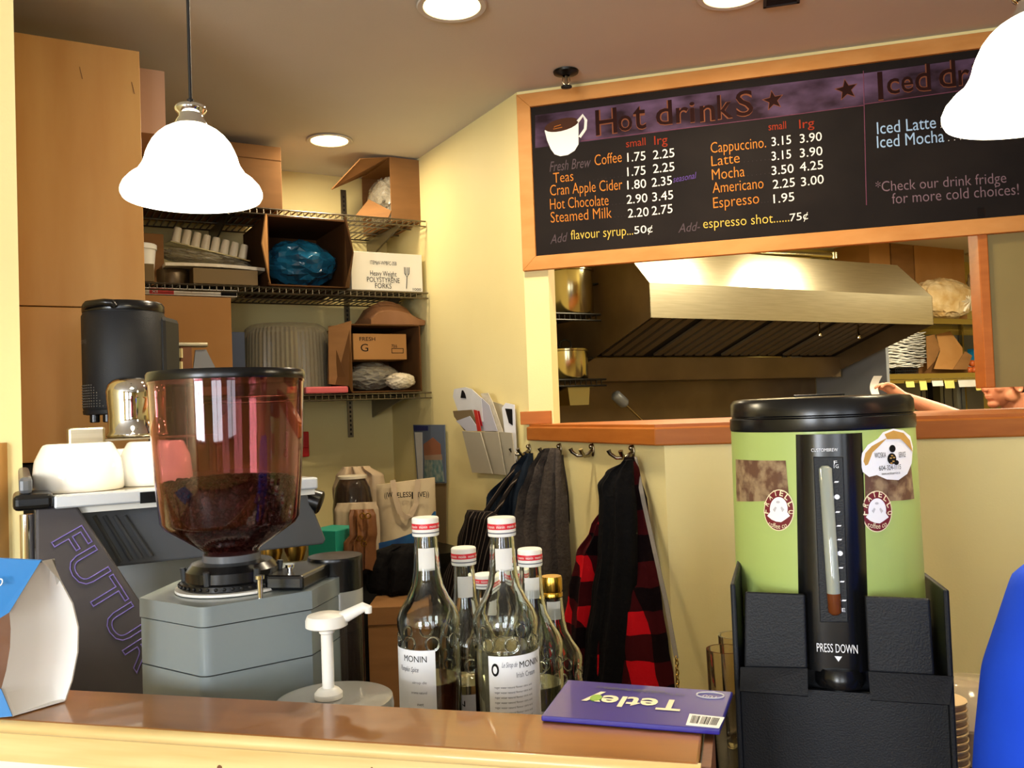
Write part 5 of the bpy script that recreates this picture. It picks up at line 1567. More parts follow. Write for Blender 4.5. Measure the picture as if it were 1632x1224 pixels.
# steel riser with pitcher, steel box
rz = P(200, 698, 1.86).z
c_ = P(190, 698, 1.86)
fr = Fr((c_.x, c_.y, topz + CT - 0.003), UA)
t = thing('tray_riser', 'low steel rack on the espresso machine top under the steel pitcher', 'rack', fr)
MB().box(-0.09, 0.20, -0.06, 0.05, rz - fr.o.z - 0.004, rz - fr.o.z).obj('rack_top', M['steel'], t)
for x_ in (-0.08, 0.19):
    for y_ in (-0.05, 0.04): MB().box(x_ - 0.004, x_ + 0.004, y_ - 0.004, y_ + 0.004, 0, rz - fr.o.z - 0.0045).obj('leg', M['steel'], t)
q = P(209, 697, 1.86)
fr = Fr((q.x, q.y, rz + 0.001), 0)
k = 1.86 / FPX
ph = P(209, 601, 1.86).z - rz
o = MB().lathe([(34 * k, 0), (37 * k, 0.003), (37 * k, 0.008), (34.5 * k, 0.012), (33 * k, ph * 0.35), (35 * k, ph * 0.62), (36 * k, ph * 0.76), (33 * k, ph * 0.87), (26 * k, ph * 0.95), (15 * k, ph * 0.99), (0.001, ph)], n=44).obj('steel_pitcher', M['chrome'], fr=fr, smooth=60)
tag(o, 'shiny upturned steel pitcher between the black canister and the bean hopper', 'pitcher')
q = P(137, 700, 1.72)
fr = Fr((q.x, q.y, topz + CT - 0.003), UA)
hb = P(137, 681, 1.72).z - fr.o.z
o = MB().box(-0.032, 0.032, -0.03, 0.05, 0, hb).obj('steel_canister', M['steel'], fr=fr, bev=0.004); tag(o, 'square steel canister behind the large white cup', 'canister')
# black canister dispenser on a column
q = P(201, 660, 1.98)
k = 1.98 / FPX
fr = Fr((q.x, q.y, topz + CT - 0.003), 0)
zz = lambda py: P(201, py, 1.98).z - fr.o.z
t = thing('drink_dispenser', 'tall black cylindrical dispenser with two short spouts in front of the birch cabinet', 'dispenser', fr)
R0 = 62 * k
MB().lathe([(R0 * .9, zz(660)), (R0 * .99, zz(659)), (R0, zz(655)), (R0, zz(653)), (R0 * .985, zz(652)), (R0, zz(650)), (R0 * 1.0, zz(505)), (R0 * .97, zz(502)), (R0 * .97, zz(500))], n=56).obj('canister_body', M['matblack'], t, smooth=40)
MB().lathe([(R0 * .975, zz(499.5)), (R0 * .985, zz(497)), (R0 * .98, zz(489)), (R0 * .93, zz(484.5)), (R0 * .6, zz(483.5)), (0.001, zz(483.5))], n=56).obj('lid', M['black'], t, smooth=40)
MB().tube([(-R0 * .60, -R0 * .80, zz(493)), (-R0 * .45, -R0 * 1.0, zz(491)), (0, -R0 * 1.10, zz(490)), (R0 * .18, -R0 * 1.10, zz(491)), (R0 * .22, -R0 * 1.02, zz(495))], 0.008, 8).obj('lid_handle', M['black'], t, smooth=60)
for pxx in (151, 172):
    q = P(pxx, 660, 1.98 - R0 * .6)
    MB().lathe([(0.008, zz(672)), (0.0105, zz(671)), (0.0105, zz(660))], (q.x - fr.o.x, -R0 * .6, 0), 16).obj('spout', M['black'], t, smooth=40)
mb = MB()
for i in range(9):
    for j in range(12):
        th = R(-92 + 4.6 * j + 0.0); z_ = zz(647 - i * 4.1)
        a_ = -PI / 2 + R(-62 + 5 * j)
        if j > 11 - i * 0.4: continue
        mb.ball((R0 * 1.0 * math.cos(a_), R0 * 1.0 * math.sin(a_), z_), 0.0016, 5, 4)
mb.obj('vent_stud', M['greyslot'], t)
mb = MB()
text(mb, 'ROASTERS}', lambda x, y, z=0: Vector(((R0 + 0.0006) * math.cos(-PI / 2 + R(-72) + x / R0), (R0 + 0.0006) * math.sin(-PI / 2 + R(-72) + x / R0), zz(549) + y)), w=0.055, h=0.008)
mb.obj('small_lettering', M['greyslot'], t)
MB().box(R0 * .55, R0 + 0.006, -0.01, 0.09, 0, zz(505)).obj('column', M['matblack'], t, bev=0.012)

# steel lever piece seen over the hopper lid
q = P(305, 585, 2.72)
fr = Fr((q.x, q.y, q.z - 0.7), UA)
t = thing('lever_press', 'steel lever press standing behind the bean hopper in front of the brown carton', 'lever press', fr)
l = lambda px, py: fr.px(px, py, 0)
a = l(277, 552); b = l(330, 549)
MB().box(a.x, b.x, -0.02, 0.02, (a.z + b.z) / 2 - 0.006, (a.z + b.z) / 2 + 0.008).obj('lever_arm', M['steel'], t, bev=0.004)
for y0, y1 in ((556, 571), (577, 590)):
    c_ = l(281, (y0 + y1) / 2); MB().lathe([(0.024, l(281, y1).z), (0.024, l(281, y0).z)], (c_.x, 0, 0), 20).obj('steel_collar', M['chrome'], t, smooth=40)
c_ = l(298, 575)
MB().box(c_.x - 0.02, c_.x + 0.012, -0.016, 0.016, 0, l(298, 553).z).obj('post', M['leather'], t)
MB().prismy([(v.x, v.z) for v in (l(307, 595), l(311, 558), l(328, 557), l(347, 595))], -0.006, 0.006).obj('blade_guard', M['steelb'], t)
MB().box(-0.08, 0.08, -0.07, 0.07, 0, 0.02).obj('press_base', M['dark'], t) if False else MB().box(-0.08, 0.08, -0.07, 0.07, 0, 0.02).obj('press_base', M['steel'], t)
o = MB().box(-0.12, 0.12, -0.10, 0.10, 0, fr.o.z - 0.001).obj('appliance_stand', M['dark'], fr=Fr((fr.o.x, fr.o.y, 0), UA)); tag(o, 'dark stand behind the espresso machine under the lever press', 'stand')

# ------------------------------------------------------------------ grinder
GY = 1.14
gc = P(370, 900, GY)
gtz = P(322, 969, 1.02).z
fr = Fr((gc.x, gc.y, CT), 0)
t = thing('coffee_grinder', 'grey coffee grinder with a smoky red bean hopper beside the espresso machine', 'coffee grinder', fr)
gp = [fr.z(222, 953, gtz), fr.z(322, 969, gtz), fr.z(497, 941, gtz)]
c0_, c1_, c2_ = [Vector((v.x, v.y, 0)) for v in gp]
back = [c2_ + Vector((0.02, 0.10, 0)), Vector((0.05, 0.18, 0)), Vector((-0.08, 0.17, 0)), c0_ + Vector((0.005, 0.10, 0))]
def rnd_corner(a, b, c, r=0.012, n=5):
    u = (a - b).normalized(); v = (c - b).normalized()
    p0_, p1_ = b + u * r, b + v * r
    return [p0_ * (1 - s) ** 2 + b * 2 * s * (1 - s) + p1_ * s ** 2 for s in [i / n for i in range(n + 1)]]
foot = [c0_] + rnd_corner(c0_, c1_, c2_) + [c2_] + back
foot = [(v.x, v.y) for v in foot]
zt = gtz - CT
zl1 = fr.at(322, 1003, 1.02).z; zl2 = fr.at(322, 1082, 1.02).z
cx_ = sum(v[0] for v in foot) / len(foot); cy_ = sum(v[1] for v in foot) / len(foot)
def sc(k): return [(cx_ + (v[0] - cx_) * k, cy_ + (v[1] - cy_) * k) for v in foot]
MB().prism(foot, zl1 + 0.0015, zt).obj('top_housing', M['grey'], t, smooth=25)
MB().prism(sc(0.985), zl2 + 0.0015, zl1).obj('middle_housing', M['grey'], t, smooth=25)
MB().prism(sc(0.985), 0.0, zl2).obj('lower_housing', M['grey'], t, smooth=25)
hy = 0.0
Z = lambda py: P(370, py, GY).z - CT
K = GY / FPX
# collar and burr ring
MB().lathe([(0.070, zt + 0.001), (0.070, zt + 0.004), (0.060, zt + 0.0045)], n=48).obj('base_plate', M['white'], t)
mb = MB()
mb.lathe([(0.062, zt + 0.004), (0.064, zt + 0.006), (0.064, zt + 0.012), (0.058, zt + 0.014), (0.058, zt + 0.026), (0.050, zt + 0.034), (0.036, zt + 0.036)], n=48)
for k in range(40):
    a_ = 2 * PI * k / 40
    mb.box(0, 0, 0, 0, 0, 0) if False else mb.ball((0.0645 * math.cos(a_), 0.0645 * math.sin(a_), zt + 0.009), 0.0024, 6, 4)
mb.obj('adjusting_ring', M['black'], t, smooth=30)
for k in range(6):
    a_ = 2 * PI * k / 6 + 0.3
    MB().tube([(0.058 * math.cos(a_), 0.058 * math.sin(a_), zt + 0.012), (0.060 * math.cos(a_), 0.060 * math.sin(a_), zt + 0.03)], 0.004, 8).obj('ring_lug', M['charcoal'], t)
MB().lathe([(0.036, zt + 0.036), (0.036, Z(882) + 0.001)], n=36).obj('throat_collar', M['greyd'], t, smooth=40)
for px, py in ((415, 935), (463, 915)):
    q = fr.z(px, py + 18, gtz)
    MB().lathe([(0.0035, zt), (0.0035, zt + 0.022), (0.006, zt + 0.023), (0.006, zt + 0.027)], (q.x, q.y, 0), 12).obj('screw_post', M['chrome'], t, smooth=40)
# hopper
hp = [(0.034, Z(880)), (0.036, Z(874)), (100 * K, Z(836)), (106 * K, Z(826)), (112 * K, Z(760)), (116 * K, Z(690)), (119 * K, Z(606))]
th_ = 0.003
full = hp + [(r - th_, z) for r, z in hp[::-1]] + [hp[0]]
hop = MB().lathe(full, n=72, close=False).obj('bean_hopper', M['hopper'], t, smooth=50)
MB().lathe([(121 * K, Z(607)), (121.5 * K, Z(605)), (121.5 * K, Z(596)), (119 * K, Z(592)), (60 * K, Z(590)), (0.001, Z(589.5))], n=72).obj('hopper_lid', M['black'], hop, smooth=35)
rim = MB().lathe([(119.4 * K, Z(606)), (119.4 * K, Z(611)), (120.2 * K, Z(611)), (120.2 * K, Z(606))], n=72).obj('hopper_rim', M['hopper'], hop, smooth=40)
# the beans
rnd = random.Random(2)
mb = MB()
bz0, bz1 = Z(868), Z(765)
inner = [(r - th_ - 0.0012, z) for r, z in hp[1:]]
def rin(z):
    for (r1, z1_), (r2, z2_) in zip(inner, inner[1:]):
        if z1_ <= z <= z2_: return r1 + (r2 - r1) * (z - z1_) / (z2_ - z1_)
    return inner[-1][0]
core = [(rin(Z(872)) - 0.004, Z(872)), (rin(Z(836)) - 0.005, Z(836)), (rin(Z(826)) - 0.005, Z(826)), (rin(Z(775)) - 0.005, Z(772)), (0.05, Z(764)), (0.001, Z(760))]
mb.lathe(core, n=40)
def bean(c_, M3):
    mb.ball(c_, (0.0052, 0.0040, 0.0030), 7, 4, M3)
for i in range(1500):
    z = rnd.uniform(Z(870), Z(768)) if i < 1150 else None
    if z is not None:
        a_ = rnd.uniform(-PI, 0.0) if i < 1000 else rnd.uniform(0, PI)
        r = rin(z) - 0.0042 - rnd.uniform(0, 0.002)
    else:
        a_ = rnd.uniform(-PI, PI); r = math.sqrt(rnd.uniform(0, 1)) * (rin(Z(770)) - 0.006)
        z = Z(768) + (1 - r / 0.09) * 0.006 + rnd.uniform(0, 0.003)
    e_ = Matrix.Rotation(a_ + PI / 2, 3, 'Z') @ Matrix.Rotation(PI / 2 if i < 1150 else 0, 3, 'X') @ Matrix.Rotation(rnd.uniform(0, 6), 3, 'Z')
    bean((r * math.cos(a_), r * math.sin(a_), z), e_)
o = mb.obj('coffee_beans', M['bean'], fr=fr, smooth=60)
tag(o, 'dark roasted coffee beans filling the lower half of the smoky red hopper', 'coffee beans', kind='stuff')
# doser chamber at the right
q = P(537, 985, 1.22)
kd = 1.22 / FPX
dx, dy = q.x - fr.o.x, q.y - fr.o.y
Zd = lambda py: P(537, py, 1.22).z - CT
rd = 42 * kd
MB().lathe([(rd, Zd(978)), (rd, Zd(938)), (rd * .98, Zd(936))], (dx, dy, 0), 40).obj('doser_band', M['doserg'], t, smooth=40)
MB().shell([(rd * .98, Zd(1090)), (rd, Zd(1086)), (rd, Zd(979))], 0.002, (dx, dy, 0), 40).obj('doser_chamber', M['doser'], t, smooth=40)
MB().lathe([(rd * .93, Zd(1086)), (rd * .93, Zd(1000))], (dx, dy, 0), 32).obj('ground_coffee', M['bean'], t)
MB().lathe([(rd * 1.01, Zd(937)), (rd * 1.01, Zd(892)), (rd * 1.03, Zd(889)), (rd * 1.0, Zd(885)), (0.001, Zd(884))], (dx, dy, 0), 40).obj('doser_lid', M['black'], t, smooth=40)
lz = Zd(890)
pl2 = [(c2_.x - 0.06, c2_.y + 0.005), (c2_.x - 0.01, c2_.y - 0.004), (dx, dy - rd), (dx + 0.005, dy + rd), (c2_.x - 0.05, c2_.y + 0.10)]
MB().prism(pl2, zt + 0.0005, lz).obj('doser_bridge', M['black'], t, bev=0.004)
MB().lathe([(rd * .95, 0.0), (rd * .95, Zd(1091))], (dx, dy, 0), 32).obj('doser_foot', M['greyd'], t)

# ------------------------------------------------------------------ syrup tub with pump
q = onz(533, 1112, 1.186)
fr = Fr((q.x, q.y, CT + 0.001), 0)
zt = 1.186 - fr.o.z
k = q.y / FPX
t = thing('pump_tub', 'white round tub with a tall white pump standing behind the bar ledge', 'pump tub', fr)
MB().lathe([(0.052, 0), (0.060, 0.004), (88 * k, zt - 0.012)], n=44).obj('tub', M['white'], t, smooth=40)
MB().lathe([(92 * k, zt - 0.018), (93 * k, zt - 0.010), (91 * k, zt - 0.001), (80 * k, zt), (0.002, zt)], n=56).obj('lid', M['doserg'], t, smooth=40)
Zp = lambda py: P(523, py, q.y).z - fr.o.z
sx_ = P(523, 1080, q.y).x - fr.o.x; tx = P(524, 1000, q.y).x - fr.o.x
MB().lathe([(22 * k, zt + 0.0005), (22 * k, zt + 0.006), (17 * k, zt + 0.010), (12 * k, zt + 0.012)], (sx_, 0, 0), 28).obj('collar', M['white'], t, smooth=35)
MB().lathe([(9.5 * k, zt + 0.010), (9.5 * k, Zp(1010)), (12 * k, Zp(1008)), (12 * k, Zp(996))], (sx_, 0, 0), 24).obj('plunger', M['white'], t, smooth=40)
MB().lathe([(27 * k, Zp(1000)), (33 * k, Zp(997)), (33 * k, Zp(987)), (30 * k, Zp(980)), (20 * k, Zp(977)), (0.001, Zp(976))], (sx_, 0, 0), 36).obj('pump_head', M['white'], t, smooth=35)
a = fr.at(545, 985, q.y); b = fr.at(580, 967, q.y); c_ = fr.at(587, 970, q.y); d_ = fr.at(587, 977, q.y)
MB().tube([a, b, c_, d_], [0.0075, 0.0055, 0.005, 0.004], 12).obj('pump_spout', M['white'], t, smooth=60)


# ------------------------------------------------------------------ syrup bottles
def cylmap(r, th0, z0, off=0.0006):
    return lambda x, y, z=0: Vector(((r + off) * math.sin(th0 + x / r), -(r + off) * math.cos(th0 + x / r), z0 + y))


def sector(mb, r, tha, thb, z0, z1, off=0.0004, n=22, rfun=None):
    vs = []; fs = []
    for j, z in enumerate((z0, z1)):
        for i in range(n + 1):
            th = tha + (thb - tha) * i / n
            vs.append(((r + off) * math.sin(th), -(r + off) * math.cos(th), z))
    for i in range(n): fs.append((i, i + 1, n + 2 + i, n + 1 + i))
    mb.add(vs, fs)


def bottle(px, ycap, Y, H, label, capm='redcap', liq=None, lab=None, floor=CT, rad=0.038, tags=True, rib=True):
    top = P(px, ycap, Y)
    z0 = top.z - H
    fr = Fr((top.x, top.y, z0), 0)
    t = thing('syrup_bottle', label, 'bottle', fr, 'clear syrup bottles behind the bar ledge')
    s = H / 0.305
    rk_ = rad / 0.038
    prof = [(0.030, 0), (0.036, 0.003), (0.0375, 0.010), (0.0375, 0.140), (0.0365, 0.147), (0.0365, 0.163), (0.038, 0.170), (0.038, 0.180), (0.0345, 0.190), (0.026, 0.204), (0.0195, 0.219), (0.0165, 0.236), (0.0148, 0.262), (0.0138, 0.284), (0.0138, 0.300)]
    pr = [(r * rk_, z * s) for r, z in prof]
    tn = 0.0026
    full = pr + [(max(r - tn, 0.004), z) for r, z in pr[::-1]]
    full = full[:-2] + [(pr[1][0] - 0.004, 0.006), (0.001, 0.007)]
    body = MB().lathe([(0.001, 0.0015)] + full, n=40, close=False).obj('glass_body', M['glass'], t, smooth=60)
    if rib:
        mb = MB()
        for k in range(8):
            a_ = 2 * PI * k / 8 + 0.2
            c_ = Vector((0.0362 * rk_ * math.cos(a_), 0.0362 * rk_ * math.sin(a_), 0.155 * s))
            tv = Vector((-math.sin(a_), math.cos(a_), 0))
            mb.tube([c_ + tv * 0.0085 * math.cos(u) + Vector((0, 0, 0.0085 * math.sin(u))) for u in [2 * PI * j / 14 for j in range(15)]], 0.0014, 6, caps=False)
        mb.obj('embossed_ring', M['glass'], body, smooth=60)
    if capm == 'redcap':
        cp = MB().lathe([(0.0165, 0.282 * s), (0.0170, 0.283 * s), (0.0170, 0.3035 * s), (0.0158, H), (0.001, H)], n=36).obj('cap', M['white'], t, smooth=35)
        mb = MB(); mb.lathe([(0.01715, 0.291 * s), (0.01725, 0.2915 * s), (0.01725, 0.2975 * s), (0.01715, 0.298 * s)], n=36, close=False); mb.obj('cap_band', M['redcap'], cp, smooth=35)
        mb = MB(); mb.lathe([(0.0171, 0.2858 * s), (0.0172, 0.286 * s), (0.0172, 0.2872 * s), (0.0171, 0.2874 * s)], n=36, close=False); mb.obj('cap_seam', M['inkg'], cp)
        mb = MB()
        for a_ in range(0, 8):
            text(mb, 'monin', cylmap(0.01726, a_ * 0.75 - 2.6, 0.2928 * s, 0.0003), w=0.010, h=0.0034)
        mb.obj('cap_lettering', M['white'], cp)
    else:
        cp = MB().lathe([(0.0150, 0.272 * s), (0.0162, 0.274 * s), (0.0162, 0.279 * s), (0.0152, 0.281 * s), (0.0162, 0.284 * s), (0.0162, 0.300 * s), (0.0152, H), (0.001, H)], n=36).obj('cap', M['gold'], t, smooth=30)
    if liq:
        m_, lv = liq
        lp = [(max(r - tn - 0.0004, 0.003), z) for r, z in pr if 0.005 < z < lv]
        zt_ = lv
        MB().lathe([(lp[0][0] - 0.004, 0.0075)] + lp + [(lp[-1][0], zt_), (0.001, zt_)], n=36).obj('syrup', m_, t, smooth=50)
    rb = 0.0375 * rk_
    if tags:
        mb = MB(); sector(mb, 0.0155, -0.55, 0.75, 0.240 * s, 0.268 * s, 0.0012)
        mb.obj('neck_tag', M['paper'], t, smooth=60)
    if lab:
        tha, thb, ltop, kind = lab
        mb = MB(); sector(mb, rb, tha, thb, 0.018 * s, ltop, 0.0006)
        lb = mb.obj('label', M['label'], t, smooth=60)
        mi = MB(); mg = MB()
        if kind == 'A':
            text(mi, 'MONIN', cylmap(rb, thb - 1.06, ltop - 0.014 * s, 0.001), w=0.031, h=0.0075)
            text(mg, 'Pumpkin Spice', cylmap(rb, thb - 1.25, ltop - 0.026 * s, 0.001), w=0.028, h=0.006, shear=0.3)
            for j in range(6): text(mg, ['sirop de', 'arome naturel', 'net', 'vol', 'sucre eau arome', 'produit de france'][j], cylmap(rb, thb - [0.75, 0.8, .6, .5, 1.0, 1.0][j], ltop - (0.040 + j * 0.011 * (1 + 0.1 * j)) * s, 0.001), w=[.018, .02, .008, .006, .028, .028][j], h=0.003)
        elif kind == 'C':
            text(mi, 'MONIN', cylmap(rb, tha + 0.95, ltop - 0.015 * s, 0.001), w=0.030, h=0.0075)
            text(mg, 'Le Sirop de', cylmap(rb, tha + 0.42, ltop - 0.013 * s, 0.001), w=0.018, h=0.006, shear=0.4)
            text(mg, 'Irish Cream', cylmap(rb, tha + 0.85, ltop - 0.026 * s, 0.001), w=0.026, h=0.006)
            mb = MB(); vs = [cylmap(rb, tha + 0.22, ltop - 0.016 * s, 0.0012)(0.0045 * math.cos(u), 0.0075 * math.sin(u)) for u in [2 * PI * j / 16 for j in range(16)]]
            mb.add(vs, [tuple(range(16))]); mb.obj('portrait_oval', M['ink'], lb)
            vs = [cylmap(rb, tha + 0.22, ltop - 0.016 * s, 0.0016)(0.0025 * math.cos(u), 0.0045 * math.sin(u)) for u in [2 * PI * j / 16 for j in range(16)]]
            mb = MB(); mb.add(vs, [tuple(range(16))]); mb.obj('portrait', M['label'], lb)
            for j in range(7): text(mg, 'sugar water natural flavour citric acid', cylmap(rb, tha + 0.18, ltop - (0.038 + j * 0.006) * s, 0.001), w=0.046, h=0.0024)
            text(mi, 'Nutrition Facts', cylmap(rb, tha + 0.18, ltop - 0.088 * s, 0.001), w=0.028, h=0.0048)
            mb = MB(); sector(mb, rb, tha + 0.15, tha + 1.05, ltop - 0.098 * s, ltop - 0.096 * s, 0.001); mb.obj('rule', M['ink'], lb)
            for j in range(3): text(mg, 'calories fat sodium', cylmap(rb, tha + 0.18, ltop - (0.104 + j * 0.006) * s, 0.001), w=0.034, h=0.0026)
        else:
            text(mi, kind, cylmap(rb, tha + 0.10, ltop - 0.015 * s, 0.001), w=0.0062 * len(kind), h=0.0075)
        if mi.v: mi.obj('label_lettering', M['ink'], lb)
        if mg.v: mg.obj('label_small_print', M['inkg'], lb)
    return fr


fa = bottle(677.5, 824, 1.115, 0.305, 'front left syrup bottle with red brown syrup and a white label, white and red cap', liq=(M['liqr'], 0.104), lab=(-2.0, 0.27, 0.148, 'A'), rad=0.0395)
fc_ = bottle(799, 824, 1.07, 0.295, 'front syrup bottle with pale syrup and a large white label, tallest beside the tea box', liq=(M['liqy'], 0.142), lab=(-0.55, 1.7, 0.138, 'C'), rad=0.0395)
fb_ = bottle(738.5, 872, 1.20, 0.305, 'clear syrup bottle standing between and behind the two tall front bottles', liq=(M['glassb'], 0.128), lab=(-0.5, 1.5, 0.118, 'IN'), rad=0.0375)
fd_ = bottle(844, 874, 1.22, 0.31, 'clear syrup bottle right of the pale syrup bottle, its label reading partly', liq=(M['liqy'], 0.128), lab=(-0.2, 1.0, 0.10, 'ONIN'), rad=0.041)
fe_ = bottle(878.5, 918, 1.33, 0.29, 'gold capped syrup bottle at the right end of the bottle group', capm='gold', liq=(M['glassb'], 0.11), rad=0.042)
ff_ = bottle(773, 914, 1.38, 0.285, 'short capped syrup bottle glimpsed left of the pale syrup bottle neck')
fg_ = bottle(823, 905, 1.44, 0.285, 'syrup bottle at the back, only its red cap edge showing between two necks', tags=False)
# stands under the bottles so that each base is carried
for f_, lab in ((fa, 'small wooden riser under the front left syrup bottle'), (fc_, 'small wooden riser under the pale syrup bottle'), (fb_, 'small wooden riser under the bottle between the two front ones'), (fd_, 'small wooden riser under the bottle right of the pale syrup'), (fe_, 'small wooden riser under the gold capped bottle'), (ff_, 'small wooden riser under the short capped bottle'), (fg_, 'small wooden riser under the rearmost syrup bottle')):
    h_ = f_.o.z - CT
    if h_ > 0.004:
        o = MB().box(-0.034, 0.034, -0.034, 0.034, 0, h_ - 0.001).obj('bottle_riser', M['leather'], fr=Fr((f_.o.x, f_.o.y, CT + 0.0005), 0))
        tag(o, lab, 'riser', 'risers under the syrup bottles')

# ------------------------------------------------------------------ tea box
TZ = LZ + 0.006
cs = [onz(*c_, TZ) for c_ in ((862, 1141), (1147, 1163), (1168, 1102), (905, 1083))]
ce = (cs[0] + cs[1] + cs[2] + cs[3]) / 4
dx_ = ((cs[1] - cs[0]) + (cs[2] - cs[3])) / 2
fr = Fr((ce.x, ce.y, LZ + 0.0008), math.atan2(dx_.y, dx_.x))
lc = [fr.l(c_) for c_ in cs]
t = thing('tea_box', 'violet tea box lying upside down to us across the bar ledge beside the dispenser', 'tea box', fr)
hh = TZ - fr.o.z
MB().prism([(c_.x, c_.y) for c_ in lc], 0, hh).obj('carton', M['tet'], t, bev=0.0015)
def tz(px, py): return fr.z(px, py, TZ)
def ttext(mb, s, pa, pb, hpx, **kw):
    a = tz(*pa); b = tz(*pb); e_ = (b - a); L_ = e_.length; e_.normalize()
    up_ = Vector((0, 0, 1)).cross(e_)
    hgt = abs((tz(pa[0], pa[1] + hpx) - a).dot(up_))
    text(mb, s, flat((a.x, a.y, hh), e_, up_, (0, 0, 1), 0.0006), w=L_, h=hgt, **kw)
mb = MB(); ttext(mb, 'Tetley', (1090, 1118), (934, 1107), 17, bold=0.022); mb.obj('brand_lettering', M['cream'], t)
mb = MB(); ttext(mb, 'FOR THE LOVE OF TEA ORANGE PEKOE', (1092, 1107), (952, 1094), 3.5); ttext(mb, 'ENVELOPED TEA BAGS', (1060, 1102), (966, 1096), 3); mb.obj('small_lettering', M['inkg'], t)
mb = MB(); a = tz(950, 1113); mb.lathe([(0.006, hh + 0.0003), (0.006, hh + 0.0009)], (a.x, a.y, 0), 16, sx=1.0, sy=1.6); mb.obj('leaf_print', M['lime'], t)
mb = MB(); a = tz(1132, 1109)
mb.tube([(a.x + 0.0135 * math.cos(u), a.y + 0.009 * math.sin(u), hh + 0.0006) for u in [2 * PI * j / 28 for j in range(29)]], 0.0009, 5, caps=False)
ttext(mb, '100', (1143, 1111), (1122, 1108), 4); mb.obj('count_emblem', M['paperb'], t)
bcp = [tz(*c_) for c_ in ((1093, 1156), (1146, 1161), (1155, 1144), (1099, 1138))]
MB().prism([(v.x, v.y) for v in bcp], hh + 0.0002, hh + 0.0005).obj('barcode_panel', M['label'], t)
mb = MB(); rnd = random.Random(8)
for k in range(22):
    if k in (7, 15): continue
    u0_ = 0.1 + 0.8 * k / 22; u1_ = u0_ + 0.8 / 22 * rnd.choice((0.35, 0.5, 0.7))
    A0_ = bcp[0].lerp(bcp[1], u0_); A1_ = bcp[0].lerp(bcp[1], u1_); B0_ = bcp[3].lerp(bcp[2], u0_); B1_ = bcp[3].lerp(bcp[2], u1_)
    pp = [A0_.lerp(B0_, .2), A1_.lerp(B1_, .2), A1_.lerp(B1_, .85), A0_.lerp(B0_, .85)]
    mb.prism([(v.x, v.y) for v in pp], hh + 0.0005, hh + 0.0008)
mb.obj('barcode', M['ink'], t)

# ------------------------------------------------------------------ blue and white card holder at the left
F0 = onz(20, 1143, LZ + 0.001); B0 = onz(103, 1118, LZ + 0.001)
fr = Fr((F0.x, F0.y, LZ + 0.001), 0)
t = thing('card_box', 'blue and white die-cut cardboard holder lying on the left end of the bar ledge', 'cardboard holder', fr)
yF, yB = F0.y, B0.y
l = lambda px, py, Y: fr.at(px, py, Y)
outer = [(103, 1118, yB), (114, 1085, yB + .004), (123, 1040, yB + .008), (124, 1000, yB + .008), (115, 962, yB + .004), (95, 925, yB - .01), (66, 894, yF + .006)]
inner_ = [(20, 1143, yF), (2, 1098, yF + .004), (10, 1068, yF + .006), (16, 1032, yF + .006), (17, 1002, yF + .006), (15, 976, yF + .003), (60, 898, yF + .004)]
rs = []
for (a, b) in zip(outer, inner_):
    pa, pb = l(*a), l(*b)
    pm = (pa + pb) / 2 + Vector((0.004, 0.020, 0))
    pts = [pa, pa * .75 + pb * .25 + Vector((.003, .014, 0)), pm, pa * .25 + pb * .75 + Vector((.003, .014, 0)), pb]
    pts = [v if v.z > 0.0006 else Vector((v.x, v.y, 0.0006)) for v in pts]
    rs.append(pts + [v + Vector((0.0005, 0.002, 0)) for v in pts[::-1]])
MB().rings(rs).obj('curved_side', M['cardw'], t, smooth=50)
MB().sheet([l(-90, 886, yF - .012), l(66, 893, yF + .004), l(15, 976, yF), l(-8, 990, yF - .002), l(-90, 1000, yF - .012)], 0.0018).obj('upper_front', M['blue1'], t)
b1 = l(20, 1143, yF); b1.z = 0.0012
b2 = l(-90, 1150, yF - .012); b2.z = 0.0012
MB().sheet([l(-90, 1088, yF - .012), l(2, 1098, yF + .001), b1, b2], 0.0018).obj('lower_front', M['blue1'], t)
MB().sheet([Vector((b1.x - .001, b1.y + .002, .001)), Vector((B0.x - fr.o.x, B0.y - fr.o.y, .001)), Vector((b2.x + .02, b2.y + .09, .001)), Vector((b2.x, b2.y + .002, .001))], 0.0015).obj('base_flap', M['cardw'], t)
MB().sheet([l(66, 893, yF + .006), l(-90, 886, yF - .010), l(-90, 889, yF + .08), l(80, 905, yF + .06)], 0.0015).obj('top_panel', M['blue1'], t)
MB().sheet([l(-90, 905, yF + .078), l(20, 905, yF + .085), l(20, 1110, yF + .085), l(-90, 1110, yF + .078)], 0.0015).obj('inner_panel', M['leather'], t)
mb = MB(); a = l(-12, 934, yF - .010)
text(mb, 'so', flat((a.x, yF - fr.o.y - .013, a.z), (1, 0.1, 0), (0, 0, 1), (0, -1, 0), 0.0), w=0.012, h=0.008, shear=0.3); mb.obj('white_lettering', M['white'], t)

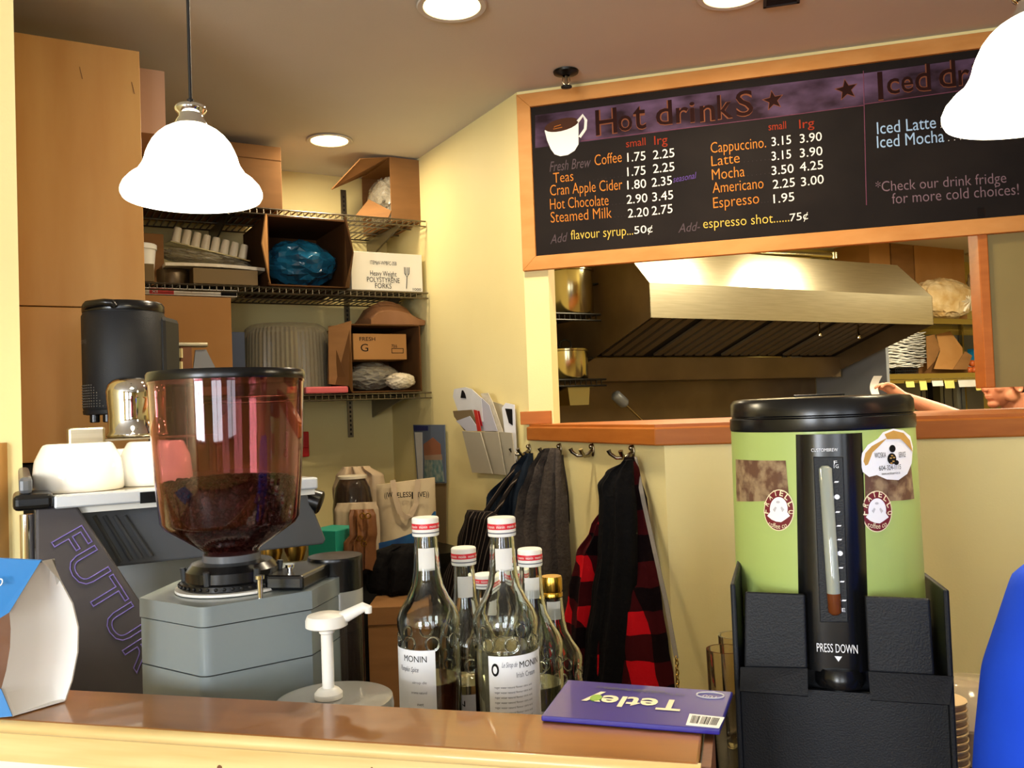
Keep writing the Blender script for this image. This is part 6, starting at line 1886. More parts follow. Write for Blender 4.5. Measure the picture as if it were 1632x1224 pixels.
# ------------------------------------------------------------------ thermal dispenser
DY = 1.1
dc = P(1313, 800, DY)
DA = -math.atan2(dc.x, dc.y)
fr = Fr((dc.x, dc.y, CT), DA)
Zc = lambda py: P(1313, py, DY).z - CT
RT = 0.1085; RB = 0.1105
zb_, zt_ = Zc(1010), Zc(683)
def rz_(z): return RB + (RT - RB) * (z - zb_) / (zt_ - zb_)
t = thing('thermal_dispenser', 'green and black thermal coffee dispenser with oval maroon logos standing in the black holder', 'coffee dispenser', fr)
MB().lathe([(RB * .9, zb_ - .003), (RB, zb_), (RT, zt_)], n=72).obj('green_body', M['green'], t, smooth=40)
MB().lathe([(RB * .88, zb_ - 0.06), (RB * .92, zb_ - 0.004)], n=48).obj('dispenser_base', M['matblack'], t, smooth=40)
lid = MB().lathe([(RT * 1.005, zt_ + 0.0005), (RT * 1.012, zt_ + .003), (RT * 1.01, Zc(664)), (RT * .985, Zc(662)), (RT * .985, Zc(661)), (RT * 1.0, Zc(659)), (RT * .995, Zc(640)), (RT * .96, Zc(634)), (RT * .85, Zc(632)), (0.001, Zc(631))], n=72).obj('lid', M['black'], t, smooth=40)
MB().box(-0.03, 0.03, -0.02, 0.04, Zc(632), Zc(628)).obj('lid_latch', M['black'], lid, bev=0.003)


def cyl(px, py, r):
    d_ = ray(px, py)
    ox, oy = EYE.x - fr.o.x, EYE.y - fr.o.y
    a_ = d_.x ** 2 + d_.y ** 2; b_ = 2 * (ox * d_.x + oy * d_.y); c2 = ox * ox + oy * oy - r * r
    disc = max(b_ * b_ - 4 * a_ * c2, 0)
    s_ = (-b_ - math.sqrt(disc)) / (2 * a_)
    v = EYE + d_ * s_
    v = fr.l(v)
    return math.atan2(v.x, -v.y), v.z


def cpoint(th, z, off):
    r = rz_(z) + off
    return Vector((r * math.sin(th), -r * math.cos(th), z))


def cpatch(mb, pts, off, sub=10):
    """quad patch in pixels (bottom-left, bottom-right, top-right, top-left) bent round the body"""
    c4 = [cyl(px, py, 0.1095) for px, py in pts]
    vs = []
    for j in range(sub + 1):
        v_ = j / sub
        for i in range(sub + 1):
            u_ = i / sub
            th = (c4[0][0] * (1 - u_) + c4[1][0] * u_) * (1 - v_) + (c4[3][0] * (1 - u_) + c4[2][0] * u_) * v_
            z = (c4[0][1] * (1 - u_) + c4[1][1] * u_) * (1 - v_) + (c4[3][1] * (1 - u_) + c4[2][1] * u_) * v_
            vs.append(cpoint(th, z, off))
    n_ = sub + 1
    mb.add(vs, [(j * n_ + i, j * n_ + i + 1, (j + 1) * n_ + i + 1, (j + 1) * n_ + i) for j in range(sub) for i in range(sub)])


def cpoly(mb, pts, off, ctr=None):
    """filled outline bent round the body, made as concentric rings"""
    cs_ = [cyl(px, py, 0.1095) for px, py in pts]
    cx = sum(c_[0] for c_ in cs_) / len(cs_); cz_ = sum(c_[1] for c_ in cs_) / len(cs_)
    vs = []; fs = []; n_ = len(cs_); m_ = 6
    for k in range(1, m_ + 1):
        for th, z in cs_: vs.append(cpoint(cx + (th - cx) * k / m_, cz_ + (z - cz_) * k / m_, off))
    vs.append(cpoint(cx, cz_, off))
    for k in range(m_ - 1):
        for i in range(n_): fs.append((k * n_ + i, k * n_ + (i + 1) % n_, (k + 1) * n_ + (i + 1) % n_, (k + 1) * n_ + i))
    for i in range(n_): fs.append((n_ * m_, (i + 1) % n_, i))
    mb.add(vs, fs)


def cell(cx, cy, rx, ry, n=40, a0=0.0, a1=2 * PI):
    return [(cx + rx * math.cos(a0 + (a1 - a0) * i / n), cy + ry * math.sin(a0 + (a1 - a0) * i / n)) for i in range(n)]


def cletter(mb, s, ctr, h, w, ang, off):
    """a letter standing on the body: bottom centre pixel, upright turned by ang"""
    th, z = cyl(*ctr, 0.1095)
    r = rz_(z)
    ca, sa = math.cos(ang), math.sin(ang)
    def mp(x, y, zz=0):
        x -= w / 2
        X = x * ca + y * sa; Zz = -x * sa + y * ca
        return cpoint(th + X / r, z + Zz, off)
    text(mb, s, mp, w=w, h=h, bold=0.02)


mb = MB(); cpatch(mb, [(1174, 799), (1258, 797), (1252, 734), (1172, 732)], 0.0005, 8); mb.obj('sepia_photo', M['sepia'], t)
mb = MB(); cpatch(mb, [(1379, 800), (1457, 795), (1452, 740), (1378, 742)], 0.0005, 8); mb.obj('sepia_photo', M['sepia'], t)
for k, (cx, cy) in enumerate(((1242, 813), (1397, 815))):
    mb = MB(); cpoly(mb, cell(cx, cy, 24, 33), 0.0008); em = mb.obj('logo_edge', M['cream'], t)
    mb = MB(); cpoly(mb, cell(cx, cy, 22.5, 31.5), 0.0012); mb.obj('logo_oval', M['maroon'], em)
    mb = MB(); cpoly(mb, cell(cx, cy - 2, 14, 19), 0.0016)
    cpoly(mb, [(cx - 18, cy + 9), (cx - 10, cy - 2), (cx, cy - 5), (cx + 10, cy - 2), (cx + 18, cy + 9), (cx + 10, cy + 15), (cx + 4, cy + 19), (cx - 4, cy + 18), (cx - 11, cy + 15)], 0.0017); mb.obj('logo_figure', M['stickw'], em)
    mb = MB(); cpoly(mb, [(cx - 9, cy - 1), (cx - 5, cy - 6), (cx - 3, cy - 4), (cx - 6, cy + 3)], 0.0020); cpoly(mb, [(cx + 9, cy - 1), (cx + 5, cy - 6), (cx + 3, cy - 4), (cx + 6, cy + 3)], 0.0020); cpoly(mb, cell(cx - 1, cy - 13, 3, 2, 10), 0.0020); mb.obj('logo_shading', M['paperb'], em)
    mb = MB()
    for i, ch in enumerate('FRATELLO'):
        a_ = R(-100 + 200 * i / 7)
        bx, by = cx + 16.0 * math.sin(a_), cy - 1 - 22.5 * math.cos(a_)
        cletter(mb, ch, (bx, by), 0.0065, 0.0044, a_ * 0.85, 0.0022)
    th0_, z0_ = cyl(cx - 15, cy + 24, 0.1095)
    text(mb, 'coffee co.', lambda x, y, z=0: cpoint(th0_ + x / 0.11, z0_ + y - 0.003 * math.sin(PI * x / 0.024), 0.0022), w=0.024, h=0.006)
    mb.obj('logo_lettering', M['cream'], em)
# round service sticker
blob = [(1372, 762), (1369, 745), (1370, 725), (1381, 707), (1396, 697), (1405, 688), (1420, 682), (1436, 685), (1448, 695), (1452, 712), (1450, 735), (1440, 758), (1420, 767), (1402, 765), (1388, 760), (1378, 757)]
blob = [(1371, 738), (1373, 722), (1382, 709), (1398, 699), (1406, 689), (1422, 683), (1438, 686), (1449, 695), (1453, 712), (1451, 738), (1444, 755), (1430, 765), (1412, 764), (1396, 757), (1384, 760), (1374, 752)]
mb = MB(); cpoly(mb, blob, 0.0022); st = mb.obj('service_sticker', M['stickw'], t)
mb = MB(); cpoly(mb, [(1375, 735), (1378, 722), (1388, 711), (1402, 703), (1412, 698), (1404, 706), (1392, 714), (1384, 724), (1381, 736), (1386, 748), (1394, 755), (1384, 754), (1377, 746)][:9] + [(1382, 740), (1378, 742)], 0.0026)
cpoly(mb, [(1408, 692), (1422, 686), (1438, 690), (1448, 702), (1452, 720), (1446, 710), (1436, 700), (1422, 696), (1412, 700)], 0.0026); mb.obj('tan_swirl', M['tan'], st)
mb = MB()
for s, px, py, w_, h_ in (('WOSKA', 1392, 730, 0.0150, 0.006), ('SERVICE', 1430, 729, 0.0125, 0.006), ('604-324-1115', 1399, 750, 0.0320, 0.0055), ('www.woskaservice.ca', 1403, 757, 0.027, 0.003)):
    th0_, z0_ = cyl(px, py, 0.1095)
    text(mb, s, (lambda th0_, z0_: lambda x, y, z=0: cpoint(th0_ + x / 0.111, z0_ + y, 0.0030))(th0_, z0_), w=w_, h=h_)
mb.obj('sticker_lettering', M['ink'], st)
mb = MB()
cpoly(mb, cell(1420, 715, 5, 6, 14), 0.0029); cpoly(mb, cell(1419, 731, 7, 9, 14), 0.0029); cpoly(mb, cell(1426, 737, 4, 4, 12), 0.0029)
em2 = mb.obj('sticker_emblem', M['ink'], st)
mb = MB()
for dx_, dy_ in ((-2, 28), (2, 33), (-1, 36), (0, 24), (3, 27)): cpoly(mb, cell(1419 + dx_, 702 + dy_, 2, 1.2, 8), 0.0033)
mb.obj('emblem_pattern', M['tan'], st)
# black front column
yf = -RT - 0.012
lq = lambda px, py, off=yf: fr.px(px, py, off)
def strip(y0, y1, x0a, x1a, x0b, x1b, yfr, ybk):
    a, b, c_, d_ = lq(x0a, y0, yfr), lq(x1a, y0, yfr), lq(x1b, y1, yfr), lq(x0b, y1, yfr)
    return a, b, c_, d_
ztop_, zbot_ = lq(1320, 692).z, lq(1335, 1072).z
rs = []
for z, xa, xb in ((ztop_, lq(1262, 692).x, lq(1376, 692).x), (zbot_, lq(1268, 1072).x, lq(1392, 1072).x)):
    ring = []
    for i in range(17):
        u_ = -1 + i / 8
        ring.append(Vector(((xa + xb) / 2 + (xb - xa) / 2 * u_, yf + 0.018 * abs(u_) ** 4 + 0.004 * u_ * u_, z)))
    ring += [Vector((xb - 0.004, -0.085, z)), Vector((xa + 0.004, -0.085, z))]
    rs.append(ring)
col = MB().rings(rs).obj('front_column', M['black'], t, smooth=40)
def fbox(nm, m, x0, y0, x1, y1, ya, yb, par=col, bev=0.0):
    a = lq(x0, y1, ya); b = lq(x1, y1, ya); c_ = lq(x1, y0, ya)
    # follow the slight lean of the column
    a2 = lq(x0 + 0, y0, ya)
    return MB().add([(a.x, ya, a.z), (b.x, ya, b.z), (b.x - (b.x - c_.x) * 0, ya, c_.z), (a.x, ya, c_.z), (a.x, yb, a.z), (b.x, yb, b.z), (b.x, yb, c_.z), (a.x, yb, c_.z)], [(0, 1, 2, 3), (7, 6, 5, 4), (0, 4, 5, 1), (1, 5, 6, 2), (2, 6, 7, 3), (3, 7, 4, 0)]).obj(nm, m, par, bev=bev)
a = lq(1296, 728, yf - .001); b = lq(1344, 728, yf - .001); c_ = lq(1352, 992, yf - .001); d_ = lq(1307, 992, yf - .001)
MB().prismy([(v.x, v.z) for v in (a, b, c_, d_)], yf - 0.0012, yf + 0.003).obj('gauge_window', M['matblack'], col, bev=0.001)
a = lq(1315, 742, yf - .004); b = lq(1331, 980, yf - .004); mid = a.lerp(b, 0.855)
MB().tube([a, a + (b - a) * 0.02, mid], [0.0035, 0.0072, 0.0072], 16).obj('gauge_tube', M['gauge'], col, smooth=60)
MB().tube([mid, b - (b - a) * 0.02, b], [0.0072, 0.0072, 0.004], 16).obj('coffee_level', M['coffee'], col, smooth=60)
mb = MB()
for px, py in ((1333, 768), (1335, 816), (1337, 838), (1338, 860), (1340, 905), (1342, 927), (1345, 957)):
    q = lq(px, py, yf - .0016); mb.add([q + Vector((-.0025, 0, -.0008)), q + Vector((.0018, 0, -.0008)), q + Vector((.0028, 0, .0008)), q + Vector((-.0015, 0, .0008))], [(0, 1, 2, 3)])
for px, py in ((1334, 792), (1339, 882)):
    q = lq(px, py, yf - .0016); mb.add([q + Vector((.0028 * math.cos(u), 0, .0028 * math.sin(u))) for u in [2 * PI * j / 14 for j in range(14)]], [tuple(range(14))])
for s, px, py, w_, h_ in (('F', 1329, 740, .0035, .004), ('1G', 1329, 746, .005, .004), ('E', 1342, 975, .0035, .004)):
    q = lq(px, py, yf - .0016); text(mb, s, flat(q, (1, 0, 0), (0, 0, 1), (0, -1, 0), 0), w=w_, h=h_)
q = lq(1302, 1038, yf - .001); q2 = lq(1367, 1036, yf - .001)
text(mb, 'PRESS DOWN', flat((q.x, yf - .0016, q.z), (1, 0, 0.0), (0, 0, 1), (0, -1, 0), 0.0006), w=q2.x - q.x, h=0.0095)
q = lq(1336, 1046, yf - .0016); mb.add([q + Vector((-.004, 0, .0)), q + Vector((.004, 0, .0)), q + Vector((0, 0, -.006))], [(0, 2, 1)])
q = lq(1293, 720, yf - .001)
text(mb, 'CUSTOMBREW', flat((q.x, yf - .0016, q.z), (1, 0, 0), (0, 0, 1), (0, -1, 0), 0.0), w=0.028, h=0.0036)
mb.obj('white_marking', M['stickw'], col)
# tap
q = lq(1338, 1085, yf)
MB().lathe([(0.024, q.z - 0.008), (0.026, q.z - 0.005), (0.026, q.z + 0.004), (0.022, q.z + 0.012)], (q.x, yf + 0.014, 0), 28).obj('tap_knob', M['black'], t, smooth=40)
MB().lathe([(0.008, q.z - 0.020), (0.009, q.z - 0.008)], (q.x, yf + 0.014, 0), 18).obj('spout', M['charcoal'], t, smooth=40)

# holder
yh = -0.128
hq = lambda px, py, off=yh: fr.px(px, py, off)
h = thing('dispenser_holder', 'black metal stand gripping the green coffee dispenser with two front flaps', 'dispenser stand', fr)
Lx = hq(1166, 990).x; Rx = hq(1516, 1000).x
for sx_, x_, zf, zbk in ((1, Lx, hq(1165, 931).z, hq(1190, 850, 0.10).z), (-1, Rx - 0.006, hq(1512, 940).z, hq(1468, 912, 0.10).z)):
    MB().add([(x_ + s_, y, z) for s_ in (0, 0.006) for y, z in ((yh, 0), (yh, zf), (0.10, zbk), (0.10, 0))], [(0, 1, 2, 3), (7, 6, 5, 4), (0, 4, 5, 1), (1, 5, 6, 2), (2, 6, 7, 3), (3, 7, 4, 0)]).obj('side_plate', M['matblack'], h, bev=0.002)
zfp = hq(1340, 1108).z
MB().box(Lx + 0.006, Rx - 0.006, yh + 0.012, yh + 0.018, 0, zfp).obj('front_plate', M['matblack'], h)
MB().box(Lx + 0.006, Rx - 0.006, 0.094, 0.10, 0, zfp + 0.03).obj('rear_plate', M['matblack'], h)
MB().box(Lx + 0.006, Rx - 0.006, yh + 0.02, 0.093, zb_ - 0.068, zb_ - 0.061).obj('shelf_plate', M['matblack'], h)
for c4, lip in ((((1186, 1064), (1287, 1066), (1283, 947), (1187, 943)), ((1180, 1100), (1288, 1108))), (((1384, 1071), (1490, 1077), (1482, 954), (1378, 950)), ((1387, 1114), (1512, 1122)))):
    a, b, c_, d_ = [hq(*p_) for p_ in c4]
    MB().prismy([(v.x, v.z) for v in (a, b, c_, d_)], yh - 0.001, yh + 0.004).obj('flap', M['matblack'], h, bev=0.004, seg=3)
    e_, f_ = [hq(*p_, yh - 0.010) for p_ in lip]
    MB().sheet([Vector((a.x - (0.004 if c4[0][0] < 1300 else 0), yh, a.z)), Vector((b.x + (0.018 if c4[0][0] > 1300 else 0), yh, b.z)), Vector((f_.x, yh - 0.014, f_.z)), Vector((e_.x, yh - 0.014, e_.z))], 0.004).obj('flap_lip', M['matblack'], h)

# ------------------------------------------------------------------ glasses left of the dispenser, cups and tub at the right
def tumbler(px, ytop, Y, r, label, tilt=0.06):
    q = P(px, ytop, Y)
    fr_ = Fr((q.x, q.y, CT + 0.001), 0)
    hh_ = q.z - fr_.o.z
    Mt = Matrix.Rotation(-tilt * 0, 3, 'Y')
    o_ = MB().shell([(r * 0.80, 0), (r * 0.84, 0.004), (r * 1.0, hh_)], 0.003, n=36).obj('drinking_glass', M['glassb'], fr=fr_, smooth=50)
    tag(o_, label, 'glass', 'drinking glasses behind the dispenser')


tumbler(1155, 1034, 1.26, 0.026, 'drinking glass left of the dispenser stand, the nearer and lower of two')
tumbler(1172, 1012, 1.36, 0.026, 'drinking glass left of the dispenser stand, the taller one behind')
q = P(1498, 1112, 1.24)
fr_ = Fr((q.x, q.y, CT + 0.001), 0)
hh_ = q.z - fr_.o.z
n_ = int(hh_ / 0.0105)
for k in range(n_):
    z = hh_ - 0.0105 * (n_ - k)
    o = MB().lathe([(0.030, z), (0.0315, z + 0.001), (0.0325, z + 0.0065), (0.034, z + 0.0078), (0.034, z + 0.0098), (0.0325, z + 0.0101)], n=36).obj('paper_cup', M['cupw'], fr=fr_, smooth=35)
    o.location.z = fr_.o.z
    tag(o, 'tan paper cup in the nested stack right of the dispenser stand', 'paper cup', 'nested paper cups beside the dispenser')
q = P(1546, 1150, 1.36)
fr_ = Fr((q.x, q.y, CT + 0.001), 0)
t = thing('pastry_tub', 'clear plastic tub with a domed lid half hidden by the blue shirt', 'tub', fr_)
zt2 = P(1552, 1100, 1.36).z - fr_.o.z
MB().lathe([(0.055, 0), (0.065, zt2 * .55)], n=36).obj('tub', M['clearlid'], t, smooth=40)
MB().lathe([(0.068, zt2 * .55), (0.070, zt2 * .6), (0.068, zt2 * .66), (0.055, zt2 * .95), (0.040, zt2 * 1.15), (0.035, zt2 * 1.18), (0.001, zt2 * 1.18)], n=36).obj('domed_lid', M['clearlid'], t, smooth=40)
MB().lathe([(0.050, 0.004), (0.058, zt2 * .35), (0.03, zt2 * .5), (0.001, zt2 * .52)], n=24).obj('pastry_filling', M['ctn'], t, smooth=40)


# ================================================================== PEOPLE
def person(name, label, fr, build, m, voxel):
    t = thing(name, label, 'person', fr)
    mb = MB()
    build(mb)
    o = mb.obj('body', m, t)
    r = o.modifiers.new('remesh', 'REMESH'); r.mode = 'VOXEL'; r.voxel_size = voxel; r.use_smooth_shade = True
    s = o.modifiers.new('smooth', 'SMOOTH'); s.factor = 0.5; s.iterations = 3
    return t, o


def head(mb, c, yaw, s=1.0):
    """head around c (centre of the skull); face looks along -x turned by yaw"""
    Mz = Matrix.Rotation(yaw, 3, 'Z')
    c = Vector(c)
    w = lambda x, y, z: c + Mz @ (Vector((x, y, z)) * s)
    mb.ball(w(0.012, 0, 0.030), (0.096 * s, 0.076 * s, 0.088 * s), 28, 20, M=Mz)
    mb.ball(w(-0.030, 0, -0.030), (0.062 * s, 0.060 * s, 0.075 * s), 24, 18, M=Mz)
    mb.ball(w(-0.060, 0, -0.092), (0.026 * s, 0.028 * s, 0.020 * s), 16, 12, M=Mz)
    mb.ball(w(-0.075, 0, 0.024), (0.018 * s, 0.050 * s, 0.014 * s), 16, 10, M=Mz)      # brow
    mb.tube([w(-0.082, 0, 0.018), w(-0.098, 0, -0.008), w(-0.110, 0, -0.026)], [0.008 * s, 0.010 * s, 0.012 * s], 12)
    mb.ball(w(-0.104, 0, -0.028), (0.013 * s, 0.015 * s, 0.010 * s), 14, 10, M=Mz)
    mb.ball(w(-0.086, 0, -0.054), (0.011 * s, 0.024 * s, 0.007 * s), 14, 10, M=Mz)     # upper lip
    mb.ball(w(-0.084, 0, -0.065), (0.011 * s, 0.021 * s, 0.008 * s), 14, 10, M=Mz)
    for sd in (-1, 1):
        mb.ball(w(-0.058, sd * 0.040, -0.022), (0.026 * s, 0.020 * s, 0.024 * s), 14, 10, M=Mz)   # cheek
        mb.ball(w(-0.006, sd * 0.055, -0.058), (0.040 * s, 0.014 * s, 0.030 * s), 14, 10, M=Mz)   # jaw
        ea = [w(0.006 + 0.017 * math.cos(u), sd * (0.078 + 0.006 * (math.cos(u) > 0)), -0.012 + 0.029 * math.sin(u) - 0.004 * math.cos(u)) for u in [2 * PI * k / 14 for k in range(15)]]
        mb.tube(ea, 0.0058 * s, 8)
        mb.ball(w(0.008, sd * 0.074, -0.012), (0.014 * s, 0.006 * s, 0.024 * s), 12, 8, M=Mz)
    mb.ball(w(0.030, 0, -0.06), (0.052 * s, 0.052 * s, 0.06 * s), 18, 14, M=Mz)
    return w, Mz


def arm(mb, pts, rs):
    mb.tube(pts, rs, 16)
    for p_, r in zip(pts, rs): mb.ball(p_, r * 1.0, 14, 10)


def hand(mb, wr, dirv, palmn, pinch=True, s=1.0, curl=0.6, side=1):
    """palm plus five fingers; dirv along the hand, palmn out of the palm"""
    f = Vector(dirv).normalized(); n = Vector(palmn); n = (n - f * n.dot(f)).normalized(); b = f.cross(n) * side
    wr = Vector(wr)
    q = lambda x, y, z: wr + f * x * s + b * y * s + n * z * s
    mb.tube([q(-0.01, 0, 0), q(0.03, 0, 0), q(0.06, 0, 0), q(0.085, 0, 0)], [0.024 * s, 0.026 * s, 0.027 * s, 0.022 * s], 14)
    for y in (-0.026, -0.009, 0.009, 0.025): mb.ball(q(0.07, y, 0.0), 0.0125 * s, 12, 8)
    mb.ball(q(0.04, 0.022, 0.004), (0.018 * s, 0.018 * s, 0.018 * s), 12, 8)
    for k, (y, L_) in enumerate(((-0.030, 0.060), (-0.011, 0.076), (0.009, 0.082), (0.028, 0.072))):
        c1 = curl * (1.0 if k else 1.15)
        a0_, a1_, a2_ = c1 * 0.5, c1 * 1.1, c1 * 1.6
        p0 = q(0.078, y, 0.0)
        st = lambda p_, a_, l_: p_ + (f * math.cos(a_) + n * math.sin(a_)) * l_ * s
        p1 = st(p0, a0_, L_ * .45); p2 = st(p1, a1_, L_ * .32); p3 = st(p2, a2_, L_ * .26)
        mb.tube([p0, p1, p2, p3], [0.0098 * s, 0.0092 * s, 0.0086 * s, 0.0068 * s], 10)
        mb.ball(p3, 0.0068 * s, 10, 8)
    t0 = q(0.020, 0.026, 0.004); t1 = q(0.046, 0.048, 0.018); t2 = q(0.074, 0.046, 0.036); t3 = q(0.092, 0.036, 0.046)
    mb.tube([t0, t1, t2, t3], [0.013 * s, 0.0115 * s, 0.0102 * s, 0.0078 * s], 10); mb.ball(t3, 0.0078 * s, 10, 8)


# --- the cook behind the window
CY = 4.05
hc_ = P(1600, 611, CY)
fr = Fr((hc_.x, hc_.y, 0), 0)
hz = hc_.z
wp = fr.at(1441, 634, CY - 0.02); hp_ = fr.at(1408, 612, CY - 0.02)
el = fr.at(1530, 668, CY - 0.03)
yaw = R(12)


def build_cook(mb):
    head(mb, (0, 0, hz), yaw)
    mb.tube([(0.035, 0, hz - 0.05), (0.05, 0, hz - 0.13), (0.07, 0, hz - 0.22)], [0.056, 0.058, 0.075], 20)
    mb.rings([[(0.08 + a * math.cos(u), b * math.sin(u), z) for u in [2 * PI * k / 28 for k in range(28)]] for z, a, b in ((hz - 0.17, 0.06, 0.08), (hz - 0.21, 0.10, 0.19), (hz - 0.30, 0.125, 0.205), (hz - 0.45, 0.125, 0.185), (hz - 0.62, 0.115, 0.165), (hz - 0.75, 0.13, 0.18), (hz - 0.86, 0.12, 0.175))])
    for sd in (-1, 1):
        mb.tube([(0.08, sd * 0.09, hz - 0.78), (0.07, sd * 0.10, hz - 1.16), (0.09, sd * 0.10, 0.10)], [0.088, 0.062, 0.045], 16)
        mb.ball((0.04, sd * 0.10, 0.045), (0.13, 0.048, 0.042), 16, 10)
    sh = Vector((0.07, -0.19, hz - 0.25))
    arm(mb, [sh, (sh + el) / 2, el, el.lerp(wp, 0.35), wp], [0.056, 0.048, 0.040, 0.038, 0.027])
    hand(mb, wp + (hp_ - wp).normalized() * 0.01, hp_ - wp, (0.35, -0.2, -0.9), curl=0.75, s=1.0, side=-1)
    s2 = Vector((0.09, 0.19, hz - 0.25)); e2 = Vector((0.02, 0.26, hz - 0.52)); w2 = Vector((-0.16, 0.18, hz - 0.60))
    arm(mb, [s2, (s2 + e2) / 2, e2, e2.lerp(w2, .35), w2], [0.056, 0.048, 0.040, 0.038, 0.027])
    hand(mb, w2, w2 - e2, (0, 0, -1), curl=0.6)


t, o = person('person', 'cook seen through the window, reaching left with a white paper slip in hand', fr, build_cook, M['skin'], 0.0045)
Mz = Matrix.Rotation(yaw, 3, 'Z')
w = lambda x, y, z: Vector((0, 0, hz)) + Mz @ Vector((x, y, z))
mb = MB()
rs = []
for i in range(13):
    th = PI * i / 12 * 0.62
    rs.append([w(0.026 + 0.098 * math.sin(th) * math.cos(u), 0.084 * math.sin(th) * math.sin(u), 0.028 + 0.098 * math.cos(th)) for u in [2 * PI * k / 28 for k in range(28)]])
rs[0] = [w(0.026 + 0.004 * math.cos(u), 0.004 * math.sin(u), 0.126) for u in [2 * PI * k / 28 for k in range(28)]]
mb.rings(rs)
mb.ball(w(0.068, 0, -0.012), (0.050, 0.072, 0.060), 22, 14, M=Mz)
mb.obj('hair', M['hair'], t, smooth=80)
for sd in (-1, 1):
    MB().ball(w(-0.076, sd * 0.030, 0.002), 0.0105, 14, 10).obj('eye', M['eyew'], t, smooth=80)
    MB().ball(w(-0.083, sd * 0.031, 0.002), 0.0055, 10, 8).obj('iris', M['hair'], t, smooth=80)
mb = MB()
mb.rings([[(0.08 + a * math.cos(u), b * math.sin(u), z) for u in [2 * PI * k / 32 for k in range(32)]] for z, a, b in ((hz - 0.165, 0.078, 0.088), (hz - 0.20, 0.112, 0.19), (hz - 0.30, 0.138, 0.222), (hz - 0.45, 0.138, 0.20), (hz - 0.62, 0.128, 0.18), (hz - 0.90, 0.142, 0.195))])
sh = Vector((0.07, -0.19, hz - 0.25))
mb.tube([sh + Vector((0.02, 0.03, 0.02)), sh.lerp(el, 0.35), sh.lerp(el, 0.62)], [0.068, 0.064, 0.058], 18)
s2 = Vector((0.09, 0.19, hz - 0.25)); e2 = Vector((0.02, 0.26, hz - 0.52))
mb.tube([s2, s2.lerp(e2, .7)], [0.068, 0.060], 18)
mb.obj('shirt', M['shirtk'], t, smooth=70)
mb = MB()
mb.rings([[(0.08 + a * math.cos(u), b * math.sin(u), z) for u in [2 * PI * k / 28 for k in range(28)]] for z, a, b in ((hz - 0.74, 0.142, 0.192), (hz - 0.90, 0.15, 0.195))])
for sd in (-1, 1): mb.tube([(0.08, sd * 0.09, hz - 0.84), (0.07, sd * 0.10, hz - 1.16), (0.09, sd * 0.10, 0.12)], [0.104, 0.08, 0.065], 18)
mb.obj('trousers', M['shirtk'], t, smooth=70)
# white paper slip held in the hand
a = P(1400, 598, CY - 0.06)
fs = Fr((a.x, a.y, a.z), R(-10))
rs = []
for i in range(11):
    u = i / 10
    py = 599 + 30 * u
    ca = fs.at(1393 - 4 * math.sin(PI * u * .9) - 2 * u, py, a.y); cb = fs.at(1406 - 4 * math.sin(PI * u * .9) - 3 * u, py, a.y)
    yy = 0.012 * math.sin(PI * u)
    rs.append([Vector((ca.x, yy, ca.z)), Vector((cb.x, yy, cb.z)), Vector((cb.x, yy + 0.001, cb.z)), Vector((ca.x, yy + 0.001, ca.z))])
o = MB().rings(rs).obj('receipt', M['paper'], fr=fs, smooth=60); tag(o, 'curling white receipt slip held in the cook\'s fingers', 'receipt')

# --- customer in a blue shirt at the right edge, close to us
BY = 0.74
sp = P(1600, 1050, BY)
fr = Fr((sp.x + 0.233, BY + 0.02, 0), 0)
sh_z = P(1632, 915, BY).z
ax_ = sp.x + 0.033 - fr.o.x
A0_ = Vector((ax_ + 0.040, 0.0, sh_z - 0.045)); A1_ = Vector((ax_ + 0.022, 0.01, sh_z - 0.20)); A2_ = Vector((ax_ + 0.040, 0.02, sh_z - 0.32)); A3_ = Vector((ax_ + 0.05, 0.03, sh_z - 0.44)); A4_ = Vector((ax_ + 0.06, 0.04, sh_z - 0.55))


def build_cust(mb):
    hz_ = sh_z + 0.20
    head(mb, (0.02, 0.0, hz_), R(-75))
    mb.tube([(0.02, -0.02, hz_ - 0.05), (0.02, -0.03, hz_ - 0.14), (0.02, -0.04, hz_ - 0.2)], [0.056, 0.058, 0.08], 20)
    mb.rings([[(0.02 + a * math.cos(u), -0.02 + b * math.sin(u), z) for u in [2 * PI * k / 28 for k in range(28)]] for z, a, b in ((sh_z + 0.02, 0.07, 0.06), (sh_z - 0.03, 0.16, 0.09), (sh_z - 0.12, 0.175, 0.115), (sh_z - 0.30, 0.16, 0.12), (sh_z - 0.46, 0.15, 0.11), (sh_z - 0.58, 0.165, 0.12), (sh_z - 0.68, 0.16, 0.115))])
    for sd in (-1, 1):
        mb.tube([(0.02 + sd * 0.085, -0.02, sh_z - 0.60), (0.02 + sd * 0.09, -0.03, sh_z - 0.96), (0.02 + sd * 0.09, -0.02, 0.10)], [0.088, 0.062, 0.046], 16)
        mb.ball((0.02 + sd * 0.09, 0.04, 0.045), (0.048, 0.13, 0.042), 16, 10)
    arm(mb, [A0_, A1_, A2_, A3_, A4_], [0.052, 0.047, 0.040, 0.036, 0.027])
    hand(mb, A4_, A4_ - A3_, (0.8, -0.2, -0.4), curl=0.5)
    m2 = lambda v: Vector((0.04 - v.x, v.y, v.z))
    arm(mb, [m2(A0_), m2(A1_), m2(A2_), m2(A3_), m2(A4_)], [0.052, 0.047, 0.040, 0.036, 0.027])
    hand(mb, m2(A4_), m2(A4_) - m2(A3_), (-0.8, -0.2, -0.4), curl=0.5, side=-1)


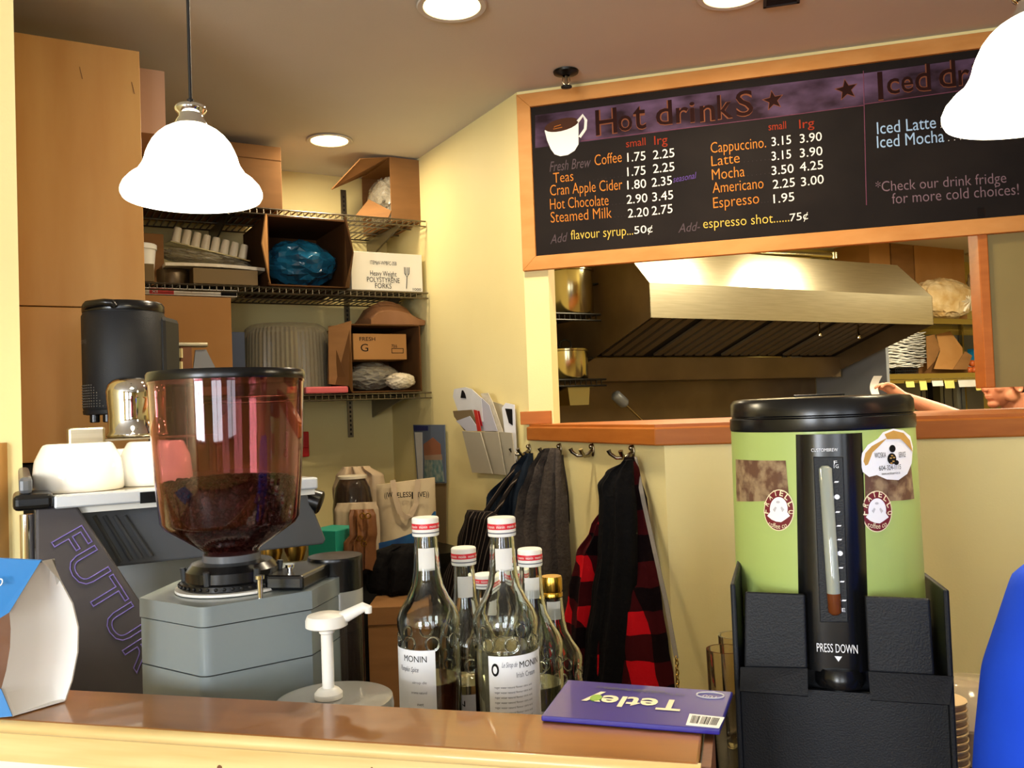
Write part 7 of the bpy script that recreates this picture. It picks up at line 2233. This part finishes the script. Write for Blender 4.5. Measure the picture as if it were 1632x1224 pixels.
t, o = person('person', 'customer in a bright blue shirt standing close by, only shoulder and arm in view', fr, build_cust, M['skin'], 0.006)
mb = MB()
mb.rings([[(0.02 + a * math.cos(u), -0.02 + b * math.sin(u), z) for u in [2 * PI * k / 40 for k in range(40)]] for z, a, b in ((sh_z + 0.035, 0.078, 0.072), (sh_z - 0.02, 0.165, 0.102), (sh_z - 0.10, 0.185, 0.128), (sh_z - 0.30, 0.178, 0.132), (sh_z - 0.46, 0.17, 0.126), (sh_z - 0.64, 0.19, 0.135))])
def sleeve(f):
    dr = [A0_ + Vector((0.045, 0, 0.022)), A0_ + Vector((0.012, 0, 0.006)), A1_.lerp(A0_, 0.62), A1_.lerp(A0_, 0.25), A1_, A2_.lerp(A1_, 0.4), A2_]
    mb.tube([f(v) for v in dr], [0.050, 0.064, 0.067, 0.067, 0.066, 0.066, 0.068], 26)
    mb.ball(f(A0_ + Vector((0.016, 0, 0.004))), (0.066, 0.066, 0.062), 20, 14)
sleeve(lambda v: v); sleeve(lambda v: Vector((0.04 - v.x, v.y, v.z)))
so = mb.obj('shirt', M['shirtb'], t)
r = so.modifiers.new('remesh', 'REMESH'); r.mode = 'VOXEL'; r.voxel_size = 0.006; r.use_smooth_shade = True
s = so.modifiers.new('smooth', 'SMOOTH'); s.factor = 0.5; s.iterations = 6
mb = MB()
for sd in (-1, 1): mb.tube([(0.02 + sd * 0.085, -0.02, sh_z - 0.62), (0.02 + sd * 0.09, -0.03, sh_z - 0.96), (0.02 + sd * 0.09, -0.02, 0.12)], [0.102, 0.08, 0.068], 18)
mb.obj('trousers', M['shirtk'], t, smooth=70)
Mz = Matrix.Rotation(R(-75), 3, 'Z')
w = lambda x, y, z: Vector((0.02, 0, sh_z + 0.20)) + Mz @ Vector((x, y, z))
mb = MB(); rs = []
for i in range(13):
    th = PI * i / 12 * 0.62
    rs.append([w(0.026 + 0.098 * math.sin(th) * math.cos(u), 0.084 * math.sin(th) * math.sin(u), 0.028 + 0.098 * math.cos(th)) for u in [2 * PI * k / 28 for k in range(28)]])
mb.rings(rs); mb.obj('hair', M['hair'], t, smooth=80)
